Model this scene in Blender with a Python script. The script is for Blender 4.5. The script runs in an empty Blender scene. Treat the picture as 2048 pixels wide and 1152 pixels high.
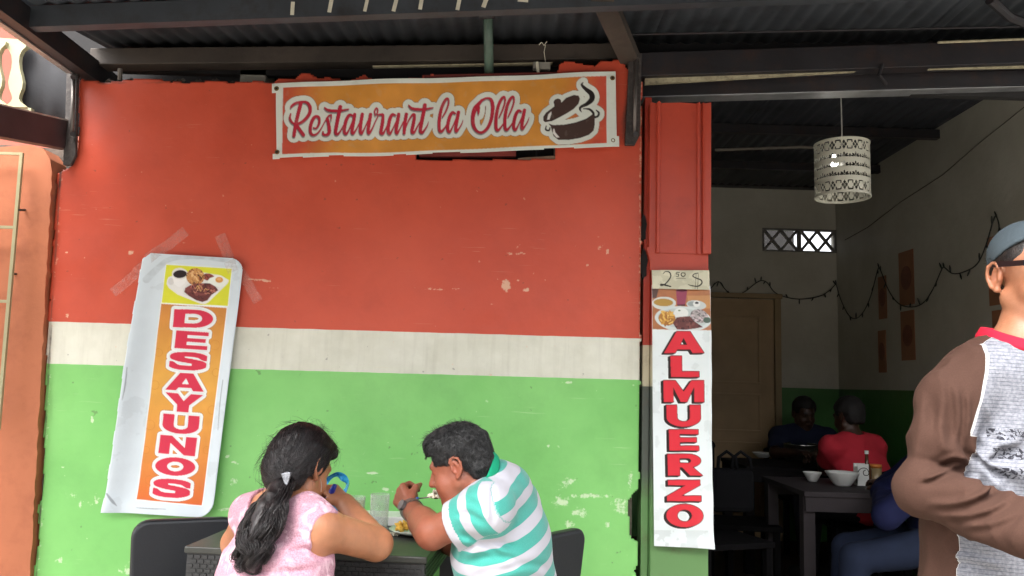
import bpy, bmesh, math, random
import numpy as np
from mathutils import Vector, Matrix, Euler

random.seed(7); RNG = np.random.default_rng(7)
SC = bpy.context.scene
COL = SC.collection

# ------------------------------------------------------------------ camera
EYE = Vector((0.0, 0.0, 1.30))
PITCH, ROLL, FPX = math.radians(6.8), math.radians(1.7), 1600.0
CAM_R = Matrix.Rotation(math.radians(90) + PITCH, 3, 'X') @ Matrix.Rotation(ROLL, 3, 'Z')
cam_d = bpy.data.cameras.new('camera'); cam = bpy.data.objects.new('camera', cam_d); COL.objects.link(cam)
cam.matrix_world = Matrix.Translation(EYE) @ CAM_R.to_4x4()
cam_d.sensor_width = 36.0; cam_d.lens = 36.0 * FPX / 2048.0
cam_d.clip_start = 0.05; cam_d.clip_end = 600.0
SC.camera = cam

# ------------------------------------------------------------------ sky, sun, exposure (overcast day)
SUN_EL, SUN_AZ = math.radians(58), math.radians(215)      # behind and left of the viewer
w = bpy.data.worlds.new('World'); SC.world = w; w.use_nodes = True
nt = w.node_tree; nt.nodes.clear()
wo = nt.nodes.new('ShaderNodeOutputWorld'); bg = nt.nodes.new('ShaderNodeBackground')
sky = nt.nodes.new('ShaderNodeTexSky'); sky.sky_type = 'NISHITA'; sky.sun_disc = False
sky.sun_elevation = SUN_EL; sky.sun_rotation = SUN_AZ
sky.air_density = 1.0; sky.dust_density = 6.0; sky.ozone_density = 1.0
hs = nt.nodes.new('ShaderNodeHueSaturation'); hs.inputs['Saturation'].default_value = 0.22
nt.links.new(sky.outputs[0], hs.inputs['Color']); nt.links.new(hs.outputs[0], bg.inputs[0])
bg.inputs[1].default_value = 0.15; nt.links.new(bg.outputs[0], wo.inputs[0])
sl = bpy.data.lights.new('sun', 'SUN'); sun = bpy.data.objects.new('sun', sl); COL.objects.link(sun)
sl.energy = 0.5; sl.angle = math.radians(40); sl.color = (1.0, 0.96, 0.9)
sdir = Vector((math.sin(SUN_AZ) * math.cos(SUN_EL), math.cos(SUN_AZ) * math.cos(SUN_EL), math.sin(SUN_EL)))
sun.rotation_euler = sdir.to_track_quat('Z', 'Y').to_euler(); sun.location = (-3, -6, 9)
SC.view_settings.view_transform = 'Standard'; SC.view_settings.look = 'None'
SC.view_settings.exposure = 2.42; SC.view_settings.gamma = 1.0; SC.view_settings.use_curve_mapping = False

# ------------------------------------------------------------------ survey helpers: a sight line met with a real plane of the place
def ray(px, py):
    return CAM_R @ Vector(((px - 1024.0) / FPX, (576.0 - py) / FPX, -1.0))
def P(px, py, Y):                     # point at depth Y
    d = ray(px, py); return EYE + d * (Y / d.y)
def Pz(px, py, z):                    # point on the level plane z
    d = ray(px, py); return EYE + d * ((z - EYE.z) / d.z)
def Px(px, py, X):                    # point on the side wall X
    d = ray(px, py); return EYE + d * (X / d.x)
CRi = np.array(CAM_R.transposed())
def to_px(V):
    V = np.asarray(V, float) - np.array(EYE); c = V @ CRi.T
    return np.stack([1024 + FPX * c[..., 0] / -c[..., 2], 576 - FPX * c[..., 1] / -c[..., 2]], -1)

# ------------------------------------------------------------------ objects
def lin(c):
    if isinstance(c, str): c = tuple(int(c[i:i+2], 16) for i in (0, 2, 4))
    c = [x / 255.0 for x in c]
    return tuple(x / 12.92 if x <= 0.04045 else ((x + 0.055) / 1.055) ** 2.4 for x in c)

def props(o, label=None, cat=None, group=None, kind=None):
    if label: o['label'] = label
    if cat: o['category'] = cat
    if group: o['group'] = group
    if kind: o['kind'] = kind
    return o
WL = {}                                # world location of every origin
def empty(name, loc, label=None, cat=None, group=None):
    o = bpy.data.objects.new(name, None); COL.objects.link(o); o.location = loc; o.empty_display_size = 0.1
    WL[o] = Vector(loc); return props(o, label, cat, group)
def obj(name, verts, faces, mat=None, parent=None, smooth=False, origin=None, **kw):
    """one mesh object; verts are world coordinates, the origin goes to the base of the mesh"""
    V = np.asarray(verts, float)
    if origin is None:
        mn, mx = V.min(0), V.max(0); origin = Vector(((mn[0]+mx[0])/2, (mn[1]+mx[1])/2, mn[2]))
    me = bpy.data.meshes.new(name)
    if isinstance(faces, np.ndarray):
        n = faces.shape[1]
        me.vertices.add(len(V)); me.vertices.foreach_set('co', (V - np.array(origin)).astype(np.float32).ravel())
        me.loops.add(faces.size); me.loops.foreach_set('vertex_index', faces.astype(np.int32).ravel())
        me.polygons.add(len(faces)); me.polygons.foreach_set('loop_start', np.arange(0, faces.size, n, dtype=np.int32))
        me.polygons.foreach_set('loop_total', np.full(len(faces), n, np.int32))
        me.update(calc_edges=True)
    else:
        me.from_pydata((V - np.array(origin)).tolist(), [], faces)
    me.validate()
    if smooth: me.polygons.foreach_set('use_smooth', [True] * len(me.polygons))
    o = bpy.data.objects.new(name, me); COL.objects.link(o)
    if mat: me.materials.append(mat)
    WL[o] = Vector(origin)
    if parent is not None:
        o.parent = parent; o.location = WL[o] - WL[parent]
    else: o.location = origin
    return props(o, **kw)
def attr(o, name, data, typ='FLOAT'):
    a = o.data.attributes.new(name, typ, 'POINT')
    d = np.asarray(data, np.float32)
    if typ == 'FLOAT': a.data.foreach_set('value', d.ravel())
    elif typ == 'FLOAT_VECTOR': a.data.foreach_set('vector', d.ravel())
    else: a.data.foreach_set('color', d.ravel())

class MB:
    """collects simple solids into one mesh"""
    def __init__(s): s.v = []; s.f = []
    def add(s, v, f):
        n = len(s.v); s.v += [tuple(p) for p in v]; s.f += [tuple(i + n for i in q) for q in f]; return s
    def box(s, a, b, M=None):
        v = [Vector((x, y, z)) for x in (a[0], b[0]) for y in (a[1], b[1]) for z in (a[2], b[2])]
        if M is not None: v = [M @ p for p in v]
        return s.add(v, [(0,1,3,2),(4,6,7,5),(0,4,5,1),(2,3,7,6),(0,2,6,4),(1,5,7,3)])
    def beam(s, a, b, wy, wz, up=Vector((0,0,1))):
        """bar from a to b (centre line), section wy by wz"""
        a, b = Vector(a), Vector(b); d = (b - a).normalized(); y = up.cross(d).normalized(); z = d.cross(y)
        v = [p + y * (sy * wy / 2) + z * (sz * wz / 2) for p in (a, b) for sy in (-1, 1) for sz in (-1, 1)]
        return s.add(v, [(0,1,3,2),(4,6,7,5),(0,4,5,1),(2,3,7,6),(0,2,6,4),(1,5,7,3)])
    def quadbar(s, A, t):
        """front outline A (points), pushed back by vector t"""
        n = len(A); A = [Vector(p) for p in A]
        s.add(A + [p + Vector(t) for p in A], [tuple(range(n))[::-1], tuple(range(n, 2*n))] + [(i, (i+1) % n, n + (i+1) % n, n + i) for i in range(n)])
        return s
    def tube(s, pts, r, n=8, cap=True):
        pts = [Vector(p) for p in pts]; m = len(pts)
        rr = r if hasattr(r, '__len__') else [r] * m
        ref = None; rings = []
        for i, p in enumerate(pts):
            d = (pts[min(i+1, m-1)] - pts[max(i-1, 0)])
            d = d.normalized() if d.length > 1e-9 else Vector((0,0,1))
            if ref is None: ref = d.orthogonal().normalized()
            ref = (ref - d * ref.dot(d)); ref = ref.normalized() if ref.length > 1e-6 else d.orthogonal().normalized()
            q = d.cross(ref)
            rings.append([p + (ref * math.cos(2*math.pi*k/n) + q * math.sin(2*math.pi*k/n)) * rr[i] for k in range(n)])
        v = [p for R in rings for p in R]
        f = [(i*n+k, i*n+(k+1) % n, (i+1)*n+(k+1) % n, (i+1)*n+k) for i in range(m-1) for k in range(n)]
        if cap: f += [tuple(range(n))[::-1], tuple((m-1)*n+k for k in range(n))]
        return s.add(v, f)
    def lathe(s, prof, c, n=32, ax=None):
        """prof: (radius, height) pairs about a vertical axis through c"""
        c = Vector(c); m = len(prof)
        v = [c + Vector((r*math.cos(2*math.pi*k/n), r*math.sin(2*math.pi*k/n), h)) for r, h in prof for k in range(n)]
        f = [(i*n+k, i*n+(k+1) % n, (i+1)*n+(k+1) % n, (i+1)*n+k) for i in range(m-1) for k in range(n)]
        return s.add(v, f)
    def build(s, name, mat, parent=None, bevel=0.0, smooth=False, **kw):
        o = obj(name, s.v, s.f, mat, parent, smooth, **kw)
        if bevel:
            m = o.modifiers.new('bevel', 'BEVEL'); m.width = bevel; m.segments = 2; m.limit_method = 'ANGLE'
        return o

# ------------------------------------------------------------------ materials
def nodes(name):
    m = bpy.data.materials.new(name); m.use_nodes = True; t = m.node_tree
    return m, t, t.nodes['Principled BSDF']
def N(t, typ, **kw):
    n = t.nodes.new(typ)
    for k, v in kw.items():
        if k in n.inputs: n.inputs[k].default_value = v
        else: setattr(n, k, v)
    return n
def L(t, a, b): t.links.new(a, b)
def mixc(t, fac, a, b, mode='MIX'):
    n = t.nodes.new('ShaderNodeMix'); n.data_type = 'RGBA'; n.blend_type = mode
    for s, i in ((fac, 0), (a, 6), (b, 7)):
        if hasattr(s, 'is_output'): t.links.new(s, n.inputs[i])
        elif i == 0: n.inputs[0].default_value = s
        else: n.inputs[i].default_value = (*s[:3], 1)
    return n.outputs[2]
def math_(t, op, a, b=None, c=None, clamp=False):
    n = t.nodes.new('ShaderNodeMath'); n.operation = op; n.use_clamp = clamp
    for i, s in enumerate((a, b, c)):
        if s is None: continue
        if hasattr(s, 'is_output'): t.links.new(s, n.inputs[i])
        else: n.inputs[i].default_value = s
    return n.outputs[0]
def ramp(t, fac, stops):
    n = t.nodes.new('ShaderNodeValToRGB'); e = n.color_ramp.elements
    while len(e) < len(stops): e.new(0.5)
    for el, (p, c) in zip(e, stops):
        el.position = p; el.color = (*c, 1) if hasattr(c, '__len__') else (c, c, c, 1)
    t.links.new(fac, n.inputs[0]); return n.outputs[0]
def noise(t, scale, detail=4, rough=0.55, vec=None, dist=0.0):
    n = N(t, 'ShaderNodeTexNoise', Scale=scale, Detail=detail, Roughness=rough, Distortion=dist)
    if vec is None:
        g = t.nodes.new('ShaderNodeNewGeometry'); vec = g.outputs['Position']
    t.links.new(vec, n.inputs['Vector']); return n.outputs['Fac']
def bump(t, b, h, strength=0.3, dist=0.01):
    n = N(t, 'ShaderNodeBump', Strength=strength, Distance=dist); t.links.new(h, n.inputs['Height'])
    t.links.new(n.outputs[0], b.inputs['Normal'])
def M(name, c, rough=0.6, var=0.15, scale=6.0, bmp=0.15, bscale=60.0, metal=0.0, spec=0.5, dirt=None, dirt_amt=0.0, sss=0.0, coat=0.0):
    """plain surface with colour variation, optional dirt blotches and fine relief"""
    m, t, b = nodes(name); c = lin(c)
    v = noise(t, scale)
    col = mixc(t, math_(t, 'MULTIPLY', math_(t, 'SUBTRACT', v, 0.5), var * 2, clamp=False), c, c)
    dark = tuple(x * (1 - var) for x in c); light = tuple(min(1, x * (1 + var)) for x in c)
    col = ramp(t, v, [(0.3, dark), (0.7, light)])
    if dirt:
        d = ramp(t, noise(t, scale * 2.3, 8, 0.7), [(0.5, 0.0), (0.72, 1.0)])
        col = mixc(t, math_(t, 'MULTIPLY', d, dirt_amt), col, lin(dirt))
    L(t, col, b.inputs['Base Color'])
    b.inputs['Roughness'].default_value = rough; b.inputs['Metallic'].default_value = metal
    b.inputs['Specular IOR Level'].default_value = spec; b.inputs['Coat Weight'].default_value = coat
    if sss: b.inputs['Subsurface Weight'].default_value = sss; b.inputs['Subsurface Radius'].default_value = (0.02, 0.008, 0.004); b.inputs['Subsurface Scale'].default_value = 0.4
    if bmp: bump(t, b, noise(t, bscale, 5, 0.6), bmp, 0.004)
    return m
def M_print(name, rough=0.35, attrname='ink', bmp=0.1, spec=0.5):
    """printed sheet: ink colours stored on the sheet's own points"""
    m, t, b = nodes(name)
    a = N(t, 'ShaderNodeAttribute', attribute_name=attrname)
    v = ramp(t, noise(t, 9, 5), [(0.3, 0.93), (0.7, 1.0)])
    L(t, mixc(t, 1.0, a.outputs['Color'], v, 'MULTIPLY'), b.inputs['Base Color'])
    b.inputs['Roughness'].default_value = rough; b.inputs['Specular IOR Level'].default_value = spec
    bump(t, b, noise(t, 14, 3), bmp, 0.02)
    return m

# ------------------------------------------------------------------ cheap smooth noise on arrays
def fbm(p, freq, seed=0, octs=4):
    """value noise on an (n,2|3) array, about -1..1"""
    r = np.random.default_rng(seed); out = 0; amp = 1.0; tot = 0
    p = np.asarray(p, np.float64)
    if p.shape[-1] == 2: p = np.concatenate([p, np.zeros(p.shape[:-1] + (1,))], -1)
    tab = r.random((32, 32, 32)) * 2 - 1
    for o in range(octs):
        q = p * freq * 2 ** o + r.random(3) * 32
        i = np.floor(q).astype(int); f = q - i; f = f * f * (3 - 2 * f); i %= 32; j = (i + 1) % 32
        x0, y0, z0 = i[..., 0], i[..., 1], i[..., 2]; x1, y1, z1 = j[..., 0], j[..., 1], j[..., 2]
        fx, fy, fz = f[..., 0], f[..., 1], f[..., 2]
        c00 = tab[x0, y0, z0] * (1-fx) + tab[x1, y0, z0] * fx; c10 = tab[x0, y1, z0] * (1-fx) + tab[x1, y1, z0] * fx
        c01 = tab[x0, y0, z1] * (1-fx) + tab[x1, y0, z1] * fx; c11 = tab[x0, y1, z1] * (1-fx) + tab[x1, y1, z1] * fx
        out = out + amp * ((c00*(1-fy)+c10*fy)*(1-fz) + (c01*(1-fy)+c11*fy)*fz); tot += amp; amp *= 0.5
    return out / tot
def sstep(a, b, x):
    t = np.clip((x - a) / (b - a), 0, 1); return t * t * (3 - 2 * t)
def spline(pts, n=8):
    """Catmull-Rom through rows of numbers"""
    p = np.asarray(pts, float); q = np.vstack([2*p[0]-p[1], p, 2*p[-1]-p[-2]]); out = []
    for i in range(1, len(q) - 2):
        for t in np.linspace(0, 1, n, endpoint=False):
            a, b, c, d = q[i-1], q[i], q[i+1], q[i+2]
            out.append(0.5 * ((2*b) + (-a+c)*t + (2*a-5*b+4*c-d)*t*t + (-a+3*b-3*c+d)*t**3))
    out.append(q[-2]); return np.array(out)
# ------------------------------------------------------------------ flat print: little drawing board for the signs
class Board:
    """ink on a sheet; x,y are survey units of the sheet's own plane, S samples per unit"""
    def __init__(s, x0, y0, x1, y1, S=2.0, paper=(235, 238, 236)):
        s.x0, s.y0, s.S = x0, y0, S
        s.w, s.h = int((x1-x0)*S), int((y1-y0)*S)
        s.X, s.Y = np.meshgrid(x0 + (np.arange(s.w)+.5)/S, y0 + (np.arange(s.h)+.5)/S)
        s.C = np.ones((s.h, s.w, 3)) * np.array(lin(paper))
    def put(s, mask, c, a=1.0):
        if isinstance(c, (tuple, str, list)): c = np.array(lin(c))
        m = (np.asarray(mask, float) * a)[..., None]; s.C = s.C * (1-m) + c * m
    def poly(s, pts):
        p = np.asarray(pts, float); ins = np.zeros(s.X.shape, bool)
        x0, y0 = p.min(0) - 1; x1, y1 = p.max(0) + 1
        i0, i1 = max(0, int((y0-s.y0)*s.S)), min(s.h, int((y1-s.y0)*s.S)+1); j0, j1 = max(0, int((x0-s.x0)*s.S)), min(s.w, int((x1-s.x0)*s.S)+1)
        if i1 <= i0 or j1 <= j0: return ins
        X, Y = s.X[i0:i1, j0:j1], s.Y[i0:i1, j0:j1]; r = np.zeros(X.shape, bool)
        for k in range(len(p)):
            (ax, ay), (bx, by) = p[k-1], p[k]
            if ay == by: continue
            r ^= ((ay > Y) != (by > Y)) & (X < (bx-ax)*(Y-ay)/(by-ay)+ax)
        ins[i0:i1, j0:j1] = r; return ins
    def ell(s, cx, cy, rx, ry, ang=0):
        c, n = math.cos(math.radians(ang)), math.sin(math.radians(ang)); dx, dy = s.X-cx, s.Y-cy
        return ((dx*c+dy*n)/rx)**2 + ((-dx*n+dy*c)/ry)**2 < 1
    def stroke(s, pts, n=7):
        q = spline(pts, n); m = np.zeros(s.X.shape, bool)
        for a, b in zip(q[:-1], q[1:]):
            r = max(a[2], b[2]) / 2 + 1
            i0, i1 = max(0, int((min(a[1], b[1])-r-s.y0)*s.S)), min(s.h, int((max(a[1], b[1])+r-s.y0)*s.S)+1)
            j0, j1 = max(0, int((min(a[0], b[0])-r-s.x0)*s.S)), min(s.w, int((max(a[0], b[0])+r-s.x0)*s.S)+1)
            if i1 <= i0 or j1 <= j0: continue
            X, Y = s.X[i0:i1, j0:j1], s.Y[i0:i1, j0:j1]
            d = b[:2]-a[:2]; t = np.clip(((X-a[0])*d[0]+(Y-a[1])*d[1])/max(d@d, 1e-9), 0, 1)
            m[i0:i1, j0:j1] |= np.hypot(X-a[0]-t*d[0], Y-a[1]-t*d[1]) < (a[2]+(b[2]-a[2])*t)/2
        return m
    def shift(s, m, dx, dy):
        return np.roll(np.roll(m, int(round(dx*s.S)), 1), int(round(dy*s.S)), 0)
    def grow(s, m, r):
        R = int(math.ceil(r*s.S)); out = m.copy(); H, W_ = m.shape
        pm = np.zeros((H+2*R, W_+2*R), bool); pm[R:R+H, R:R+W_] = m
        cs = np.zeros((H+2*R, W_+2*R+1), np.int32); cs[:, 1:] = np.cumsum(pm, 1)      # row sums give whole spans at once
        for dy in range(-R, R+1):
            hw = int(math.sqrt(max((r*s.S)**2-dy*dy, 0)))
            rows = cs[R+dy:R+dy+H]; out |= (rows[:, R+hw+1:R+hw+1+W_] - rows[:, R-hw:R-hw+W_]) > 0
        return out
    def soft(s, m, n=1):
        m = m.astype(float)
        for _ in range(n): m = (m*2 + np.roll(m, 1, 0) + np.roll(m, -1, 0) + np.roll(m, 1, 1) + np.roll(m, -1, 1)) / 6
        return m
    def noise(s, f, seed=0, octs=4):
        k = 1 if f > .25 else 3
        c = fbm(np.stack([s.X[::k, ::k], s.Y[::k, ::k]], -1), f, seed, octs)
        if k > 1: c = np.repeat(np.repeat(c, k, 0), k, 1)[:s.h, :s.w]
        return c
    def letter(s, ch, TL, TR, BL):
        """heavy wide capital in the parallelogram given by three corners"""
        TL, TR, BL = (np.array(q, float) for q in (TL, TR, BL)); A = np.linalg.inv(np.stack([TR-TL, BL-TL], 1))
        cs = np.array([TL, TR, BL, TR+BL-TL]); lo, hi = cs.min(0)-2, cs.max(0)+2
        i0, i1 = max(0, int((lo[1]-s.y0)*s.S)), min(s.h, int((hi[1]-s.y0)*s.S)+1); j0, j1 = max(0, int((lo[0]-s.x0)*s.S)), min(s.w, int((hi[0]-s.x0)*s.S)+1)
        full = np.zeros(s.X.shape, bool); full[i0:i1, j0:j1] = s._glyph(ch, A, TL, s.X[i0:i1, j0:j1], s.Y[i0:i1, j0:j1]); return full
    def _glyph(s, ch, A, TL, PX, PY):
        u = A[0, 0]*(PX-TL[0]) + A[0, 1]*(PY-TL[1]); v = A[1, 0]*(PX-TL[0]) + A[1, 1]*(PY-TL[1])
        bx = lambda a, b, c, d: (u >= a) & (u <= c) & (v >= b) & (v <= d)
        el = lambda cx, cy, rx, ry: ((u-cx)/rx)**2 + ((v-cy)/ry)**2 < 1
        def pl(pts):
            r = np.zeros(u.shape, bool)
            for k in range(len(pts)):
                (ax, ay), (bx_, by) = pts[k-1], pts[k]
                if ay != by: r ^= ((ay > v) != (by > v)) & (u < (bx_-ax)*(v-ay)/(by-ay)+ax)
            return r
        def st(pts, w):
            q = spline(pts, 8); r = np.zeros(u.shape, bool)
            for a, b in zip(q[:-1], q[1:]):
                d = b-a; t = np.clip(((u-a[0])*d[0]+(v-a[1])*d[1])/max(d@d, 1e-9), 0, 1)
                r |= np.hypot(u-a[0]-t*d[0], v-a[1]-t*d[1]) < w
            return r
        if ch == 'D': return (bx(0, 0, .52, 1) | (el(.52, .5, .48, .5) & (u > .5))) & ~(bx(.29, .24, .52, .76) | (el(.52, .5, .2, .26) & (u > .5)))
        if ch == 'E': return bx(0, 0, .36, 1) | bx(0, 0, 1, .22) | bx(0, .39, .93, .6) | bx(0, .78, 1, 1)
        if ch == 'L': return bx(0, 0, .4, 1) | bx(0, .74, 1, 1)
        if ch == 'A': return pl([(.33, 0), (.67, 0), (1, 1), (.72, 1), (.66, .83), (.34, .83), (.28, 1), (0, 1)]) & ~pl([(.5, .3), (.59, .62), (.41, .62)])
        if ch == 'Y': return pl([(0, 0), (.33, 0), (.5, .4), (.67, 0), (1, 0), (.66, .62), (.66, 1), (.34, 1), (.34, .62)])
        if ch == 'U': return (bx(0, 0, .31, .6) | bx(.69, 0, 1, .6) | (el(.5, .58, .5, .43) & (v > .55))) & ~(bx(.31, -.1, .69, .58) | (el(.5, .57, .19, .2) & (v > .5)))
        if ch == 'N': return pl([(0, 0), (.32, 0), (.7, .6), (.7, 0), (1, 0), (1, 1), (.7, 1), (.3, .4), (.3, 1), (0, 1)])
        if ch == 'M': return pl([(0, 0), (.3, 0), (.5, .52), (.7, 0), (1, 0), (1, 1), (.76, 1), (.76, .3), (.58, 1), (.42, 1), (.24, .3), (.24, 1), (0, 1)])
        if ch == 'Z': return pl([(.04, 0), (.98, 0), (.98, .24), (.42, .75), (1, .75), (1, 1), (0, 1), (0, .76), (.56, .25), (.04, .25)])
        if ch == 'R': return (bx(0, 0, .35, 1) | bx(0, 0, .6, .62) | (el(.6, .31, .36, .31) & (u > .55)) | pl([(.38, .55), (.68, .55), (1, 1), (.64, 1)])) & ~(bx(.35, .2, .58, .42) | (el(.58, .31, .1, .11)))
        if ch == 'O': return el(.5, .5, .5, .5) & ~el(.5, .5, .2, .26)
        if ch == 'S': return (st([(.96, .33), (.8, .18), (.5, .125), (.2, .17), (.13, .3), (.3, .42), (.6, .5), (.85, .6), (.87, .76), (.66, .87), (.4, .875), (.17, .82), (.03, .66)], .13) | el(.2, .29, .2, .2) | el(.8, .71, .2, .2)) & bx(0, 0, 1, 1)
    def sample(s, q):
        x = np.clip((q[..., 0]-s.x0)*s.S-.5, 0, s.w-1.001); y = np.clip((q[..., 1]-s.y0)*s.S-.5, 0, s.h-1.001)
        j, i = x.astype(int), y.astype(int); fx, fy = (x-j)[..., None], (y-i)[..., None]; C = s.C
        return (C[i, j]*(1-fx)+C[i, j+1]*fx)*(1-fy) + (C[i+1, j]*(1-fx)+C[i+1, j+1]*fx)*fy

def sheet(name, corners, nu, nv, relief, thick, board, mat, parent=None, trim=None, **kw):
    """real sheet spanned by four world corners (TL, TR, BR, BL); relief(u,v) pushes points towards the street; ink is read off the board"""
    TL, TR, BR, BL = (np.array(c) for c in corners)
    u, v = np.meshgrid(np.linspace(0, 1, nu), np.linspace(0, 1, nv)); U, Vv = u[..., None], v[..., None]
    F = TL*(1-U)*(1-Vv) + TR*U*(1-Vv) + BR*U*Vv + BL*(1-U)*Vv
    ink = board.sample(to_px(F))
    n = np.cross(TR-TL, TL-BL); n = n/np.linalg.norm(n)
    if n[1] > 0: n = -n
    F = F + n * relief(u, v)[..., None]
    idx = np.arange(nu*nv).reshape(nv, nu)
    q = np.stack([idx[:-1, :-1], idx[1:, :-1], idx[1:, 1:], idx[:-1, 1:]], -1)
    if trim is not None:
        uc, vc = (u[:-1, :-1]+u[1:, 1:])/2, (v[:-1, :-1]+v[1:, 1:])/2; q = q[~trim(uc, vc)]
    q = q.reshape(-1, 4)
    V = F.reshape(-1, 3); used = np.unique(q); rm = -np.ones(len(V), int); rm[used] = np.arange(len(used))
    o = obj(name, V[used], rm[q], mat, parent, smooth=True, **kw)
    c = np.concatenate([ink.reshape(-1, 3)[used], np.ones((len(used), 1))], 1)
    attr(o, 'ink', c, 'FLOAT_COLOR')
    md = o.modifiers.new('thickness', 'SOLIDIFY'); md.thickness = thick; md.offset = -1 if True else 0
    return o
# ------------------------------------------------------------------ shared surface materials
WALL_Y, BACK_Y, SIDE_X = 3.50, 7.20, 2.95
m_concrete = M('concrete', (120, 112, 103), 0.85, 0.25, 3.0, 0.4, 30, dirt=(60, 52, 46), dirt_amt=0.6)
m_mortar = M('mortar', (92, 84, 76), 0.9, 0.3, 14, 0.8, 45, dirt=(48, 40, 36), dirt_amt=0.7)
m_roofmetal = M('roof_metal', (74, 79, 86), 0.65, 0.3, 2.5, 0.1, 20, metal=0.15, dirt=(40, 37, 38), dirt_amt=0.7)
m_steel = M('dark_steel', (40, 38, 41), 0.5, 0.25, 5, 0.2, 40, metal=0.2, dirt=(70, 46, 36), dirt_amt=0.5)
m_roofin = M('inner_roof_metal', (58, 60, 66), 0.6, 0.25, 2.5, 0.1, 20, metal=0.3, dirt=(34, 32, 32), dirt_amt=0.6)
m_beamwood = M('sooty_wood', (62, 54, 47), 0.7, 0.35, 3.0, 0.4, 25, dirt=(40, 32, 28), dirt_amt=0.8)
m_paleboard = M('pale_board', (166, 158, 130), 0.7, 0.2, 9, 0.3, 40, dirt=(78, 66, 52), dirt_amt=0.85)
m_redmetal = M('red_sheet', (178, 66, 46), 0.42, 0.1, 4, 0.12, 30, dirt=(140, 50, 40), dirt_amt=0.4)
m_redwood = M('red_wood', (128, 52, 44), 0.65, 0.2, 8, 0.3, 40, dirt=(80, 34, 28), dirt_amt=0.6)
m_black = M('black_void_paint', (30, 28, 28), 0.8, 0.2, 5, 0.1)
m_tape = M('paper_tape', (205, 200, 180), 0.6, 0.1, 30, 0.2, 90)

# ------------------------------------------------------------------ ground
def plane(name, x0, y0, x1, y1, z, mat, kind='structure', nx=1, ny=1):
    xs = np.linspace(x0, x1, nx+1); ys = np.linspace(y0, y1, ny+1)
    V = [(x, y, z) for y in ys for x in xs]
    F = [(j*(nx+1)+i, j*(nx+1)+i+1, (j+1)*(nx+1)+i+1, (j+1)*(nx+1)+i) for j in range(ny) for i in range(nx)]
    return obj(name, V, F, mat, kind=kind)
m_asph = M('asphalt', (78, 78, 80), 0.9, 0.25, 1.5, 0.6, 120)
m_pave = M('pavement_concrete', (150, 145, 136), 0.85, 0.18, 1.2, 0.4, 60, dirt=(96, 90, 82), dirt_amt=0.6)
plane('ground', -250, -250, 250, 250, -0.15, m_asph)
MB().box((-30, -2.2, -0.148), (30, 3.62, 0.0)).build('pavement', m_pave, kind='structure')
MB().box((-2.2, 3.64, -0.148), (SIDE_X + 0.15, BACK_Y + 0.2, 0.004)).build('floor', M('floor_tile', (70, 55, 48), 0.7, 0.2, 4, 0.1, 20, spec=.2, dirt=(60, 48, 44), dirt_amt=0.5), kind='structure')

# ------------------------------------------------------------------ restaurant building
B = empty('restaurant_building', (0.2, 3.6, 0.0), 'small restaurant with red, cream and green painted front wall and open entrance', 'building')

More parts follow.
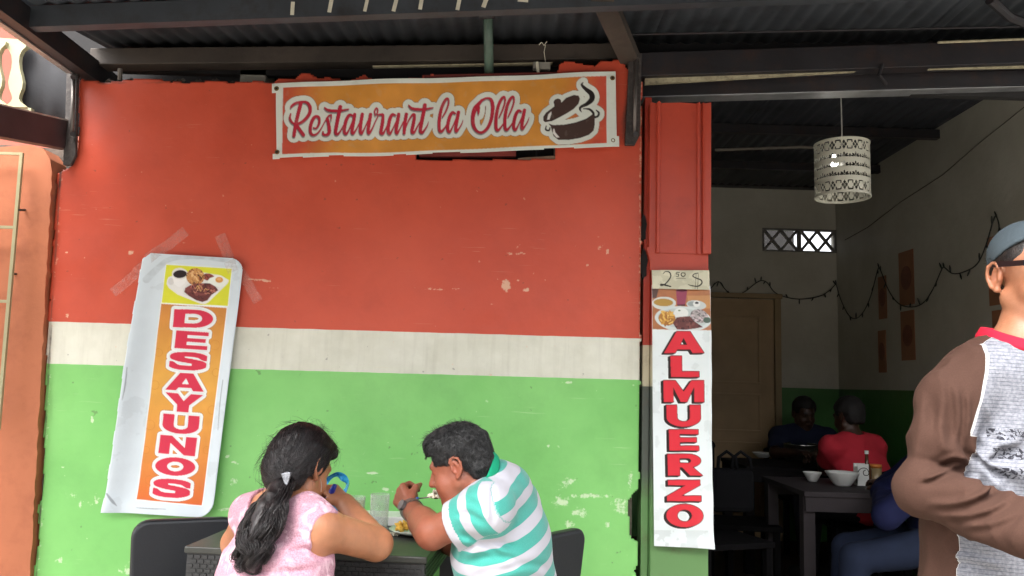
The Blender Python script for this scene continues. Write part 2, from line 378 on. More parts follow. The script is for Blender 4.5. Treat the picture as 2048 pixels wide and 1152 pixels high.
# --- front wall: plaster sheet with broken edges
def wall_mat():
    m, t, b = nodes('painted_plaster')
    g = t.nodes.new('ShaderNodeNewGeometry').outputs['Position']
    s1 = N(t, 'ShaderNodeAttribute', attribute_name='band_a').outputs['Fac']; s2 = N(t, 'ShaderNodeAttribute', attribute_name='band_b').outputs['Fac']
    chip = N(t, 'ShaderNodeAttribute', attribute_name='chip').outputs['Fac']; grime_shade = N(t, 'ShaderNodeAttribute', attribute_name='grime_shade').outputs['Fac']
    fine = noise(t, 55, 6, 0.65, g); big = noise(t, 1.6, 5, 0.55, g); mid = noise(t, 7, 5, 0.6, g)
    wob = math_(t, 'MULTIPLY', math_(t, 'SUBTRACT', noise(t, 12, 3, 0.5, g), 0.5), 2.2)
    red = mixc(t, ramp(t, big, [(0.35, 0.0), (0.65, 1.0)]), lin((196, 76, 52)), lin((206, 85, 60)))
    cream = mixc(t, ramp(t, mid, [(0.35, 0.0), (0.65, 1.0)]), lin((212, 211, 194)), lin((224, 223, 208)))
    green = mixc(t, ramp(t, big, [(0.35, 0.0), (0.65, 1.0)]), lin((122, 192, 104)), lin((136, 204, 116)))
    # vertical grimy streaks on the cream band
    mp = N(t, 'ShaderNodeMapping'); mp.inputs['Scale'].default_value = (40, 40, 2.5); L(t, g, mp.inputs[0])
    st = ramp(t, noise(t, 1.0, 4, 0.6, mp.outputs[0]), [(0.5, 0.0), (0.75, 1.0)])
    cream = mixc(t, math_(t, 'MULTIPLY', st, 0.16), cream, lin((150, 142, 122)))
    e1 = math_(t, 'GREATER_THAN', math_(t, 'ADD', s1, wob), 0.0); e2 = math_(t, 'GREATER_THAN', math_(t, 'ADD', s2, wob), 0.0)
    col = mixc(t, e2, mixc(t, e1, red, cream), green)
    # scrubbed specks, scattered everywhere and dense where the wall was scraped
    # faint marks all over
    dots = ramp(t, noise(t, 38, 2, 0.5, g), [(0.735, 0.0), (0.76, 1.0)])
    dk = ramp(t, noise(t, 31, 2, 0.5, mixc(t, 1.0, g, (9.1, 3.3, 5.7), 'ADD')), [(0.735, 0.0), (0.76, 1.0)])
    c = math_(t, 'ADD', chip, math_(t, 'MULTIPLY', math_(t, 'SUBTRACT', fine, 0.5), 1.5))
    cm = ramp(t, c, [(0.46, 0.0), (0.66, 1.0)])
    under = mixc(t, e2, lin((226, 190, 160)), lin((216, 230, 196)))
    mot = ramp(t, noise(t, 4.2, 8, 0.68, g), [(0.3, 0.91), (0.5, 1.0), (0.72, 1.05)]); col = mixc(t, 1.0, col, mot, 'MULTIPLY')
    sc = N(t, 'ShaderNodeMapping'); sc.inputs['Scale'].default_value = (3.0, 3.0, 70.0); sc.inputs['Rotation'].default_value = (0, 0.35, 0); L(t, g, sc.inputs[0])
    scr = math_(t, 'MULTIPLY', ramp(t, noise(t, 1.6, 3, 0.6, sc.outputs[0]), [(0.66, 0.0), (0.70, 1.0)]), ramp(t, noise(t, 2.3, 3, 0.5, g), [(0.52, 0.0), (0.62, 1.0)]))
    col = mixc(t, math_(t, 'MULTIPLY', scr, 0.22), col, under)
    col = mixc(t, math_(t, 'MULTIPLY', dk, 0.4), col, lin((70, 60, 50)))
    col = mixc(t, math_(t, 'MULTIPLY', dots, 0.35), col, under)
    col = mixc(t, math_(t, 'MULTIPLY', cm, 0.75), col, under)
    gm = ramp(t, math_(t, 'ADD', grime_shade, math_(t, 'MULTIPLY', math_(t, 'SUBTRACT', mid, 0.5), 1.0)), [(0.42, 0.0), (0.75, 1.0)])
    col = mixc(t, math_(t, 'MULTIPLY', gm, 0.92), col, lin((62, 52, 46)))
    L(t, col, b.inputs['Base Color'])
    L(t, ramp(t, mid, [(0.3, 0.36), (0.7, 0.5)]), b.inputs['Roughness'])
    h = math_(t, 'SUBTRACT', math_(t, 'ADD', math_(t, 'MULTIPLY', mid, 0.7), math_(t, 'MULTIPLY', fine, 0.25)), math_(t, 'MULTIPLY', cm, 0.3))
    bump(t, b, h, 0.35, 0.006)
    return m
def inside_poly(q, pts):
    p = np.asarray(pts, float); r = np.zeros(len(q), bool)
    for k in range(len(p)):
        (ax, ay), (bx, by) = p[k-1], p[k]
        if ay != by: r ^= ((ay > q[:, 1]) != (by > q[:, 1])) & (q[:, 0] < (bx-ax)*(q[:, 1]-ay)/(by-ay)+ax)
    return r
def plaster():
    h = 0.0072; xs = np.arange(-2.35, 0.66, h); zs = np.arange(-0.02, 2.86, h)
    Xg, Zg = np.meshgrid(xs, zs); Wv = np.stack([Xg, np.full_like(Xg, WALL_Y), Zg], -1); q = to_px(Wv)
    top = [(158, 161), (185, 158), (215, 166), (250, 160), (300, 158), (345, 163), (390, 166), (430, 161), (470, 165), (520, 162), (548, 168), (560, 157), (590, 158), (604, 145), (622, 150), (640, 158), (655, 152), (668, 158), (700, 160), (730, 152), (750, 158), (845, 156), (845, 150), (1115, 146), (1118, 128), (1135, 121), (1165, 128), (1190, 133), (1200, 120), (1246, 120), (1256, 140), (1270, 152), (1284, 165)]
    right = [(1284, 300), (1282, 480), (1281, 690), (1280, 760), (1278, 980), (1264, 990), (1255, 1005), (1258, 1050), (1262, 1075), (1276, 1085), (1276, 1130), (1268, 1142), (1275, 1156), (1262, 2400)]
    left = [(-62, 2400), (68, 1152), (78, 1080), (76, 1010), (86, 1000), (90, 800), (97, 640), (103, 560), (109, 450), (116, 345), (140, 334), (150, 318), (158, 270)]
    gr = fbm(q / 60.0, 3.2, 3, 4)[..., None] * 3.0
    qq = (q + np.concatenate([gr, fbm(q / 60.0, 3.4, 9, 4)[..., None] * 3.0], -1))
    idx = np.arange(Xg.size).reshape(Xg.shape)
    quad = np.stack([idx[:-1, :-1], idx[:-1, 1:], idx[1:, 1:], idx[1:, :-1]], -1).reshape(-1, 4)
    cq = qq.reshape(-1, 2)[quad].mean(1); co = q.reshape(-1, 2)[quad].mean(1)
    keep = inside_poly(cq, top + right + left)
    keep &= ~inside_poly(co, [(848, 150), (1112, 140), (1112, 318), (832, 321), (832, 300), (848, 298)])
    quad = quad[keep]; used = np.unique(quad); rm = -np.ones(Xg.size, int); rm[used] = np.arange(len(used))
    V = Wv.reshape(-1, 3)[used].copy(); qv = q.reshape(-1, 2)[used]
    V[:, 1] += fbm(V[:, [0, 2]], 1.6, 5, 4) * 0.008 + fbm(V[:, [0, 2]], 9, 6, 3) * 0.0016
    o = obj('front_wall', V, rm[quad], wall_mat(), B, smooth=True)
    attr(o, 'band_a', qv[:, 1] - (643 + (qv[:, 0]-92)*34/1188.0)); attr(o, 'band_b', qv[:, 1] - (727 + (qv[:, 0]-88)*33/1192.0))
    chip = np.zeros(len(V)); x, y = qv[:, 0], qv[:, 1]
    def sp(cx, cy, rx, ry, a=1.0, ang=0.0):
        c, s = math.cos(ang), math.sin(ang); dx, dy = x-cx, y-cy
        np.maximum(chip, a*np.exp(-(((dx*c+dy*s)/rx)**2 + ((-dx*s+dy*c)/ry)**2)), out=chip)
    for e in [(1012, 572, 11, 13), (1052, 580, 8, 6, .75), (1035, 560, 6, 4, .7), (262, 505, 6, 7, .9), (520, 560, 40, 3, .72, .08), (560, 575, 30, 2, .7), (870, 578, 40, 3, .72, .05), (910, 578, 12, 3, .8),
              (1030, 507, 36, 4, .6), (1040, 490, 12, 3, .6, -.7), (1175, 530, 4, 4, .9), (1200, 495, 14, 6, .55, -.8), (1215, 503, 4, 6, .8), (983, 608, 4, 3, .7), (1135, 765, 16, 3, .8),
              (1120, 1004, 24, 16, .72), (1135, 965, 30, 14, .62, -.5), (1190, 992, 60, 7, .72), (1240, 1010, 22, 30, .66), (1160, 1025, 22, 12, .7), (1215, 1050, 8, 12, .7), (1138, 1050, 14, 10, .7), (1260, 960, 12, 30, .55),
              (745, 946, 14, 3, 1.0), (772, 978, 8, 4, .95), (830, 985, 6, 5, .95), (470, 925, 14, 3, .8, .3), (455, 912, 6, 4, .95), (468, 965, 12, 14, .62), (470, 963, 5, 6, .9), (445, 985, 16, 3, .7, .7), (452, 1018, 30, 5, .7), (430, 1005, 4, 10, .6),
              (185, 840, 4, 10, .9), (127, 935, 4, 3, .9), (140, 990, 30, 10, .5), (160, 1010, 5, 14, .65), (195, 1000, 26, 16, .56), (260, 1140, 40, 18, .52), (120, 1120, 16, 8, .6), (520, 870, 10, 3, .7), (135, 632, 3, 6, .9), (134, 505, 4, 3, .9), (170, 515, 3, 2, .9),
              (980, 750, 4, 3, .7), (1097, 892, 4, 4, .9), (660, 505, 3, 3, .6), (1080, 680, 3, 3, .5), (720, 880, 3, 3, .6)]: sp(*e)
    edge = np.minimum(np.abs(x-(1281 + 0*y)), 40); chip = np.maximum(chip, 0.62*np.exp(-((edge)/4.0)**2) * (y > 150))
    lx = 68 + (1152-y)*0.0595; chip = np.maximum(chip, 0.40*np.exp(-((x-lx-8)/6.0)**2)*(y > 330))
    attr(o, 'chip', chip)
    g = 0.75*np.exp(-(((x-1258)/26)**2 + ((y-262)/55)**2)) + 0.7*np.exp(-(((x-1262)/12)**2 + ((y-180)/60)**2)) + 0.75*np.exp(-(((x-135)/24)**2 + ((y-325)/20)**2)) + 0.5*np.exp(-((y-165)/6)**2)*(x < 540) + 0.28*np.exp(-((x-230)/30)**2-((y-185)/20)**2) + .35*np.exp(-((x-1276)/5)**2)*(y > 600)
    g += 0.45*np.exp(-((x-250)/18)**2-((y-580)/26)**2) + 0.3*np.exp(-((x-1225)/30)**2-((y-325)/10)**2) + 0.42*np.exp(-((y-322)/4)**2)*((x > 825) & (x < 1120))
    g += .62*np.exp(-((x-lx-5)/4.0)**2)*(y > 330)  # shade of the gap beside the neighbouring wall, painted along the edge
    attr(o, 'grime_shade', g)
    md = o.modifiers.new('thickness', 'SOLIDIFY'); md.thickness = 0.026; md.offset = -1; md.use_rim_only = True
    return o
plaster()
core = MB()
a = P(120, 400, WALL_Y); c = P(1274, 600, WALL_Y)
core.quadbar([(-2.24, WALL_Y+.026, -.1), (c.x-.01, WALL_Y+.026, -.1), (c.x-.004, WALL_Y+.026, P(1265, 168, WALL_Y).z), (P(1116, 0, WALL_Y).x, WALL_Y+.026, P(1116, 160, WALL_Y).z), (P(1116, 0, WALL_Y).x, WALL_Y+.026, P(1116, 322, WALL_Y).z), (P(830, 0, WALL_Y).x, WALL_Y+.026, P(830, 324, WALL_Y).z), (P(843, 0, WALL_Y).x, WALL_Y+.026, P(843, 166, WALL_Y).z), (-1.88, WALL_Y+.026, P(200, 172, WALL_Y).z), (P(130, 350, WALL_Y).x, WALL_Y+.026, P(130, 350, WALL_Y).z)], (0, .13, 0))
core.build('wall_core', m_mortar, B)
# lumps of mortar along the broken top edge
lump = MB(); rr = random.Random(3)
for i in range(46):
    px = rr.uniform(165, 540) if i < 34 else rr.uniform(560, 760)
    p = P(px, 163 + rr.uniform(-3, 5), WALL_Y + .03); r = rr.uniform(.008, .022)
    lump.add([p + Vector((r*rr.uniform(.7, 1.3)*x, r*y*.9, r*rr.uniform(.5, 1)*z)) for x, y, z in ((1,0,0),(-1,0,0),(0,1,0),(0,-1,0),(0,0,1),(0,0,-1))], [(0,2,4),(2,1,4),(1,3,4),(3,0,4),(2,0,5),(1,2,5),(3,1,5),(0,3,5)])
props(lump.build('mortar_crumbs', m_mortar, B), kind='stuff')

# --- boarded opening behind the banner
W = MB()
f = lambda px, py, dy=0.0: P(px, py, WALL_Y + dy)
vw = MB().quadbar([f(844, 150, .004), f(1118, 144, .004), f(1118, 152, .004), f(844, 158, .004)], (0, .05, 0)).build('window_frame', m_redwood, B)
MB().quadbar([f(838, 301, .014), f(1032, 301, .014), f(1032, 312, .014), f(838, 313, .014)], (0, .03, 0)).build('window_board', m_redwood, B)
MB().quadbar([f(838, 160, .03), f(1034, 155, .03), f(1034, 300, .03), f(838, 300, .03)], (0, .02, 0)).build('window_board', m_redwood, B)
MB().quadbar([f(1036, 316, .006), f(1112, 311, .006), f(1112, 319, .006), f(1036, 322, .006)], (0, .06, 0)).build('window_sill', M('raw_sill', (120, 98, 80), .8, .2, 12), B)
MB().quadbar([f(1072, 150, .04), f(1075, 150, .04), f(1075, 318, .04), f(1072, 318, .04)], (0, .012, 0)).build('window_bar', m_steel, B)
MB().quadbar([f(840, 148, .1), f(1114, 144, .1), f(1114, 318, .1), f(836, 320, .1)], (0, .02, 0)).build('opening_dark_sheet', m_black, B)  # black sheet stands in for the dark inside the opening

# --- column beside the entrance
def post_mat():
    m, t, b = nodes('post_paint'); g = t.nodes.new('ShaderNodeNewGeometry').outputs['Position']
    z = N(t, 'ShaderNodeSeparateXYZ'); L(t, g, z.inputs[0]); z = z.outputs[2]
    n1 = noise(t, 8, 5, .6, g)
    wob = math_(t, 'ADD', z, math_(t, 'MULTIPLY', math_(t, 'SUBTRACT', n1, .5), .012))
    z1, z2 = P(1295, 690, 3.5).z, P(1295, 773, 3.5).z
    col = mixc(t, math_(t, 'GREATER_THAN', wob, z2), lin((98, 138, 84)), lin((196, 186, 160)))
    col = mixc(t, math_(t, 'GREATER_THAN', wob, z1), col, lin((176, 62, 44)))
    # grey over the green below the cream band, fading downwards
    gz = math_(t, 'ADD', z, math_(t, 'MULTIPLY', math_(t, 'SUBTRACT', noise(t, 3, 4, .6, g), .5), .25))
    grey_upper = math_(t, 'MULTIPLY', ramp(t, gz, [(0.82, 0.0), (1.0, 1.0)]), math_(t, 'LESS_THAN', wob, z2))
    col = mixc(t, math_(t, 'MULTIPLY', grey_upper, .9), col, lin((84, 84, 84)))
    d = ramp(t, noise(t, 14, 7, .7, g), [(.55, 0.0), (.75, 1.0)])
    col = mixc(t, math_(t, 'MULTIPLY', d, .4), col, lin((96, 70, 56)))
    L(t, col, b.inputs['Base Color']); b.inputs['Roughness'].default_value = .45; bump(t, b, n1, .2, .004); return m
m_post = post_mat()
xa, xb = P(1303, 800, 3.47).x, P(1417, 800, 3.47).x
MB().box((xa, 3.47, -.01), (xb, 3.60, P(1360, 500, 3.47).z)).build('column', m_post, B, bevel=.004)
xs0 = P(1285, 700, 3.52).x
MB().box((xs0, 3.515, -.01), (xa - .002, 3.62, P(1295, 195, 3.52).z)).build('column_edge_strip', m_post, B, bevel=.003)
# black patches at the strip stand in for the dark inside broken bites
for (px, py, rx, ry) in ((1287, 455, 6, 28), (1288, 527, 7, 30)):
    c0 = P(px, py, 3.512); s_ = 3.51/1600
    MB().quadbar([c0 + Vector((rx*s_*math.cos(a)*(1+.2*math.sin(5*a)), 0, ry*s_*math.sin(a)*(1+.1*math.cos(7*a)))) for a in np.linspace(0, 2*math.pi, 22, endpoint=False)], (0, .02, 0)).build('hole_dark_patch', m_black, B)
def extr(name, prof, z0, z1, mat, parent, th=.002, nz=2, ragged=0):
    """folded sheet: profile (x,y) run from z0 up to z1"""
    V, F = [], []; n = len(prof)
    for k in range(nz):
        for i, (x, y) in enumerate(prof): V.append((x, y, z0 + (z1-z0)*k/(nz-1) + (ragged*math.sin(i*2.3)*.5 if k == nz-1 else 0)))
    for k in range(nz-1):
        for i in range(n-1): F.append((k*n+i, k*n+i+1, (k+1)*n+i+1, (k+1)*n+i))
    o = obj(name, V, F, mat, parent); md = o.modifiers.new('thickness', 'SOLIDIFY'); md.thickness = th; md.offset = 0; return o
y0 = 3.44; X_ = lambda px: P(px, 350, y0).x
extr('cladding_panel', [(X_(1301), y0+.09), (X_(1301), y0+.012), (X_(1313), y0+.012), (X_(1315), y0-.004), (X_(1319), y0-.004), (X_(1321), y0+.006), (X_(1359), y0+.009), (X_(1393), y0+.006), (X_(1395), y0-.004), (X_(1399), y0-.004), (X_(1401), y0+.008), (X_(1404), y0+.008), (X_(1406), y0-.004), (X_(1410), y0-.006), (X_(1421), y0-.006), (X_(1421), y0+.09)], P(1360, 506, y0).z, P(1360, 205, y0).z, m_redmetal, B, .003, 2, .006)
MB().quadbar([P(1293, 494, 3.452), P(1417, 497, 3.452), P(1417, 541, 3.452), P(1300, 541, 3.452), P(1300, 520, 3.452)], (0, .016, 0)).build('cladding_patch', m_redmetal, B, bevel=.002)

# --- roof over the pavement
def corrugated(name, A, Bc, C, D, mat, parent, pitch=.076, amp=.0062, nd=3, ph=0.0):
    """A,B street edge (left,right), D,C far edge; waves run from A-B towards D-C"""
    A, Bc, C, D = (np.array(q, float) for q in (A, Bc, C, D)); n = int(np.linalg.norm(Bc-A)/pitch*8)+1
    V = []
    for j in range(nd):
        v = j/(nd-1); a = A*(1-v)+D*v; b = Bc*(1-v)+C*v
        for i in range(n):
            u = i/(n-1); p = a*(1-u)+b*u; p[2] += amp*math.sin(2*math.pi*i/8+ph); V.append(p)
    F = [(j*n+i, j*n+i+1, (j+1)*n+i+1, (j+1)*n+i) for j in range(nd-1) for i in range(n-1)]
    o = obj(name, V, F, mat, parent, smooth=True); md = o.modifiers.new('thickness', 'SOLIDIFY'); md.thickness = .0015; return o
def slope_line(p, q):
    """height along x through two points"""
    return lambda x: p.z + (q.z-p.z)*(x-p.x)/(q.x-p.x)
PUR_Y, PLATE_Y = 3.02, 3.60
zp = slope_line(P(50, 54, PUR_Y), P(1242, 11, PUR_Y))          # underside of the purlin
zw = slope_line(P(230, 137, PLATE_Y), P(1200, 126, PLATE_Y))   # underside of the wall plate
PH = .088
xl, xr = P(46, 30, PUR_Y).x, 3.3
rz = lambda x, y: (zp(x)+PH+.010) + ((zw(x)+.118) - (zp(x)+PH+.010))*(y-PUR_Y)/(PLATE_Y-PUR_Y)
YF, YB = 1.25, 3.72  # street edge, out of view, drawn forward to darken the room
# sheets of the porch roof, lapped one over the next
xs = [xl, -.72, .62, 1.9, xr]
for i in range(4):
    x0, x1 = xs[i], xs[i+1] + .05; dz = .004*(i % 2)
    corrugated('roof_sheet', (x0, YF, rz(x0, YF)+dz), (x1, YF, rz(x1, YF)+dz), (x1, YB, rz(x1, YB)+dz), (x0, YB, rz(x0, YB)+dz), m_roofmetal, B, ph=i)
corrugated('roof_sheet', (-3.6, YF, rz(-3.6, YF)), (xl-.005, YF, rz(xl, YF)), (xl-.005, PUR_Y+.06, rz(xl, PUR_Y)), (-3.6, PUR_Y-.25, rz(-3.6, PUR_Y-.25)), M('bright_roof_metal', (150, 156, 162), .4, .15, 3, .1, metal=.6), B)
MB().quadbar([(xl, PUR_Y, zp(xl)), (xr, PUR_Y, zp(xr)), (xr, PUR_Y, zp(xr)+PH), (xl, PUR_Y, zp(xl)+PH)], (0, .05, 0)).build('purlin', M('purlin_steel', (64, 68, 73), .5, .2, 5, .2, 40, metal=.2, dirt=(48, 42, 40), dirt_amt=.6), B)
x0, x1 = P(190, 120, PLATE_Y).x, P(1240, 120, PLATE_Y).x
MB().quadbar([(x0, PLATE_Y-.05, zw(x0)), (x1, PLATE_Y-.05, zw(x1)), (x1, PLATE_Y-.05, zw(x1)+.075), (x0, PLATE_Y-.05, zw(x0)+.08)], (0, .09, 0)).build('wall_plate', m_beamwood, B, bevel=.004)
# pale scraped edge of a second board under the plate
MB().quadbar([P(745, 131, 3.57), P(1105, 124, 3.57), P(1105, 127, 3.57), P(745, 134, 3.57)], (0, .02, 0)).build('scraped_edge', m_paleboard, B)
# black sheet added above the plate to keep the gap under the roof dark
MB().quadbar([(-2.34, 3.80, 2.45), (.75, 3.80, 2.45), (.75, 3.80, 3.4), (-2.34, 3.80, 3.4)], (0, .05, 0)).build('gap_dark_sheet', m_black, B)
# left rafter, square to the wall, resting on the corner bracket
zr = P(150, 125, 3.45).z
MB().box((P(150, 135, 3.45).x-.03, 1.3, zr-.045), (P(150, 135, 3.45).x+.05, 3.75, zr+.05)).build('rafter', m_steel, B)
MB().box((P(150, 135, 3.45).x-.036, 1.3, zr-.052), (P(150, 135, 3.45).x-.006, 3.45, zr-.046)).build('rafter_flange', M('worn_steel', (150, 146, 142), .4, .2, 8, metal=.5), B)
MB().beam(P(1262, 122, 3.52), P(1196, -30, 2.95), .05, .085, Vector((1, 0, 0))).build('brace', m_beamwood, B)
MB().beam(P(1240, 105, 3.56), P(1180, -25, 3.05), .04, .03, Vector((1, 0, 0))).build('brace', m_beamwood, B)
# green pipe stub between purlin and wall
m_greenpipe = M('green_pipe', (72, 92, 80), .5, .2, 8, .1, dirt=(60, 66, 58), dirt_amt=.5)
pA, pB = P(976, 33, 3.30), P(978, 147, 3.52)
MB().tube([pA, pA.lerp(pB, .7), pB + Vector((0, .03, 0))], .021, 14).build('support_pipe', m_greenpipe, B, smooth=True)
MB().tube([P(974, 22, 3.28), P(975, 38, 3.29)], .034, 14).build('pipe_collar', m_steel, B, smooth=True)
MB().tube([P(240, 138, 3.58), P(240, 166, 3.58)], .011, 8).build('stub_pipe', m_concrete, B)
# electrical clip box hanging from the plate
k = MB().box(P(1066, 137, 3.53), P(1101, 124, 3.53) + Vector((0, .03, 0))).build('junction_box', M('grey_plastic', (142, 138, 128), .6, .2, 10), B, bevel=.003)
MB().tube([P(1074, 124, 3.52), P(1077, 150, 3.52)], .007, 6).build('wire', m_tape, B)
MB().tube([P(1091, 90, 3.5), P(1088, 104, 3.5), P(1091, 124, 3.52)], .0015, 5).build('wire', m_tape, B)
MB().tube([P(1078, 90, 3.5), P(1083, 84, 3.49), P(1088, 91, 3.5), P(1094, 83, 3.49)], .002, 5).build('wire', m_tape, B)
# strips of paper tape still stuck to the purlin
for (px, y0_, y1_, w_, an, al) in ((585, 2, 31, 8, 0, 1), (661, -6, 26, 8, .12, 1), (732, -3, 24, 7, .16, 1), (790, -4, 24, 8, .2, 1), (842, -6, 20, 8, .12, 1), (917, -4, 21, 8, .16, 1), (970, -6, 16, 9, .3, 1), (1046, -4, 4, 22, .05, 1)):
    s_ = PUR_Y/1600; c0 = P(px, (y0_+y1_)/2, PUR_Y-.003); hw, hh = w_*s_/2, (y1_-y0_)*s_/2
    Rm = Matrix.Rotation(an, 3, 'Y')
    MB().quadbar([c0 + Rm @ Vector((sx*hw, 0, sz*hh)) for sx, sz in ((-1, -1), (1, -1), (1, 1), (-1, 1))], (0, .0015, 0)).build('tape_strip', m_tape, B)
# corner brackets with bolts
def bracket(px0, px1, py0, py1, rodx, rod0, rod1):
    W_ = MB().quadbar([P(px0, py0, 3.478), P(px1, py0, 3.478), P(px1-4, py1-20, 3.478), P(px1-14, py1, 3.478), P(px0-8, py1, 3.478), P(px0-3, (py0+py1)/2, 3.478)], (0, .02, 0)).build('corner_bracket', M('bracket_plate', (58, 52, 50), .7, .3, 20, .5, 60, dirt=(120, 112, 104), dirt_amt=.4), B, bevel=.004)
    MB().tube([P(rodx, rod0, 3.462), P(rodx-3, rod1, 3.462)], .0085, 10).build('bracket_rod', M('rod_steel', (104, 98, 94), .45, .2, 12, metal=.6), B, smooth=True)
    for py in (rod0+4, rod1-4): MB().tube([P(rodx-1, py, 3.456), P(rodx-1, py, 3.445)], .012, 6).build('bracket_bolt', m_steel, B)
bracket(133, 155, 130, 330, 147, 150, 272); bracket(1258, 1284, 105, 290, 1272, 108, 272)

# --- beams over the entrance
def hbeam(name, p, q, y, ph, mat, d=.08):
    """p,q: survey points of the underside ends at depth y; ph = height"""
    a, b = P(*p, y), P(*q, y)
    a = a + (a-b)*0.02; b = b + (b-a)*0.3
    return MB().quadbar([a, b, b+Vector((0, 0, ph)), a+Vector((0, 0, ph))], (0, d, 0)).build(name, mat, B, bevel=.003)
hbeam('entrance_beam', (1288, 152), (2048, 126), 3.50, .112, m_steel)
MB().quadbar([P(1290, 168, 3.53), P(1735, 141, 3.53), P(1735, 137, 3.53), P(1290, 155, 3.53)], (0, .02, 0)).build('trim_board', m_paleboard, B)
MB().quadbar([P(1770, 139, 3.53), P(2100, 133, 3.53), P(2100, 130, 3.53), P(1770, 136, 3.53)], (0, .02, 0)).build('trim_board', m_paleboard, B)
hbeam('entrance_beam', (1288, 192), (2048, 170), 3.60, .075, m_steel)
hbeam('beam_flange', (1288, 194), (2048, 173), 3.595, .004, M('bright_steel', (170, 172, 176), .35, .2, 12, metal=.7), .09)
hbeam('conduit', (1260, 70), (2048, 54), 3.35, .008, m_steel, .01)
hbeam('conduit', (1880, 86), (2060, 79), 3.48, .010, m_paleboard, .01)
MB().tube([P(1980, 0, 3.2), P(2020, 35, 3.3), P(2060, 50, 3.35)], .02, 8).build('pipe', m_steel, B)
MB().tube([P(1765, 128, 3.49), P(1758, 150, 3.49), P(1772, 168, 3.55)], .008, 6).build('wire', m_steel, B)

# ------------------------------------------------------------------ inside the entrance
def room_mat():
    m, t, b = nodes('room_wall'); g = t.nodes.new('ShaderNodeNewGeometry').outputs['Position']
    z = N(t, 'ShaderNodeSeparateXYZ'); L(t, g, z.inputs[0]); z = z.outputs[2]
    n1 = noise(t, 2.2, 6, .6, g)
    wallc = mixc(t, ramp(t, n1, [(.35, 0.0), (.65, 1.0)]), lin((178, 173, 158)), lin((194, 190, 176)))
    gr = mixc(t, ramp(t, n1, [(.35, 0.0), (.65, 1.0)]), lin((56, 104, 48)), lin((70, 122, 60)))
    col = mixc(t, math_(t, 'GREATER_THAN', z, 1.335), gr, wallc)
    L(t, col, b.inputs['Base Color']); b.inputs['Roughness'].default_value = .32; bump(t, b, noise(t, 5, 4, .6, g), .35, .02); return m
m_room = room_mat()
m_ceiling_dark = m_roofin
zb0 = P(1500, 376, BACK_Y).z; ROOM_X0 = -1.2
# vents leave openings in the back wall: built from pieces round the opening
v0, v1 = P(1525, 502, BACK_Y), P(1672, 460, BACK_Y); dx1 = SIDE_X
d0 = P(1545, 600, BACK_Y); door_x1, door_z = d0.x, d0.z; door_x0 = door_x1 - .88
bw = MB()
bw.box((ROOM_X0, BACK_Y, 0), (dx1, BACK_Y+.12, v0.z)); bw.box((ROOM_X0, BACK_Y, v1.z), (dx1, BACK_Y+.12, 3.3)); bw.box((ROOM_X0, BACK_Y, v0.z), (v0.x, BACK_Y+.12, v1.z))
bw.build('back_wall', m_room, B)
MB().box((SIDE_X, WALL_Y+.02, 0), (SIDE_X+.12, BACK_Y+.12, 3.5)).build('side_wall', m_room, B)
MB().box((ROOM_X0-.12, WALL_Y+.16, 0), (ROOM_X0, BACK_Y+.12, 3.5)).build('inner_side_wall', m_room, B)
# lattice vent blocks
m_block = M('vent_block', (116, 112, 106), .8, .15, 12, .3)
bwid = (SIDE_X - v0.x)/2
for k in range(2):
    x0 = v0.x + k*bwid; x1 = x0 + bwid; z0, z1 = v0.z, v1.z; T = .016
    vb = MB().box((x0, BACK_Y-.006, z0), (x1, BACK_Y+.03, z0+.014)).box((x0, BACK_Y-.006, z1-.014), (x1, BACK_Y+.03, z1)).box((x0, BACK_Y-.006, z0+.019), (x0+.016, BACK_Y+.03, z1-.019)).box((x1-.016, BACK_Y-.006, z0+.019), (x1-.0005, BACK_Y+.03, z1-.019)).build('vent_block', m_block, B)
    xi0, xi1, zi0, zi1 = x0+.016, x1-.016, z0+.014, z1-.014; hw = (xi1-xi0)
    br = MB()
    for (ua, va, ub, vb_) in ((0, .5, .25, 1), (0, .5, .25, 0), (.0, 1, .5, 0), (0, 0, .5, 1), (.5, 0, 1, 1), (.5, 1, 1, 0), (.75, 1, 1, .5), (.75, 0, 1, .5)):
        if (ua, ub) in ((0, .25), (.75, 1)): continue
        br.beam((xi0+ua*hw, BACK_Y+.01+.003*va, zi0+va*(zi1-zi0)), (xi0+ub*hw, BACK_Y+.01+.003*va, zi0+vb_*(zi1-zi0)), .022, .03, Vector((0, 1, 0)))
    br.build('vent_lattice', m_block, vb)
# door with panels
m_door = M('door_wood', (172, 144, 106), .45, .15, 3, .15, 30)
m_frame = M('door_frame_wood', (160, 136, 100), .5, .12, 4, .15, 30)
D = MB().box((door_x0, BACK_Y-.03, .01), (door_x1, BACK_Y-.002, door_z)).build('door', m_door, B, bevel=.002)
hgt = door_z
for (za, zb_) in ((.12, .40), (.44, .60), (.64, .93)):
    for (ua, ub) in ((.12, .86),):
        X0, X1 = door_x0 + ua*.88, door_x0 + ub*.88
        z0, z1 = za*hgt, zb_*hgt
        pm = MB()
        for bxx in (((X0, z0), (X1, z0+.02)), ((X0, z1-.02), (X1, z1)), ((X0, z0+.021), (X0+.02, z1-.021)), ((X1-.02, z0+.021), (X1, z1-.021))):
            pm.box((bxx[0][0], BACK_Y-.042, bxx[0][1]), (bxx[1][0], BACK_Y-.029, bxx[1][1]))
        pm.build('door_moulding', m_door, D, bevel=.003)
for (xa_, xb_, za, zb_) in ((door_x0-.07, door_x0-.004, 0.01, door_z+.08), (door_x1+.004, door_x1+.06, .01, door_z+.006), (door_x0-.003, door_x1+.075, door_z+.008, door_z+.05)):
    MB().box((xa_, BACK_Y-.05, za), (xb_, BACK_Y+.001, zb_)).build('door_frame', m_frame, B, bevel=.003)
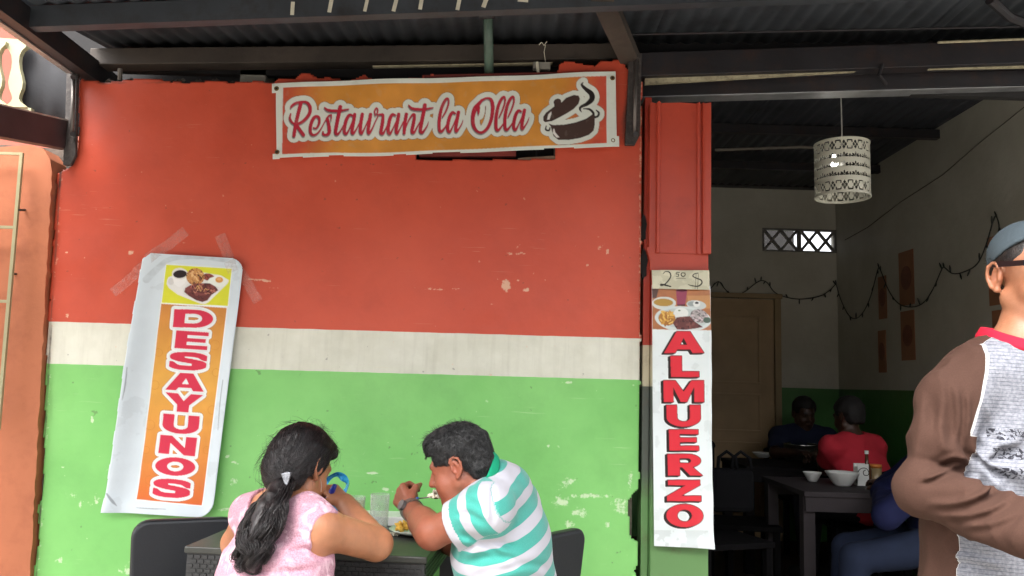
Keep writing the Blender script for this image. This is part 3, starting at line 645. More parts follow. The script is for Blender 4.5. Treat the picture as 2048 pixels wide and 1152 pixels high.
# inner roof
zr_ = lambda y: P(1500, 376, BACK_Y).z + (3.16 - P(1500, 376, BACK_Y).z)*(BACK_Y-y)/(BACK_Y-4.8)
for i, (xa_, xb_) in enumerate(((-1.3, .3), (.25, 1.65), (1.6, 3.05))):
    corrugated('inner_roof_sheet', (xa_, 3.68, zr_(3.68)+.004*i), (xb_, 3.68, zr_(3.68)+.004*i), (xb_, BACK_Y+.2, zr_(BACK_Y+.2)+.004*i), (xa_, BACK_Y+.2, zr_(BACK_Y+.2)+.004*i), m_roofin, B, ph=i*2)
for y in (4.5, 5.4, 6.3):
    MB().box((ROOM_X0, y, zr_(y)-.075), (SIDE_X, y+.05, zr_(y)-.012)).build('inner_purlin', m_steel, B)
MB().box((ROOM_X0, BACK_Y-.10, zb0-.005), (SIDE_X, BACK_Y-.001, zb0+.085)).build('inner_wall_plate', m_steel, B)
MB().tube([P(1430, 300, 5.4), P(1600, 294, 5.4), P(1650, 296, 5.4)], .010, 6).build('conduit', m_concrete, B)
# filling above the entrance beam so that the roof space stays closed
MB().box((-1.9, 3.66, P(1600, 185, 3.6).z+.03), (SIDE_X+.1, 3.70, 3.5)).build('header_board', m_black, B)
# thin tube standing in for the crack along the side wall
q = [(2060, 205), (1960, 285), (1885, 350), (1800, 405), (1735, 455), (1690, 480)]
MB().tube([Px(x, y, SIDE_X-.006) for x, y in q], .003, 5).build('crack_line', M('crack_tube', (92, 87, 78), .8, .15, 20, 0), B)

# ------------------------------------------------------------------ neighbouring building at the left
NB = empty('neighbouring_building', (-2.6, 3.6, 0), 'orange plastered building beside the restaurant with cream window grille', 'building')
m_orange = M('orange_plaster', (176, 104, 70), .75, .1, 2.5, .35, 40, dirt=(146, 80, 52), dirt_amt=.6)
m_cream = M('cream_paint', (160, 154, 120), .5, .1, 6, .1, dirt=(170, 150, 110), dirt_amt=.4)
edge = [(-420, 300), (0, 294), (60, 290), (86, 297), (100, 318), (104, 345)]
er = random.Random(8)
for k in range(60):
    yy = 360+k*14; edge.append((104-(yy-345)*.0545+er.uniform(-1.6, 1.6), yy))
edge += [(-66, 2400), (-900, 2400)]
MB().quadbar([P(x, y, 3.472) for x, y in edge], (0, .16, 0)).build('plaster_wall', m_orange, NB)
for (a_, b_) in (((46, 306), (0, 830)), ): MB().beam(P(44, 306, 3.42), P(-4, 860, 3.42), .014, .014).build('grille_bar', m_cream, NB)
for (yl, xr_) in ((308, 42), (455, 31), (603, 19), (755, 6)): MB().beam(P(-260, yl-8, 3.42), P(xr_, yl, 3.42), .012, .012).build('grille_bar', m_cream, NB)
for px in (-60, -130): MB().beam(P(px, 304, 3.43), P(px-50, 860, 3.43), .012, .012).build('grille_bar', m_cream, NB)
for (px, py) in ((42, 420), (24, 548)): MB().tube([P(px-3, py, 3.415), P(px+8, py, 3.47)], .005, 6).build('grille_pin', m_steel, NB)
a_, b_ = P(133, 272, 3.52), P(-90, 226, 2.95)
MB().beam(a_, b_, .06, .125).build('porch_beam', M('maroon_steel', (66, 50, 52), .5, .25, 5, .2), NB)
MB().beam(a_+Vector((0, 0, .066)), b_+Vector((0, 0, .066)), .064, .006).build('porch_flashing', M('pale_flashing', (190, 184, 176), .4, .1, 8, metal=.4), NB)
MB().quadbar([P(-60, 285, 3.6), P(150, 300, 3.6), P(150, 360, 3.6), P(-60, 330, 3.6)], (0, .03, 0)).build('mortar_strip', m_mortar, NB)  # dark mortar round the top corner of the neighbouring wall
corrugated('side_sheet', P(38, 240, 3.62), P(146, 262, 3.62), P(150, 90, 3.66), P(34, 60, 3.66), M('side_sheet_metal', (34, 34, 37), .85, .2, 4, .2, dirt=(36, 32, 32), dirt_amt=.6), NB, .09, .006)
# cut-out balusters of the balcony rail
def baluster(cx, y):
    prof = [(0, 22), (.05, 20), (.10, 13), (.18, 8), (.28, 7), (.38, 8), (.50, 12), (.60, 14.5), (.70, 13), (.80, 8), (.86, 6.5), (.91, 9), (.95, 15), (1, 22)]
    L_, R_ = [], []
    for v, hw in prof:
        py = 88 + v*126 + (cx-30)*.12; L_.append(P(cx-hw, py, y)); R_.append(P(cx+hw, py, y))
    MB().quadbar(L_ + R_[::-1], (0, .025, 0)).build('baluster', m_cream, NB)
    return
for i, cx in enumerate((31, -10, -51)): baluster(cx, 3.59 - .02*i)
MB().quadbar([P(-120, 66, 3.57), P(54, 80, 3.60), P(52, 92, 3.60), P(-120, 78, 3.57)], (0, .04, 0)).build('rail', m_cream, NB)
MB().quadbar([P(-120, 200, 3.57), P(62, 216, 3.60), P(62, 232, 3.60), P(-120, 218, 3.57)], (0, .04, 0)).build('rail', m_cream, NB)
MB().box((-5.5, 4.7, 2.2), (-2.0, 4.85, P(20, 30, 4.7).z)).build('upper_wall', M('salmon_plaster', (142, 82, 66), .8, .1, 3, .3), NB)
MB().box((-5.5, 3.7, -.1), (-2.3, 4.7, 2.3)).build('lower_storey', m_orange, NB)
# a block of houses across the back so that daylight behind the vents stays outdoors
RH = empty('rear_house', (1.2, 9.0, -.15), 'grey rear house glimpsed through the lattice vent blocks', 'building')
MB().box((.8, 8.6, -.15), (P(1588, 480, 8.6).x, 10.5, 3.4)).build('wall', M('dark_rear_wall', (28, 26, 25), .9, .2, 4, .2), RH)
MB().box((.7, 8.5, 3.401), (P(1588, 480, 8.6).x+.1, 10.6, 3.5)).build('roof', m_roofmetal, RH)

# ------------------------------------------------------------------ unseen house row added behind the viewer to cut low sky light
OB = empty('added_row_house', (0, -9.5, -.15), 'plain two-storey house row added across the street to block low sky', 'building')
m_far = M('far_plaster', (150, 140, 126), .85, .15, .6, .3, 8, dirt=(110, 100, 90), dirt_amt=.4)
MB().box((-14, -14, -.15), (14, -9.5, 5.2)).build('wall', m_far, OB)
MB().box((-14.3, -14.3, 5.201), (14.3, -9.1, 5.4)).build('roof', m_roofmetal, OB)
for k in range(9):
    x = -12.4 + k*3.0
    w1 = MB().box((x, -9.52, .9 if k % 3 else -.14), (x+1.1, -9.46, 2.1)).build('window', m_black, OB); MB().box((x, -9.52, 3.2), (x+1.1, -9.46, 4.4)).build('window', m_black, OB)
# ------------------------------------------------------------------ banner over the wall
def banner():
    b = Board(535, 130, 1245, 325, 3.0, (222, 226, 216))
    inner = b.poly([(567, 176), (700, 171), (900, 164), (1213, 152), (1213, 287), (900, 299), (700, 306), (564, 308)])
    t = sstep(575, 690, b.X + 22*np.sin(b.Y/24.0)) * (1 - sstep(1105, 1200, b.X + 10*np.sin(b.Y/15.0)))
    nz = b.noise(.035, 4, 5)
    base = np.array(lin((205, 84, 62)))*(1-t[..., None]) + np.array(lin((216, 146, 62)))*t[..., None]
    base = base * (1 + .16*nz)[..., None]
    b.put(b.soft(inner), base)
    A = lambda pts: [((x/8.23)+560, (y/8.23)+160, w_/8.23) for x, y, w_ in pts]
    Bq = lambda pts: [((x/8.23)+720, (y/8.23)+160, w_/8.23) for x, y, w_ in pts]
    C = lambda pts, dx=0, dy=0: [(((x+dx)/8.23)+870, ((y+dy)/8.23)+160, w_/8.23) for x, y, w_ in pts]
    la = [(330, 545, 30), (285, 530, 45), (240, 600, 55), (210, 730, 55), (210, 820, 50), (240, 850, 40), (290, 760, 22), (345, 630, 20)]
    la2 = [(385, 525, 55), (360, 660, 55), (340, 790, 52), (350, 840, 42), (400, 780, 22), (440, 710, 18), (460, 650, 8)]
    ell1 = [(1055, 600, 22), (1110, 480, 28), (1150, 350, 30), (1145, 268, 30), (1100, 290, 45), (1045, 400, 50), (1010, 560, 55), (1000, 710, 55), (1010, 800, 50), (1040, 815, 40), (1090, 760, 25), (1135, 690, 18)]
    S_ = [A([(180, 465, 24), (200, 430, 38), (270, 385, 40), (370, 365, 35), (450, 380, 50), (495, 450, 55), (490, 540, 55), (440, 620, 50), (370, 685, 45), (310, 715, 40), (240, 725, 35), (190, 690, 40), (165, 630, 38), (178, 560, 22)]),
          A([(345, 390, 60), (300, 560, 58), (262, 720, 58), (240, 840, 58), (228, 920, 55)]), A([(275, 735, 45), (310, 800, 55), (385, 905, 60)]),
          A([(550, 790, 25), (600, 795, 30), (640, 730, 40), (650, 660, 45), (630, 610, 45), (580, 605, 45), (530, 670, 55), (500, 780, 55), (505, 870, 50), (550, 910, 40), (620, 880, 28), (680, 800, 20), (740, 690, 18), (800, 600, 28), (845, 580, 26)]),
          A([(848, 585, 22), (845, 640, 22), (842, 690, 8)]), A([(780, 640, 50), (805, 740, 55), (815, 860, 60), (775, 910, 45), (715, 900, 40), (710, 855, 26)]),
          A([(995, 450, 65), (965, 600, 62), (935, 760, 60), (920, 870, 55), (945, 905, 40), (1000, 850, 25), (1060, 740, 18)]), A([(735, 460, 26), (790, 500, 45), (900, 515, 48), (1010, 510, 40), (1135, 492, 20)]),
          A([(1205, 600, 30), (1150, 585, 45), (1100, 660, 55), (1070, 780, 55), (1065, 870, 50), (1095, 895, 40), (1140, 830, 25), (1200, 690, 22)]), A([(1235, 580, 55), (1210, 730, 55), (1190, 850, 52), (1205, 890, 42), (1260, 820, 22), (1310, 720, 18)]),
          A([(1360, 575, 55), (1335, 720, 55), (1325, 850, 52), (1345, 885, 42), (1390, 810, 22), (1450, 680, 20)]), A([(1495, 575, 55), (1470, 720, 55), (1450, 840, 50), (1465, 880, 40), (1520, 800, 25), (1570, 690, 20), (1615, 600, 18)]),
          Bq([(255, 590, 25), (245, 520, 26), (275, 470, 24), (297, 505, 24), (283, 570, 25), (330, 575, 30), (378, 580, 45), (370, 700, 55), (350, 800, 55), (340, 865, 52), (375, 875, 40), (420, 800, 22), (455, 720, 18)]),
          Bq([(580, 575, 30), (530, 568, 45), (490, 640, 55), (465, 760, 55), (460, 850, 50), (490, 875, 40), (540, 790, 22), (600, 660, 20)]), Bq([(635, 560, 55), (610, 700, 55), (590, 820, 52), (605, 870, 42), (650, 800, 22), (710, 680, 20)]),
          Bq([(760, 555, 55), (735, 700, 55), (722, 865, 50)]), Bq([(745, 780, 20), (800, 650, 22), (860, 565, 35), (893, 570, 45), (880, 680, 55), (855, 800, 55), (855, 855, 48), (890, 850, 35), (950, 740, 20), (985, 680, 18)]),
          Bq([(1065, 405, 65), (1040, 540, 62), (1005, 720, 60), (990, 830, 55), (1020, 860, 42), (1070, 800, 28), (1110, 730, 18), (1125, 675, 8)]), Bq([(800, 412, 26), (850, 460, 45), (950, 475, 48), (1080, 470, 38), (1200, 447, 20)]),
          C([(120, 605, 22), (180, 500, 28), (220, 380, 30), (213, 302, 30), (170, 320, 45), (110, 440, 50), (75, 600, 55), (65, 740, 55), (75, 830, 50), (110, 840, 40), (160, 780, 25), (195, 720, 18)]),
          C(la), C(la2), C([(760, 330, 40), (850, 287, 30), (920, 310, 48), (948, 400, 58), (945, 520, 58), (920, 650, 55), (860, 780, 50), (770, 852, 42), (690, 830, 45), (632, 740, 60), (622, 600, 65), (655, 470, 75), (705, 400, 60), (765, 330, 40)]), C([(712, 440, 60), (714, 510, 40), (712, 560, 14)]),
          C(ell1), C(ell1, 148, -4), C(la, 1088, -34), C(la2, 1088, -34)]
    red = np.zeros(b.X.shape, bool)
    for s_ in S_: red |= b.stroke(s_)
    # kettle mark
    K = lambda pts: [(x/5.237+880, y/5.237+120) + ((p_[0]/5.237,) if p_ else ()) for x, y, *p_ in pts]
    pot = b.poly(K([(1135, 668), (1180, 685), (1300, 680), (1420, 655), (1530, 615), (1600, 565), (1622, 580), (1620, 680), (1608, 740), (1560, 785), (1470, 818), (1350, 838), (1240, 838), (1190, 800), (1170, 740), (1160, 700)]))
    lid = b.poly(K([(1080, 600), (1110, 555), (1190, 495), (1250, 455), (1275, 445), (1320, 400), (1400, 370), (1450, 375), (1465, 410), (1450, 460), (1400, 515), (1330, 560), (1250, 605), (1170, 645), (1100, 655), (1080, 635)])) | b.ell(1228/5.237+880, 442/5.237+120, 7.6, 6.2, -25) | b.poly(K([(1195, 470), (1260, 445), (1250, 490), (1200, 500)]))
    bits = np.zeros_like(pot)
    for pts in ([(1500, 235, 6), (1485, 265, 24), (1530, 310, 40), (1585, 355, 55), (1590, 410, 55), (1540, 460, 40), (1480, 490, 28), (1465, 515, 22), (1482, 546, 6)], [(1500, 512, 8), (1560, 514, 22), (1600, 545, 25), (1612, 580, 22)], [(1615, 600, 22), (1650, 590, 22), (1665, 555, 22), (1638, 525, 12)], [(1112, 695, 10), (1108, 732, 18), (1140, 742, 18), (1152, 712, 12)]): bits |= b.stroke(K(pts))
    shine = b.poly(K([(1185, 722), (1182, 770), (1220, 815), (1252, 812), (1208, 762), (1197, 722)])) | b.poly(K([(1120, 628), (1134, 572), (1168, 540), (1164, 575), (1146, 628)]))
    mark = pot | lid | bits
    dark = (b.grow(red, 11.0) & inner) | (b.grow(mark, 9.8) & inner)
    b.put(b.soft(dark), (120, 74, 40)); 
    b.put(b.soft((b.grow(red, 10.3) | b.grow(mark, 9.2)) & inner), (222, 226, 216))
    b.put(b.soft(b.shift(red, -.6, 2.6), 2), (120, 112, 112), .85)
    b.put(b.soft(red), (108, 18, 36)); b.put(b.soft(b.shift(red, .5, -.6) & red), (192, 36, 60))
    b.put(b.soft(mark), (30, 20, 18)); b.put(b.soft((pot | lid) & b.shift(pot | lid, 0, -1.2) & b.shift(pot | lid, 1, 1)), (72, 52, 46)); b.put(b.soft(shine), (232, 230, 224))
    b.put(b.soft(b.noise(.09, 8, 5) > .34, 5), (176, 172, 158), .10)
    cs = [P(544, 167, WALL_Y-.03), P(1236, 142, WALL_Y-.03), P(1238, 294, WALL_Y-.03), P(545, 318, WALL_Y-.03)]
    def rel(u, v): return .009*np.sin(u*7.0+v*1.5) * (1-np.abs(2*u-1)**3) + .004*np.sin(u*23+v*4) + .010*np.exp(-((v-1)/.2)**2)*np.sin(u*15)*.4
    def trim(u, v): return ((u < .011) & (v > .13) & (v < .93) & (np.sin(v*31) > -1.2)) | ((v > .985) & (u > .02) & (u < .97) & (np.sin(u*40)+np.sin(u*17) > .6)) | ((u > .994) & (v < .86))
    o = sheet('banner', cs, 600, 132, rel, .0012, b, M_print('banner_vinyl', .38), trim=trim, label='long orange vinyl banner with a cooking pot drawing on the red wall', cat='banner')
    o.modifiers['thickness'].use_rim_only = True
    m_br = M('brass', (120, 96, 62), .35, .2, 30, .1, metal=.9)
    for px, py in ((553, 177), (554, 304), (1225, 156), (1226, 281)):
        c0 = P(px, py, WALL_Y-.034)
        g = MB()
        ring = [(math.cos(a), math.sin(a)) for a in np.linspace(0, 2*math.pi, 16, endpoint=False)]
        v = [c0 + Vector((r*x, d, r*z)) for r, d in ((.011, 0), (.009, -.004), (.006, -.004), (.0055, .002)) for x, z in ring]
        g.add(v, [(i*16+k, i*16+(k+1) % 16, (i+1)*16+(k+1) % 16, (i+1)*16+k) for i in range(3) for k in range(16)] + [tuple(range(48, 64))])
        gr = g.build('grommet', m_br, o, smooth=True)
        MB().tube([c0 + Vector((0, -.002, 0)), c0 + Vector((0, .03, 0))], .005, 8).build('nail', m_black, gr)
banner()

# ------------------------------------------------------------------ breakfast sign taped to the wall
def desayunos():
    b = Board(205, 495, 500, 1045, 3.0, (214, 224, 230))
    sc_ = lambda x, y, oy: (x/3.6+200, y/3.6+oy)
    # orange field, deeper towards both ends
    fld = b.poly([(324, 608), (454, 616), (406, 1010), (275, 998)]); v = np.clip((b.Y-608)/400.0, 0, 1)
    cA, cB, cC = (np.array(lin(c)) for c in ((204, 132, 62), (226, 166, 72), (216, 104, 46)))
    e = v[..., None]; fc = np.where(e < .35, cA+(cB-cA)*e/.35, cB+(cC-cB)*np.clip((e-.35)/.65, 0, 1)**1.5)
    fc = fc*(1+.07*b.noise(.05, 2, 3))[..., None]
    b.put(b.soft(b.grow(fld, 1.6)), (242, 246, 244)); b.put(b.soft(fld), fc)
    for cx, cy, r in ((440, 640, 9), (318, 705, 8), (345, 700, 9), (430, 690, 10), (425, 820, 9), (300, 850, 10), (292, 900, 8), (415, 900, 8), (310, 770, 9), (432, 745, 8), (300, 960, 9)):
        b.put(b.soft(b.ell(cx, cy, r, r) & ~b.ell(cx, cy, r-.9, r-.9) & fld), (196, 116, 40), .5)
    letters = [('D', (540, 642), (822, 650), (527, 772), 440), ('E', (552, 795), (785, 810), (537, 922), 440), ('S', (508, 945), (775, 958), (495, 1075), 440), ('A', (485, 15), (765, 30), (468, 142), 740), ('Y', (470, 160), (745, 181), (457, 292), 740), ('U', (456, 313), (721, 333), (446, 448), 740), ('N', (436, 465), (703, 488), (420, 598), 740), ('O', (406, 620), (697, 636), (394, 752), 740), ('S', (392, 775), (662, 792), (380, 908), 740)]
    red = np.zeros(b.X.shape, bool)
    for ch, tl, tr, bl, oy in letters: red |= b.letter(ch, sc_(*tl, oy), sc_(*tr, oy), sc_(*bl, oy))
    b.put(b.soft(b.grow(red, 7.2)), (150, 84, 50), .8); b.put(b.soft(b.grow(red, 6.5)), (236, 240, 238))
    inn = b.grow(red, 3.2); b.put(b.soft(inn & ~b.grow(red, 1.4)), (222, 226, 226))
    b.put(b.soft(red), (214, 48, 76))
    # breakfast picture
    F = lambda x, y: (x/11.52+320, y/11.52+520)
    pic = b.poly([(334, 530), (464, 538), (456, 612), (325, 606)])
    b.put(b.soft(b.grow(pic, 1.4)), (240, 244, 240)); b.put(b.soft(pic), (222, 222, 56))
    plate = b.poly([F(*q) for q in ((180, 470), (215, 400), (300, 370), (640, 420), (1000, 290), (1420, 360), (1600, 470), (1570, 540), (1120, 980), (1040, 1020), (940, 1010), (420, 800), (220, 650), (170, 560))])
    b.put(b.soft(plate, 2), (232, 230, 226)); b.put(b.soft(b.poly([F(*q) for q in ((540, 700), (640, 560), (1000, 380), (1400, 420), (1480, 520), (1050, 950), (960, 960), (560, 800))]), 3), (214, 214, 208), .6)
    b.put(b.soft(b.ell(*F(270, 500), 6, 7)), (216, 212, 208))
    b.put(b.soft(b.poly([F(*q) for q in ((290, 330), (640, 330), (600, 540), (490, 620), (420, 620), (345, 560))])), (240, 238, 234)); b.put(b.soft(b.ell(*F(475, 320), 16, 11.5, 4)), (226, 222, 214)); b.put(b.soft(b.ell(*F(478, 330), 13.6, 7.8, -4)), (40, 28, 28))
    ham = b.ell(*F(1130, 400), 12, 7, 10); b.put(b.soft(ham), (150, 70, 56)); b.put(b.soft(ham & (b.noise(.4, 3, 2) > .1)), (96, 36, 30))
    egg = b.poly([F(*q) for q in ((1110, 480), (1160, 420), (1330, 365), (1440, 380), (1560, 470), (1500, 600), (1380, 640), (1230, 570), (1120, 520))]); b.put(b.soft(egg, 2), (236, 238, 228)); b.put(b.soft(b.ell(*F(1375, 460), 7.6, 5.8), 2), (222, 156, 78)); b.put(b.soft(b.ell(*F(1370, 445), 4, 2.5), 2), (240, 190, 130), .8)
    rice = b.ell(*F(830, 390), 18, 17); n1, n2 = b.noise(.22, 11, 3), b.noise(.3, 12, 3)
    b.put(b.soft(rice), (204, 146, 86)); b.put(b.soft(rice & (n1 > .12)), (146, 78, 46)); b.put(b.soft(rice & (n2 > .25)), (232, 190, 136)); b.put(b.soft(rice & (b.noise(.3, 14, 2) > .38)), (86, 48, 32))
    meat = b.poly([F(*q) for q in ((575, 740), (600, 650), (700, 590), (900, 540), (1150, 540), (1290, 620), (1350, 700), (1200, 800), (1100, 930), (980, 970), (850, 930), (680, 830))])
    b.put(b.soft(meat), (104, 50, 48)); b.put(b.soft(meat & (b.noise(.16, 15, 3) > .18)), (134, 70, 66)); b.put(b.soft(meat & (b.noise(.2, 16, 3) > .3)), (70, 26, 28))
    rnd = random.Random(5)
    for k in range(11):
        x, y = rnd.uniform(700, 1250), rnd.uniform(560, 800); pts = [(*F(x+i*36, y+rnd.uniform(-50, 50)), .9) for i in range(4)]
        b.put(b.soft(b.stroke(pts) & plate), rnd.choice([(232, 160, 130), (214, 130, 110), (240, 190, 120)]))
    # handling dirt on the sheet edges
    outer = ~fld & ~b.grow(fld, 3) & ~pic
    sm = (b.noise(.03, 21, 6) > .28) & outer; b.put(b.soft(sm, 6), (176, 184, 188), .22)
    fold = b.stroke([(296, 560, 14), (320, 535, 12), (345, 518, 10), (400, 516, 6), (470, 524, 8)]); b.put(b.soft(fold, 6)*(.5+.5*b.noise(.1, 5)), (140, 146, 148), .55)
    for pts in ([(262, 735, 1.5), (258, 770, 3), (252, 800, 1)], [(447, 760, 1.5), (442, 800, 2), (438, 860, 1)], [(275, 1014, 1), (300, 1016, 2), (335, 1017, 1)], [(222, 985, 3), (232, 1000, 5), (240, 1010, 1)]): b.put(b.soft(b.stroke(pts), 2), (90, 96, 100), .6)
    y = WALL_Y - .02
    cs = [P(289, 506, y), P(488, 518, y), P(427, 1035, y), P(213, 1022, y)]
    def rel(u, v): return .004 + .034*np.exp(-(u/.13)**2)*(.35+.65*sstep(.05, .5, v)) + .010*np.exp(-((1-u)/.08)**2)*sstep(.1, .4, v) + .004*np.sin(v*6+u*3) + .012*np.exp(-((1-v)/.05)**2)
    def corner(u, v, cu, cv, r):  # rounded corner; v runs 2.55 times longer than u
        du, dv = np.abs(u-cu), np.abs(v-cv)*2.55
        return (du < r) & (dv < r) & ((r-du)**2+(r-dv)**2 > r*r)
    def trim(u, v): return corner(u, v, 0, 0, .13) & (u+2.55*v < .075) | corner(u, v, 1, 0, .13) | corner(u, v, 1, 1, .15) | (u < .004*np.sin(v*50)+.004)
    o = sheet('breakfast_sign', cs, 176, 440, rel, .003, b, M_print('sign_board', .3), trim=trim, label='tall tilted white sign with red letters on orange, taped to the wall', cat='sign')
    o.modifiers['thickness'].use_rim_only = True
    # clear packing tape
    m, t, bs = nodes('clear_tape'); bs.inputs['Base Color'].default_value = (*lin((224, 196, 186)), 1); bs.inputs['Roughness'].default_value = .22
    L(t, ramp(t, noise(t, 90, 4, .7), [(.35, .05), (.7, .30)]), bs.inputs['Alpha']); bump(t, bs, noise(t, 40, 4, .7), .9, .01)
    for (x0, y0_, x1, y1_, w_) in ((372, 462, 300, 520, 22), (440, 470, 470, 545, 22), (478, 540, 520, 604, 20), (226, 586, 296, 530, 20)):
        p0, p1 = P(x0, y0_, WALL_Y-.0095), P(x1, y1_, WALL_Y-.0095); d = (p1-p0).normalized(); nrm = Vector((d.z, 0, -d.x))*(w_*3.5/1600/2)
        n = 14; V, Fc = [], []; rz_ = random.Random(x0)
        for i in range(n):
            c0 = p0.lerp(p1, i/(n-1)); c0.y -= (.001 + rz_.uniform(0, .0025)) + (.022*sstep(.55, .8, i/(n-1)))
            V += [c0-nrm, c0+nrm]
        Fc = [(2*i, 2*i+1, 2*i+3, 2*i+2) for i in range(n-1)]
        tp = obj('tape_strip', V, Fc, m, o, smooth=True)
desayunos()

# ------------------------------------------------------------------ lunch sign on the column
def almuerzo():
    b = Board(1295, 530, 1435, 1105, 3.0, (222, 230, 230))
    c5 = lambda x, y: (x/2.549+1270, y/2.549+700)
    boxes = [('A', 1327, 663, 1406, 706), ('L', 1341, 712, 1397, 754), ('M', 1327, 761, 1407, 804), ('U', 1333, 810, 1401, 853), ('E', 1338, 859, 1397, 901), ('R', 1335, 908, 1404, 951), ('Z', 1333, 960, 1401, 1002), ('O', 1332, 1008, 1405, 1054)]
    blk = np.zeros(b.X.shape, bool); red = blk.copy()
    for ch, x0, y0_, x1, y1_ in boxes:
        sh = (x0-1330)*0
        l = b.letter(ch, (x0, y0_), (x1, y0_), (x0+1, y1_)); red |= l; g = b.grow(l, 1.3)
        for k in range(6): blk |= b.shift(g, -k*.9, k*.45)
    b.put(b.soft(b.grow(blk, 1.2)), (240, 244, 242)); b.put(b.soft(blk), (34, 22, 20)); b.put(b.soft(red), (214, 44, 58))
    b.put(b.soft((b.noise(.04, 3, 5) > .3) & ~b.grow(blk, 1), 5), (186, 194, 192), .28)
    b.put(b.soft((b.Y > 1060) & (b.noise(.05, 7, 4) > .05), 3), (168, 174, 172), .35)
    # lunch plate picture
    G = lambda x, y: (x/8.53+1295, y/8.53+535)
    pic = b.poly([G(*q) for q in ((75, 365), (1060, 380), (1080, 1075), (85, 1055))])
    wood = np.array(lin((176, 112, 70)))*(1+.25*b.noise(.06, 5, 4))[..., None]; b.put(b.soft(pic), wood)
    b.put(b.soft(b.poly([G(*q) for q in ((75, 365), (190, 370), (150, 520), (80, 520))]) & pic, 3), (84, 58, 50)); b.put(b.soft(b.poly([G(*q) for q in ((680, 480), (1070, 480), (1075, 700), (690, 700))]) & pic, 4), (200, 150, 96), .7)
    b.put(b.soft(b.ell(*G(280, 610), 24, 13) & pic), (206, 210, 204)); b.put(b.soft(b.ell(*G(270, 597), 19.5, 7.6, 2) & pic), (176, 138, 60))
    b.put(b.soft(b.poly([G(*q) for q in ((485, 380), (680, 385), (640, 640), (505, 640))])), (146, 60, 86)); b.put(b.soft(b.poly([G(*q) for q in ((500, 630), (645, 630), (640, 655), (510, 655))])), (54, 26, 34)); b.put(b.soft(b.ell(*G(580, 390), 11, 3)), (96, 40, 60))
    b.put(b.soft(b.ell(*G(830, 640), 19.5, 9, 8) & pic), (196, 202, 200)); b.put(b.soft(b.ell(*G(760, 620), 9, 5)), (150, 158, 156)); b.put(b.soft(b.ell(*G(835, 620), 7, 6.5)), (222, 224, 220)); b.put(b.soft(b.ell(*G(838, 605), 3.8, 2.2)), (20, 16, 16))
    dish = b.ell(*G(600, 880), 56, 25.5, 4) & pic; b.put(b.soft(dish), (206, 214, 212)); b.put(b.soft(b.ell(*G(600, 870), 50, 20, 4) & pic, 2), (188, 198, 196))
    b.put(b.soft(b.ell(*G(570, 780), 14.5, 11)), (226, 228, 224)); b.put(b.soft(b.ell(*G(540, 735), 2.5, 1.5)), (110, 130, 90))
    fr = b.ell(*G(330, 870), 17, 14, 10); b.put(b.soft(fr), (176, 118, 50)); rnd = random.Random(2)
    for k in range(26):
        x, y, a = rnd.uniform(200, 440), rnd.uniform(740, 960), rnd.uniform(0, 3.1); l_ = rnd.uniform(35, 70)
        b.put(b.soft(b.stroke([(*G(x, y), 3.2), (*G(x+.5*l_*math.cos(a), y+.5*l_*math.sin(a)), 3.4), (*G(x+l_*math.cos(a), y+l_*math.sin(a)), 3)]) & dish), rnd.choice([(226, 182, 92), (206, 152, 66), (236, 200, 118), (160, 104, 44)]))
    st = b.poly([G(*q) for q in ((430, 950), (500, 850), (720, 830), (800, 920), (940, 1020), (820, 1040), (640, 1065), (500, 1055))]); b.put(b.soft(st), (104, 58, 56)); b.put(b.soft(st & (b.noise(.15, 9, 3) > .2), 2), (126, 76, 70)); b.put(b.soft(st & (b.noise(.2, 10, 3) > .35)), (70, 36, 36))
    sal = b.ell(*G(880, 830), 18, 13, 18) & pic; b.put(b.soft(sal), (168, 160, 158)); b.put(b.soft(sal & (b.noise(.35, 4, 2) > .12)), (96, 90, 92)); b.put(b.soft(sal & (b.noise(.35, 6, 2) > .22)), (206, 186, 190)); b.put(b.soft(b.ell(*G(1010, 900), 8, 6) & pic, 2), (70, 90, 76))
    cs = [P(1303.5, 570, 3.435), P(1420, 572, 3.435), P(1426, 1096, 3.435), P(1308, 1092, 3.435)]
    def rel(u, v): return .012*np.exp(-((1-u)/.22)**2)*(.3+.7*np.sin(v*5)**2) + .003*np.sin(v*9) + .018*np.exp(-((1-v)/.03)**2)*u + .003*np.sin(v*40)*np.exp(-((1-u)/.1)**2)
    o = sheet('lunch_sign', cs, 100, 440, rel, .0015, b, M_print('lunch_vinyl', .35), label='narrow white vertical sign with red capital letters hung on the entrance column', cat='sign')
    o.modifiers['thickness'].use_rim_only = True
    # handwritten price card
    b2 = Board(1295, 530, 1435, 600, 6.0, (206, 202, 178))
    b2.put(b2.soft(b2.noise(.05, 3, 5) > .1, 5), (180, 176, 150), .5)
    for pts in ([(260, 110, 10), (300, 75, 14), (370, 85, 20), (395, 150, 22), (350, 230, 22), (290, 290, 22), (230, 305, 26), (230, 285, 20), (300, 300, 28), (395, 325, 22)], [(550, 85, 12), (495, 85, 12), (492, 110, 14), (530, 115, 14), (525, 150, 14), (490, 152, 12)], [(640, 95, 14), (585, 95, 16), (575, 130, 18), (610, 155, 16), (640, 130, 16), (638, 92, 14)], [(490, 190, 8), (570, 182, 9), (650, 190, 7)], [(860, 100, 14), (800, 110, 16), (770, 150, 18), (830, 185, 20), (910, 220, 22), (920, 275, 24), (860, 320, 22), (760, 315, 18), (690, 295, 10)], [(825, 110, 8), (815, 240, 7), (808, 365, 7)], [(862, 120, 9), (856, 240, 8), (848, 370, 8)]):
        b2.put(b2.soft(b2.stroke([(*G(x, y), w_/8.53) for x, y, w_ in pts]), 2), (34, 34, 26))
    cs2 = [P(1303, 540.5, 3.425), P(1418, 541, 3.425), P(1419, 580, 3.425), P(1304, 577, 3.425)]
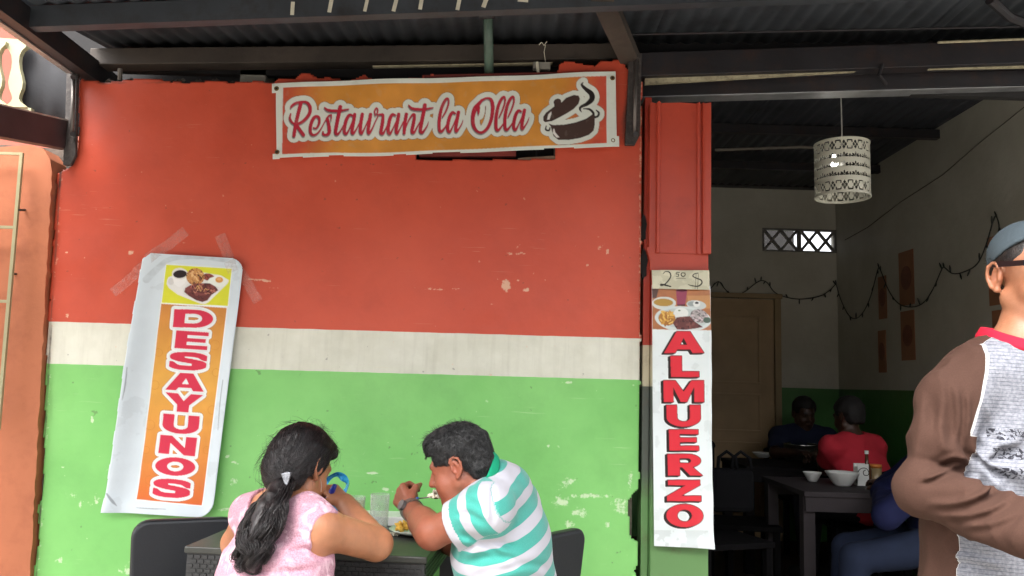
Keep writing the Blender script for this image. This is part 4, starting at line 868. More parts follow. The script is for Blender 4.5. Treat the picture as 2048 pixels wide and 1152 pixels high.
    pc = sheet('price_card', cs2, 130, 44, lambda u, v: .003+.003*np.sin(u*8+v*3)+.004*np.exp(-(v/.15)**2)*np.sin(u*6)**2, .0006, b2, M_print('price_paper', .7), label='small cream handwritten price card above the lunch sign on the column', cat='card')
    pc.modifiers['thickness'].use_rim_only = True
almuerzo()
# ------------------------------------------------------------------ garland, lamp, posters
def lamp():
    c0 = P(1684, 342, 4.2); s_ = 4.2/1600; R, H = 53.5*s_, 110*s_; zc = c0.z
    root = empty('pendant_lamp', (c0.x, c0.y, zc-H/2), 'white cut-out drum pendant lamp hanging inside the entrance', 'lamp')
    # pierced drum: a fine grid with the cut-outs left open
    na, nh = 600, 150; rep = 15
    a = np.linspace(0, 2*math.pi, na, endpoint=False); hh = np.linspace(0, 1, nh)
    Vv = np.array([(c0.x+R*math.cos(t), c0.y+R*math.sin(t), zc-H/2+H*h) for h in hh for t in a])
    uc = ((np.arange(na)+.5)/na*rep) % 1.0; vc = (hh[:-1]+hh[1:])/2; U, W_ = np.meshgrid(uc, vc)
    hole = np.zeros(U.shape, bool); asp = (2*math.pi*R/rep)/H          # cell width in units of the height
    def diam(cu, cv, ru, rv): return np.abs((U-cu))/ru + np.abs(W_-cv)/rv < 1
    for v0 in (.125, .875):      # border rows: four lozenges between upright tablets
        for du, dv in ((0, .048), (0, -.048), (.15, 0), (-.15, 0)): hole |= diam(.5+du, v0+dv, .13, .043)
        for sx in (0.0, 1.0):
            du = np.abs(U-sx)
            hole |= (du < .20) & (np.abs(np.abs(W_-v0)-.080) < .013)
            hole |= (np.abs(du-.20) < .05) & (np.abs(np.abs(W_-v0)-.058) < .026)
    for v0 in (.33, .5, .67):    # three rows of lotus flowers: separate petals round a bud
        x, y = (U-.5)*asp, W_-v0+.02
        for an in (8, 40, 90, 140, 172):
            c_, s_a = math.cos(math.radians(an)), math.sin(math.radians(an)); l_ = x*c_+y*s_a; q_ = -x*s_a+y*c_
            hole |= ((l_-.052)/.034)**2 + (q_/.0165)**2 < 1
        hole |= ((x/.018)**2 + ((y-.002)/.011)**2 < 1)
        for sx in (0.0, 1.0): hole |= (((U-sx)*asp/.016)**2 + ((W_-v0)/.034)**2 < 1)
    hole &= (W_ > .03) & (W_ < .97)
    idx = np.arange(na*nh).reshape(nh, na); nx = np.roll(idx, -1, 1)
    q = np.stack([idx[:-1], nx[:-1], nx[1:], idx[1:]], -1)[~hole]
    sh = obj('shade', Vv, q.reshape(-1, 4), M('lamp_card', (214, 212, 196), .5, .05, 10, .05), root, smooth=True)
    md = sh.modifiers.new('thickness', 'SOLIDIFY'); md.thickness = .0025
    # dark lining added so that the cut-outs look shaded inside, open where the card is open
    ctr = np.array((c0.x, c0.y)); Vl = Vv.copy(); Vl[:, :2] = ctr+(Vl[:, :2]-ctr)*((R-.005)/R)
    ql = np.stack([idx[:-1], nx[:-1], nx[1:], idx[1:]], -1)[~hole & (W_ > .2)]
    obj('added_dark_lining', Vl, ql.reshape(-1, 4), M('added_lining_card', (58, 56, 50), .8, .1, 10, .05), sh, smooth=True)
    for z in (zc-H/2, zc+H/2):
        ring = MB(); ring.lathe([(R+.003, -.004), (R+.003, .004), (R-.004, .004), (R-.004, -.004), (R+.003, -.004)], (c0.x, c0.y, z), 64); ring.build('shade_rim', sh.data.materials[0], sh, smooth=False)
    top = Vector((c0.x, c0.y, zr_(4.2)-.01))
    MB().tube([(c0.x, c0.y, zc+.02), (c0.x+.004, c0.y, zc+H/2+.1), top], .0035, 8).build('cord', M('white_cord', (200, 198, 190), .5, .1, 10), root, smooth=True)
    MB().lathe([(0, .075), (.018, .075), (.02, .03), (.016, .02)], (c0.x, c0.y, zc-.0), 16).build('lamp_holder', M('holder', (220, 218, 210), .4, .05, 10), root, smooth=True)
    m, t, bs = nodes('bulb_glow'); bs.inputs['Emission Color'].default_value = (1, .97, .9, 1); bs.inputs['Emission Strength'].default_value = 1.6; bs.inputs['Base Color'].default_value = (.9, .9, .9, 1)
    bc = Vector((c0.x-.066, c0.y-.06, zc+.03))
    MB().lathe([(0.0005, -.026), (.012, -.024), (.02, -.012), (.022, 0), (.018, .014), (.010, .028), (.008, .04)], bc, 16).build('bulb', m, root, smooth=True)
    for an in (0, 2.09, 4.19): MB().tube([(c0.x, c0.y, zc+H/2-.004), (c0.x+R*math.cos(an), c0.y+R*math.sin(an), zc+H/2-.004)], .002, 6).build('spoke', m_steel, root)
lamp()

def garland():
    yb, xw = BACK_Y-.02, SIDE_X-.02
    bk = [(1380, 560), (1400, 590), (1422, 576), (1437, 563), (1450, 578), (1466, 592), (1490, 583), (1512, 566), (1524, 561), (1535, 566), (1550, 585), (1575, 595), (1605, 598), (1640, 592), (1660, 580), (1671, 569)]
    sd = [(1673, 571), (1682, 600), (1697, 630), (1712, 637), (1728, 622), (1742, 590), (1754, 545), (1758, 536), (1763, 545), (1778, 582), (1797, 607), (1820, 614), (1845, 607), (1865, 580), (1882, 542), (1888, 535), (1905, 547), (1930, 543), (1955, 527), (1972, 490), (1986, 442), (1992, 433), (1998, 450), (1999, 480), (2030, 530), (2060, 530)]
    pts = [P(x, y, yb) for x, y in bk] + [Px(x, y, xw) for x, y in sd]
    q = spline([tuple(p) for p in pts], 5)
    m_wire = M('green_black_wire', (40, 42, 38), .5, .1, 10, 0)
    g = MB().tube(q, .0042, 5).build('string_lights', m_wire, smooth=True, label='dark string of fairy lights looped along the inner walls', cat='string lights')
    r = random.Random(4)
    for i in range(3, len(q)-2, 4):
        p = Vector(q[i]); d = Vector((r.uniform(-.03, .03), r.uniform(-.02, -.002) if p.x < SIDE_X-.03 else r.uniform(-.03, .03), r.choice([-1, 1])*r.uniform(.025, .05)))
        if p.x > SIDE_X-.04: d.x = -abs(d.x)*.6
        MB().tube([p, p+d*.6, p+d], [.004, .006, .003], 6).build('bulb', m_wire, g)
garland()

def posters():
    m_po = M('poster_orange', (150, 100, 70), .5, .1, 8, .1); m_pr = M('poster_print', (118, 66, 46), .5, .2, 20, .05)
    dat = [((1797, 507), (1826, 500), (1826, 608), (1798, 610), 'orange food poster on the side wall, above another close to the standing man'),
           ((1801, 624), (1828, 620), (1829, 720), (1803, 722), 'orange food poster on the side wall, below another close to the standing man'),
           ((1756, 555), (1772, 552), (1771, 637), (1756, 638), 'dim orange poster on the side wall, upper of the pair nearer the back wall'),
           ((1756, 662), (1771, 660), (1770, 745), (1756, 748), 'dim orange poster on the side wall, lower of the pair nearer the back wall'),
           ((1974, 476), (2018, 462), (2018, 606), (1982, 608), 'brown-orange poster on the side wall right behind the man with the cap'),
           ((1984, 622), (2020, 620), (2020, 740), (1986, 740), 'brown-orange poster on the side wall behind the neck of the capped man')]
    for tl, tr, br, bl, lab in dat:
        pts = [Px(*q, SIDE_X-.004) for q in (tl, tr, br, bl)]
        y0_, y1_ = pts[0].y, pts[1].y; z0, z1 = pts[2].z, pts[0].z; ys, ye = max(y0_, y1_), min(y0_, y1_)
        o = MB().box((SIDE_X-.006, ye, z0), (SIDE_X-.0015, ys, z1)).build('poster', m_po, label=lab, cat='poster', group='posters on the side wall')
        cy, cz = (ys+ye)/2, (z0+z1)/2; ry, rz__ = (ys-ye)*.36, (z1-z0)*.22
        ringp = [Vector((SIDE_X-.0085, cy+ry*math.cos(a), cz+rz__*math.sin(a))) for a in np.linspace(0, 2*math.pi, 20, endpoint=False)]
        MB().quadbar(ringp, (.002, 0, 0)).build('printed_dish', m_pr, o)
posters()

# ------------------------------------------------------------------ tables and chairs
m_rattan = M('black_resin', (46, 47, 48), .5, .15, 12, .25, 120)
m_resintop = M('dark_table_top', (52, 54, 50), .42, .15, 5, .2, 80, dirt=(90, 92, 80), dirt_amt=.25)
m_leather = M('black_leather', (25, 28, 33), .42, .12, 4, .25, 160)
m_dkwood = M('dark_table_wood', (56, 51, 53), .7, .15, 5, .2, 30, spec=.2)
FLc, FRc = Pz(372, 1092, .74), Pz(852, 1114, .74)
def front_table():
    ux = (FRc-FLc); Lx = ux.length; ux.normalize(); uy = Vector((-ux.y, ux.x, 0)); Ly = .80
    T = Matrix((ux, uy, Vector((0, 0, 1)))).transposed().to_4x4(); T.translation = Vector((FLc.x, FLc.y, 0))
    root = empty('dining_table', T @ Vector((Lx/2, Ly/2, 0)), 'black woven-look resin table with glasses and food against the green wall', 'table')
    MB().box((-.004, -.004, .718), (Lx+.004, Ly, .74), T).build('table_top', m_resintop, root, bevel=.004)
    ap = MB()
    ap.box((.004, .004, .64), (Lx-.004, .03, .717), T).box((.004, Ly-.03, .64), (Lx-.004, Ly-.006, .717), T).box((.004, .031, .64), (.03, Ly-.031, .717), T).box((Lx-.03, .031, .64), (Lx-.004, Ly-.031, .717), T)
    A_ = ap.build('apron', m_rattan, root)
    # woven relief: rows of little raised pads along the visible aprons and legs
    wv = MB()
    for r_ in range(5):
        z0 = .645+r_*.0145
        for k in range(int(Lx/.024)):
            x0 = .008+k*.024 + (.012 if r_ % 2 else 0)
            if x0+.018 < Lx-.006: wv.box((x0, .0005, z0), (x0+.018, .0038, z0+.010), T)
        for k in range(int(Ly/.024)):
            y0_ = .008+k*.024 + (.012 if r_ % 2 else 0)
            if y0_+.018 < Ly-.01: wv.box((Lx-.0038, y0_, z0), (Lx-.0005, y0_+.018, z0+.010), T)
    props(wv.build('weave', m_rattan, A_), kind='stuff')
    for (x0, y0_) in ((.006, .006), (Lx-.066, .006), (.006, Ly-.07), (Lx-.066, Ly-.07)):
        MB().box((x0, y0_, .0), (x0+.06, y0_+.06, .639), T).build('leg', m_rattan, root, bevel=.003)
    return T, Lx, Ly
TT, TLx, TLy = front_table()

def chair(name, loc, ang, label, mat, wd=.46, back_h=.93, seat_h=.46, round_=.09, lean=.05, group=None, legm=None, depth=.44):
    """padded chair: back towards local -y"""
    root = empty(name, loc, label, 'chair', group); Rz = Matrix.Translation(Vector(loc)) @ Matrix.Rotation(ang, 4, 'Z')
    def sol(prof, y0_, y1_, nm, bev):   # prof in (x,z), slanted backwards with height
        V = [Rz @ Vector((x, y-(z-seat_h)*lean*2, z)) for y in (y0_, y1_) for x, z in prof]; n = len(prof)
        F = [tuple(range(n)), tuple(range(n, 2*n))[::-1]] + [(i, n+i, n+(i+1) % n, (i+1) % n) for i in range(n)]
        return obj(nm, V, F, mat, root, smooth=False)
    hw = wd/2; pr = [(-hw*.94, seat_h-.02), (hw*.94, seat_h-.02)]
    for k in range(7): a = k/6*math.pi/2; pr.append((hw-round_+round_*math.cos(a), back_h-round_+round_*math.sin(a)))
    for k in range(7): a = math.pi/2+k/6*math.pi/2; pr.append((-hw+round_+round_*math.cos(a), back_h-round_+round_*math.sin(a)))
    bk = sol(pr, -depth/2-.025, -depth/2+.02, 'backrest', 0)
    md = bk.modifiers.new('bevel', 'BEVEL'); md.width = .014; md.segments = 3; md.limit_method = 'ANGLE'; md.angle_limit = math.radians(50)
    st = MB().box((-hw, -depth/2+.022, seat_h-.06), (hw, depth/2, seat_h), Rz).build('seat', mat, root, bevel=.018)
    for sx in (-1, 1):
        for y in (-depth/2+.03, depth/2-.05): MB().box((sx*(hw-.03)-.018, y-.018, 0), (sx*(hw-.03)+.018, y+.018, seat_h-.061), Rz).build('leg', legm or m_black, root)
    return root
# left chair: wide back seen beside the breakfast sign
def chair_at(px, py, bh, Y, ang, label, **kw):
    """stand a chair so that the top middle of its back meets the surveyed point at depth Y"""
    t = P(px, py, Y); f = Matrix.Rotation(ang, 3, 'Z') @ Vector((0, -.22-.1*(bh-.43)*1.0, 0))
    chair('padded_chair', (t.x-f.x, t.y-f.y, 0), ang, label, m_leather, back_h=t.z, seat_h=.43, **kw)
chair_at(374, 1036, .8, 3.12, math.radians(180+24), 'black padded chair standing empty below the tall tilted sign', wd=.375, round_=.06)
chair_at(1098, 1066, .8, 2.80, math.radians(50), 'black padded chair under the man in the turquoise striped shirt', wd=.39, round_=.05)
# stool under the woman
ws = Pz(560, 1300, .45)
WST = (P(560, 1140, 2.36).x, 2.36, 0)
sr = empty('stool', WST, 'low black stool under the woman in the pink lace top', 'stool')
MB().lathe([(.0005, .45), (.16, .45), (.175, .44), (.175, .42), (.0005, .42)], WST, 28).build('seat', m_leather, sr, smooth=False)
for an in (.78, 2.36, 3.93, 5.5): MB().tube([Vector(WST)+Vector((.12*math.cos(an), .12*math.sin(an), .42)), Vector(WST)+Vector((.17*math.cos(an), .17*math.sin(an), 0))], .014, 8).build('leg', m_black, sr)

# ------------------------------------------------------------------ things on the front table
def glass_mat(name, tint=(.95, .98, .95), rough=.04):
    m, t, b = nodes(name); b.inputs['Base Color'].default_value = (*tint, 1); b.inputs['Transmission Weight'].default_value = 1.0; b.inputs['Roughness'].default_value = rough; b.inputs['IOR'].default_value = 1.45; return m

def thin_glass(name):
    m, t, b = nodes(name); b.inputs['Base Color'].default_value = (*lin((206, 214, 200)), 1); b.inputs['Roughness'].default_value = .08
    lw = N(t, 'ShaderNodeLayerWeight', Blend=.35); v = noise(t, 60, 3)
    L(t, math_(t, 'ADD', math_(t, 'MULTIPLY', lw.outputs['Facing'], .45), math_(t, 'MULTIPLY', v, .28), clamp=True), b.inputs['Alpha']); return m
m_glass = thin_glass('clear_glass'); m_lemon = M('lemonade', (206, 206, 160), .2, .05, 8, 0); 
m_china = M('white_china', (226, 226, 222), .25, .04, 8, 0); m_food = M('yellow_food', (226, 178, 70), .6, .25, 40, .4, 80)
m_rice = M('rice', (232, 226, 206), .6, .08, 60, .3, 200)
def tumbler(px, py0, py1, wpx, Y, label, fill=None):
    b0 = P(px, py1, Y); b0.z = max(b0.z, .741); s_ = Y/1600; R = wpx*s_/2; H = (py1-py0)*s_*1.0; b0.z = .7405
    root = empty('glass_tumbler', b0, label, 'glass')
    pr = [(.0005, .0), (R*.86, .0), (R*.9, .004), (R, H), (R-.0025, H), (R*.88-.002, .012), (.0005, .012)]
    g = MB(); n = 40; prof = pr
    c = b0; v = []
    for i, (r, h) in enumerate(prof):
        for k in range(n):
            a = 2*math.pi*k/n; rr_ = r*(1+(.02 if (k % 4 < 2 and .1*H < h < .8*H) else 0)); v.append(c+Vector((rr_*math.cos(a), rr_*math.sin(a), h)))
    g.add(v, [(i*n+k, i*n+(k+1) % n, (i+1)*n+(k+1) % n, (i+1)*n+k) for i in range(len(prof)-1) for k in range(n)])
    g.build('tumbler', m_glass, root, smooth=True)
    if fill: MB().lathe([(.0005, .0135), (R*.86-.004, .0135), (R*.94-.004, H*fill), (.0005, H*fill)], b0, 32).build('drink', m_lemon, root, smooth=True)
Yt = lambda px, py: Pz(px, py, .74).y
tumbler(712, 992, 1052, 32, Yt(712, 1056), 'glass of pale lemonade standing beside the woman\'s arm', .86)
tumbler(757, 992, 1064, 38, Yt(757, 1064), 'empty ribbed clear glass standing in front of the eating man', None)
# white foam tray, plate with yellow food, crumbs of rice
c0 = Pz(772, 1052, .741); tr = MB()
tr.quadbar([c0+Vector((x, 0, z)) for x, z in ((-.09, .0), (.085, .0), (.11, .035), (-.11, .035))], (0, .14, 0)); tr.build('food_tray', m_china, bevel=.004, label='white food tray behind the ribbed empty glass on the table', cat='tray')
c0 = Pz(818, 1072, .741)
pl = MB().lathe([(.0005, .006), (.05, .006), (.075, .010), (.108, .020), (.110, .018), (.078, .004), (.05, .0), (.0005, .0)], c0+Vector((.03, .05, 0)), 40).build('plate', M('clear_plate', (200, 208, 196), .15, .05, 6, 0), smooth=True, label='shallow plate with yellow food in front of the eating man', cat='plate')
def lumps(name, c, rad, hgt, n, r0, r1, mat, seed, parent=None, **kw):
    m_ = MB(); r = random.Random(seed)
    for i in range(n):
        a, q = r.uniform(0, 6.283), math.sqrt(r.random()); p = Vector(c)+Vector((rad*q*math.cos(a), rad*q*math.sin(a), r.random()*hgt*(1-q*q*.8)+r0*.4)); s0 = r.uniform(r0, r1)
        e = [Vector((r.uniform(.7, 1.3), 0, 0)), Vector((0, r.uniform(.7, 1.3), 0)), Vector((0, 0, r.uniform(.6, 1)))]
        rot = Euler((r.uniform(0, 3), r.uniform(0, 3), r.uniform(0, 3))).to_matrix()
        m_.add([p+rot @ (sg*ee*s0) for ee in e for sg in (1, -1)], [(0,2,4),(2,1,4),(1,3,4),(3,0,4),(2,0,5),(1,2,5),(3,1,5),(0,3,5)])
    return m_.build(name, mat, parent, smooth=True, **kw)
lumps('fried_food', Pz(808, 1066, .75)+Vector((.0, .03, .006)), .036, .035, 40, .008, .014, m_food, 3, label='heap of yellow fried food on the shallow plate', cat='food')
lumps('rice_crumbs', Pz(786, 1070, .742), .026, .006, 46, .0025, .0045, m_rice, 4, label='small scatter of white rice grains beside the plate', cat='rice')
lumps('napkin_ball', Pz(728, 1050, .742)+Vector((.0, .0, .004)), .02, .02, 22, .006, .012, m_china, 8, label='crumpled white napkin behind the lemonade glass', cat='napkin')
# blue plastic bag with its handle loop standing up
def bag():
    m, t, bs = nodes('blue_bag_film'); bs.inputs['Roughness'].default_value = .25
    L(t, ramp(t, noise(t, 22, 4, .6), [(.35, lin((20, 96, 170))), (.6, lin((62, 178, 218)))]), bs.inputs['Base Color']); bump(t, bs, noise(t, 40, 4, .6), .6, .01)
    Y = 2.78; ctr = [(652, 1000), (650, 975), (660, 957), (675, 950), (688, 957), (694, 968), (688, 984), (672, 994), (658, 1000)]
    q = spline([tuple(P(x, y, Y)) for x, y in ctr], 6); n = len(q); V = []; r = random.Random(6)
    cen = q.mean(0)
    for i, p in enumerate(q):
        d = (p-cen); d /= np.linalg.norm(d); wdt = .012+.004*math.sin(i*.35)
        V += [p+d*wdt+np.array((0, -.02+.008*math.sin(i*.3), 0)), p-d*wdt*.6+np.array((0, .010*math.cos(i*.4), 0)), p+d*wdt*.3+np.array((0, .028, 0))]
    F = [(3*i+a, 3*i+(a+1) % 3, 3*i+3+(a+1) % 3, 3*i+3+a) for i in range(n-1) for a in range(3)]
    b0 = Pz(655, 1060, .742); root = empty('plastic_bag', (b0.x, b0.y, .741), 'crumpled light blue plastic bag with a stiff handle loop beside the woman', 'bag')
    obj('handle', V, F, m, root, smooth=False)
    base = P(655, 1000, Y); rows = []
    for k, (f_, w_) in enumerate(((0, .012), (.2, .03), (.5, .055), (.8, .07), (1, .06))):
        z = base.z+.002 + (.742-base.z)*f_; rows.append([Vector((base.x-.01+w_*math.cos(a)*(1+.25*math.sin(3*a+k)), base.y+.02+w_*.6*math.sin(a)*(1+.25*math.cos(4*a+k)), z)) for a in np.linspace(0, 2*math.pi, 14, endpoint=False)])
    V = [p for R_ in rows for p in R_]; F = [(i*14+k, i*14+(k+1) % 14, (i+1)*14+(k+1) % 14, (i+1)*14+k) for i in range(4) for k in range(14)]+[tuple(range(14))]
    obj('pouch', V, F, m, root)
bag()

# ------------------------------------------------------------------ inside: tables, chairs, crockery
def table(name, x0, y0_, x1, y1_, h, label, mat, lw=.065):
    root = empty(name, ((x0+x1)/2, (y0_+y1_)/2, .004), label, 'table')
    MB().box((x0, y0_, h-.03), (x1, y1_, h)).build('table_top', mat, root, bevel=.004)
    for ya in (y0_+.01, y1_-.035): MB().box((x0+.01, ya, h-.11), (x1-.01, ya+.025, h-.031)).build('apron', mat, root)
    for x in (x0+.006, x1-.006-lw):
        for y in (y0_+.0365, y1_-.0365-lw): MB().box((x, y, .004), (x+lw, y+lw, h-.031)).build('leg', mat, root)
t1 = Pz(1609, 983, .75); 
table('dining_table', t1.x, t1.y, t1.x+1.25, t1.y+.75, .75, 'grey-brown wooden table with white bowls just inside the entrance', m_dkwood)
t2 = Pz(1488, 931, .76)
table('dining_table', t2.x, t2.y-.05, t2.x+1.1, t2.y+.65, .76, 'dark wooden table in front of the man in the navy shirt', M('black_wood', (28, 26, 27), .8, .1, 5, .2, spec=.1))
m_dkchair = M('dark_chair_wood', (26, 24, 25), .85, spec=.2, bmp=.1, var=.1) if False else M('dark_chair_wood', (20, 19, 20), .9, spec=.08, var=.1, bmp=.1) if True else M('x', (0, 0, 0), .85, .15, 6, .2)
def slat_chair(loc, ang, label, h=.95):
    root = empty('wooden_chair', loc, label, 'chair', 'dark chairs inside the entrance'); Rz = Matrix.Translation(Vector(loc)) @ Matrix.Rotation(ang, 4, 'Z')
    MB().box((-.21, -.2, .42), (.21, .22, .455), Rz).build('seat', m_dkchair, root, bevel=.006)
    for sx in (-1, 1):
        MB().box((sx*.19-.018, -.222, .004), (sx*.19+.018, -.1995, h), Rz).build('leg', m_dkchair, root); MB().box((sx*.18-.018, .17, .004), (sx*.18+.018, .206, .4195), Rz).build('leg', m_dkchair, root)
    tp = [(x, -.215-.02*math.cos(x*7), h-.02+.03*math.cos(x*8)) for x in np.linspace(-.2, .2, 9)]
    MB().tube([Rz @ Vector(p) for p in tp], .028, 8).build('top_rail', m_dkchair, root, smooth=True)
    for x in (-.11, 0, .11): MB().box((x-.03, -.218, .456), (x+.03, -.206, h-.03), Rz).build('back_slat', m_dkchair, root)
c1 = P(1440, 960, 4.75); slat_chair((c1.x, 4.75, .004), math.radians(-70), 'dark wooden chair nearest the entrance column, its back to the street', .98)
c1 = P(1505, 960, 5.25); slat_chair((c1.x-.05, 5.35, .004), math.radians(-95), 'dark wooden chair drawn up to the left end of the far table', .96)
# handbag hung on the near chair back
hb = P(1462, 935, 4.62); m_bagl = M('black_bag', (17, 17, 19), .9, .1, 8, .2, spec=.08)
hbg = empty('handbag', (hb.x, 4.60, .62), 'black handbag with looped strap hung on a dark chair', 'handbag')
MB().box((hb.x-.12, 4.57, .62), (hb.x+.12, 4.66, .86)).build('pouch', m_bagl, hbg, bevel=.03)
for dx in (-.03, .05): MB().tube([(hb.x+dx-.05, 4.60, .85), (hb.x+dx-.045, 4.60, .92), (hb.x+dx, 4.60, .955), (hb.x+dx+.05, 4.60, .92), (hb.x+dx+.06, 4.60, .85)], .010, 8).build('strap', m_bagl, hbg, smooth=True)
def bowl(px, py, wpx, hpx, z, name, label, mat=m_china, dY=0):
    c = Pz(px, py, z); s_ = c.y/1600; R, H = wpx*s_/2, hpx*s_
    return MB().lathe([(.0005, .0), (R*.45, .0), (R*.55, H*.15), (R*.9, H*.8), (R, H), (R*1.0, H*1.04), (R*.93, H), (R*.82, H*.75), (R*.45, H*.14), (.0005, H*.12)], c+Vector((0, dY, .001)), 36).build(name, mat, smooth=True, label=label, cat='bowl')
bowl(1685, 972, 64, 26, .75, 'soup_bowl', 'white soup bowl with a spoon on the table inside the entrance')
bowl(1640, 968, 36, 18, .75, 'soup_bowl', 'smaller white bowl partly behind the soup bowl with a spoon', dY=.12)
sp = Pz(1680, 972, .75); MB().tube([sp+Vector((0, 0, .03)), sp+Vector((-.05, 0, .075)), sp+Vector((-.085, .0, .085))], [.008, .003, .004], 6).build('spoon', m_steel, label='dark spoon resting in the white soup bowl indoors', cat='spoon')
bowl(1534, 918, 42, 10, .76, 'shallow_bowl', 'shallow pale bowl on the far dark table by the door', dY=.1)
pt = Pz(1615, 925, .76)
po = empty('cooking_pot', (pt.x, pt.y+.1, .761), 'dark metal pot with shiny rim on the far table', 'pot')
MB().lathe([(.0005, 0), (.12, 0), (.135, .02), (.145, .13), (.142, .13), (.13, .02), (.0005, .01)], (pt.x, pt.y+.1, .761), 32).build('pot_body', M('pot_metal', (70, 66, 60), .35, .15, 6, .1, metal=.7), po, smooth=True)
MB().lathe([(.148, .128), (.148, .136), (.141, .136), (.141, .128), (.148, .128)], (pt.x, pt.y+.1, .761), 40).build('pot_rim', M('rim_steel', (190, 190, 186), .25, .05, 6, 0, metal=.9), po, smooth=True)
# napkin holder, sauce bottle, jar
n0 = Pz(1716, 972, .75); n1 = Pz(1757, 978, .75); zt = P(1716, 928, n0.y).z
nh = empty('napkin_holder', ((n0.x+n1.x)/2, n0.y, .751), 'white napkin holder with scroll drawing on the table indoors', 'napkin holder')
MB().box((n0.x, n0.y, .752), (n1.x, n0.y+.012, zt)).build('front_panel', m_china, nh); MB().box((n0.x, n0.y+.05, .752), (n1.x, n0.y+.062, zt)).build('rear_panel', m_china, nh); MB().box((n0.x+.004, n0.y+.013, .752), (n1.x-.004, n0.y+.049, zt-.02)).build('napkin_stack', M('napkins', (216, 212, 200), .8, .05, 20), nh)
cx, cz = (n0.x+n1.x)/2, (.752+zt)/2
sw = [(-.05, -.05), (-.045, .0), (-.02, .035), (.015, .04), (.035, .02), (.03, .0), (.005, .0), (.0, .02), (.015, .03)]
MB().tube([(cx+x*.9, n0.y-.002, cz+z) for x, z in [tuple(q) for q in spline(sw, 5)]], .0022, 5).build('scroll', m_black, nh)
bo = P(1734, 940, n0.y+.1); bt = P(1734, 904, n0.y+.1).z
bot = empty('sauce_bottle', (bo.x, n0.y+.1, .751), 'slim sauce bottle with white cap behind the napkin holder', 'bottle')
MB().lathe([(.0005, 0), (.024, 0), (.026, .01), (.026, .09), (.011, .13), (.009, bt-.751-.012), (.0005, bt-.751-.012)], (bo.x, n0.y+.1, .751), 20).build('bottle_body', M('sauce_glass', (96, 60, 44), .1, .1, 6, 0), bot, smooth=True)
MB().lathe([(.0005, 0), (.012, 0), (.012, .02), (.0005, .02)], (bo.x, n0.y+.1, bt-.0115), 16).build('bottle_cap', m_china, bot)
jx = P(1752, 940, n0.y+.12); jr = empty('condiment_jar', (jx.x, n0.y+.13, .751), 'small condiment jar with orange lid behind the napkin holder', 'jar')
jt = P(1752, 929, n0.y+.13).z
MB().lathe([(.0005, 0), (.035, 0), (.037, .01), (.037, jt-.751-.02), (.0005, jt-.751-.02)], (jx.x, n0.y+.13, .751), 20).build('jar_body', M('jar_glass', (150, 130, 96), .15, .1, 6, 0), jr, smooth=True)
MB().lathe([(.0005, 0), (.038, 0), (.038, .02), (.0005, .022)], (jx.x, n0.y+.13, jt-.0195), 20).build('jar_lid', M('orange_lid', (214, 130, 60), .4, .05, 6), jr, smooth=True)
# ------------------------------------------------------------------ continuous figures: blended volumes turned into one surface
f32 = np.float32
def A3(v): return np.array(v, f32)
def rc(a, b, ra, rb):
    a, b = A3(a), A3(b); d = b-a; dd = float(d @ d) + 1e-9
    def f(p):
        q = p-a; t = np.clip((q @ d)/dd, 0, 1); return np.sqrt((((q - t[:, None]*d))**2).sum(1)) - (ra+(rb-ra)*t)
    f.box = (np.minimum(a, b)-max(ra, rb), np.maximum(a, b)+max(ra, rb)); return f
def sph(c, r): return rc(c, A3(c)+A3((0, 0, 1e-4)), r, r)
def el(c, r, R=None):
    c, r = A3(c), A3(r); Rm = np.eye(3, dtype=f32) if R is None else np.array(R, f32)
    def f(p):
        q = ((p-c) @ Rm)/r; k0 = np.sqrt((q**2).sum(1)); k1 = np.sqrt(((q/r)**2).sum(1))+1e-6; return k0*(k0-1)/k1
    m = float(r.max()); f.box = (c-m, c+m); return f
def ec(a, b, side, ra, rb):
    """oval tapered section from a to b; ra, rb = (half width along side, half depth)"""
    a, b = A3(a), A3(b); d = b-a; ln = float(np.linalg.norm(d)); ax = d/ln; s = A3(side); s = s-ax*(s @ ax); s /= np.linalg.norm(s); w = np.cross(ax, s)
    def f(p):
        q = p-a; l = q @ ax; t = np.clip(l/ln, 0, 1); o = l-t*ln
        rs = ra[0]+(rb[0]-ra[0])*t; rf = ra[1]+(rb[1]-ra[1])*t; m = np.minimum(rs, rf)
        return (np.sqrt(((q @ s)/rs)**2 + ((q @ w)/rf)**2 + (o/m)**2)-1)*m
    m = max(*ra, *rb); f.box = (np.minimum(a, b)-m, np.maximum(a, b)+m); return f
def smin(a, b, k):
    if k <= 0: return np.minimum(a, b)
    h = np.clip(.5+.5*(b-a)/k, 0, 1); return b*(1-h)+a*h-k*h*(1-h)
class Vol:
    def __init__(s): s.ops = []; s.post = None
    def add(s, fn, k=.02): s.ops.append(('+', fn, k)); return s
    def cut(s, fn, k=.005): s.ops.append(('-', fn, k)); return s
    def __call__(s, p):
        d = None
        for op, fn, k in s.ops:
            v = fn(p)
            if op == '+': d = v if d is None else smin(d, v, k)
            else: d = -smin(-d, v, k)
        if s.post is not None: d = s.post(p, d)
        return d
    def box(s):
        b = [fn.box for op, fn, k in s.ops if op == '+' and hasattr(fn, 'box')]
        return np.min([x[0] for x in b], 0)-.03, np.max([x[1] for x in b], 0)+.03
def half(point, normal):
    """cutter: everything on the normal's side of the plane goes"""
    c, n = A3(point), A3(normal); n = n/np.linalg.norm(n); return lambda p: -((p-c) @ n)
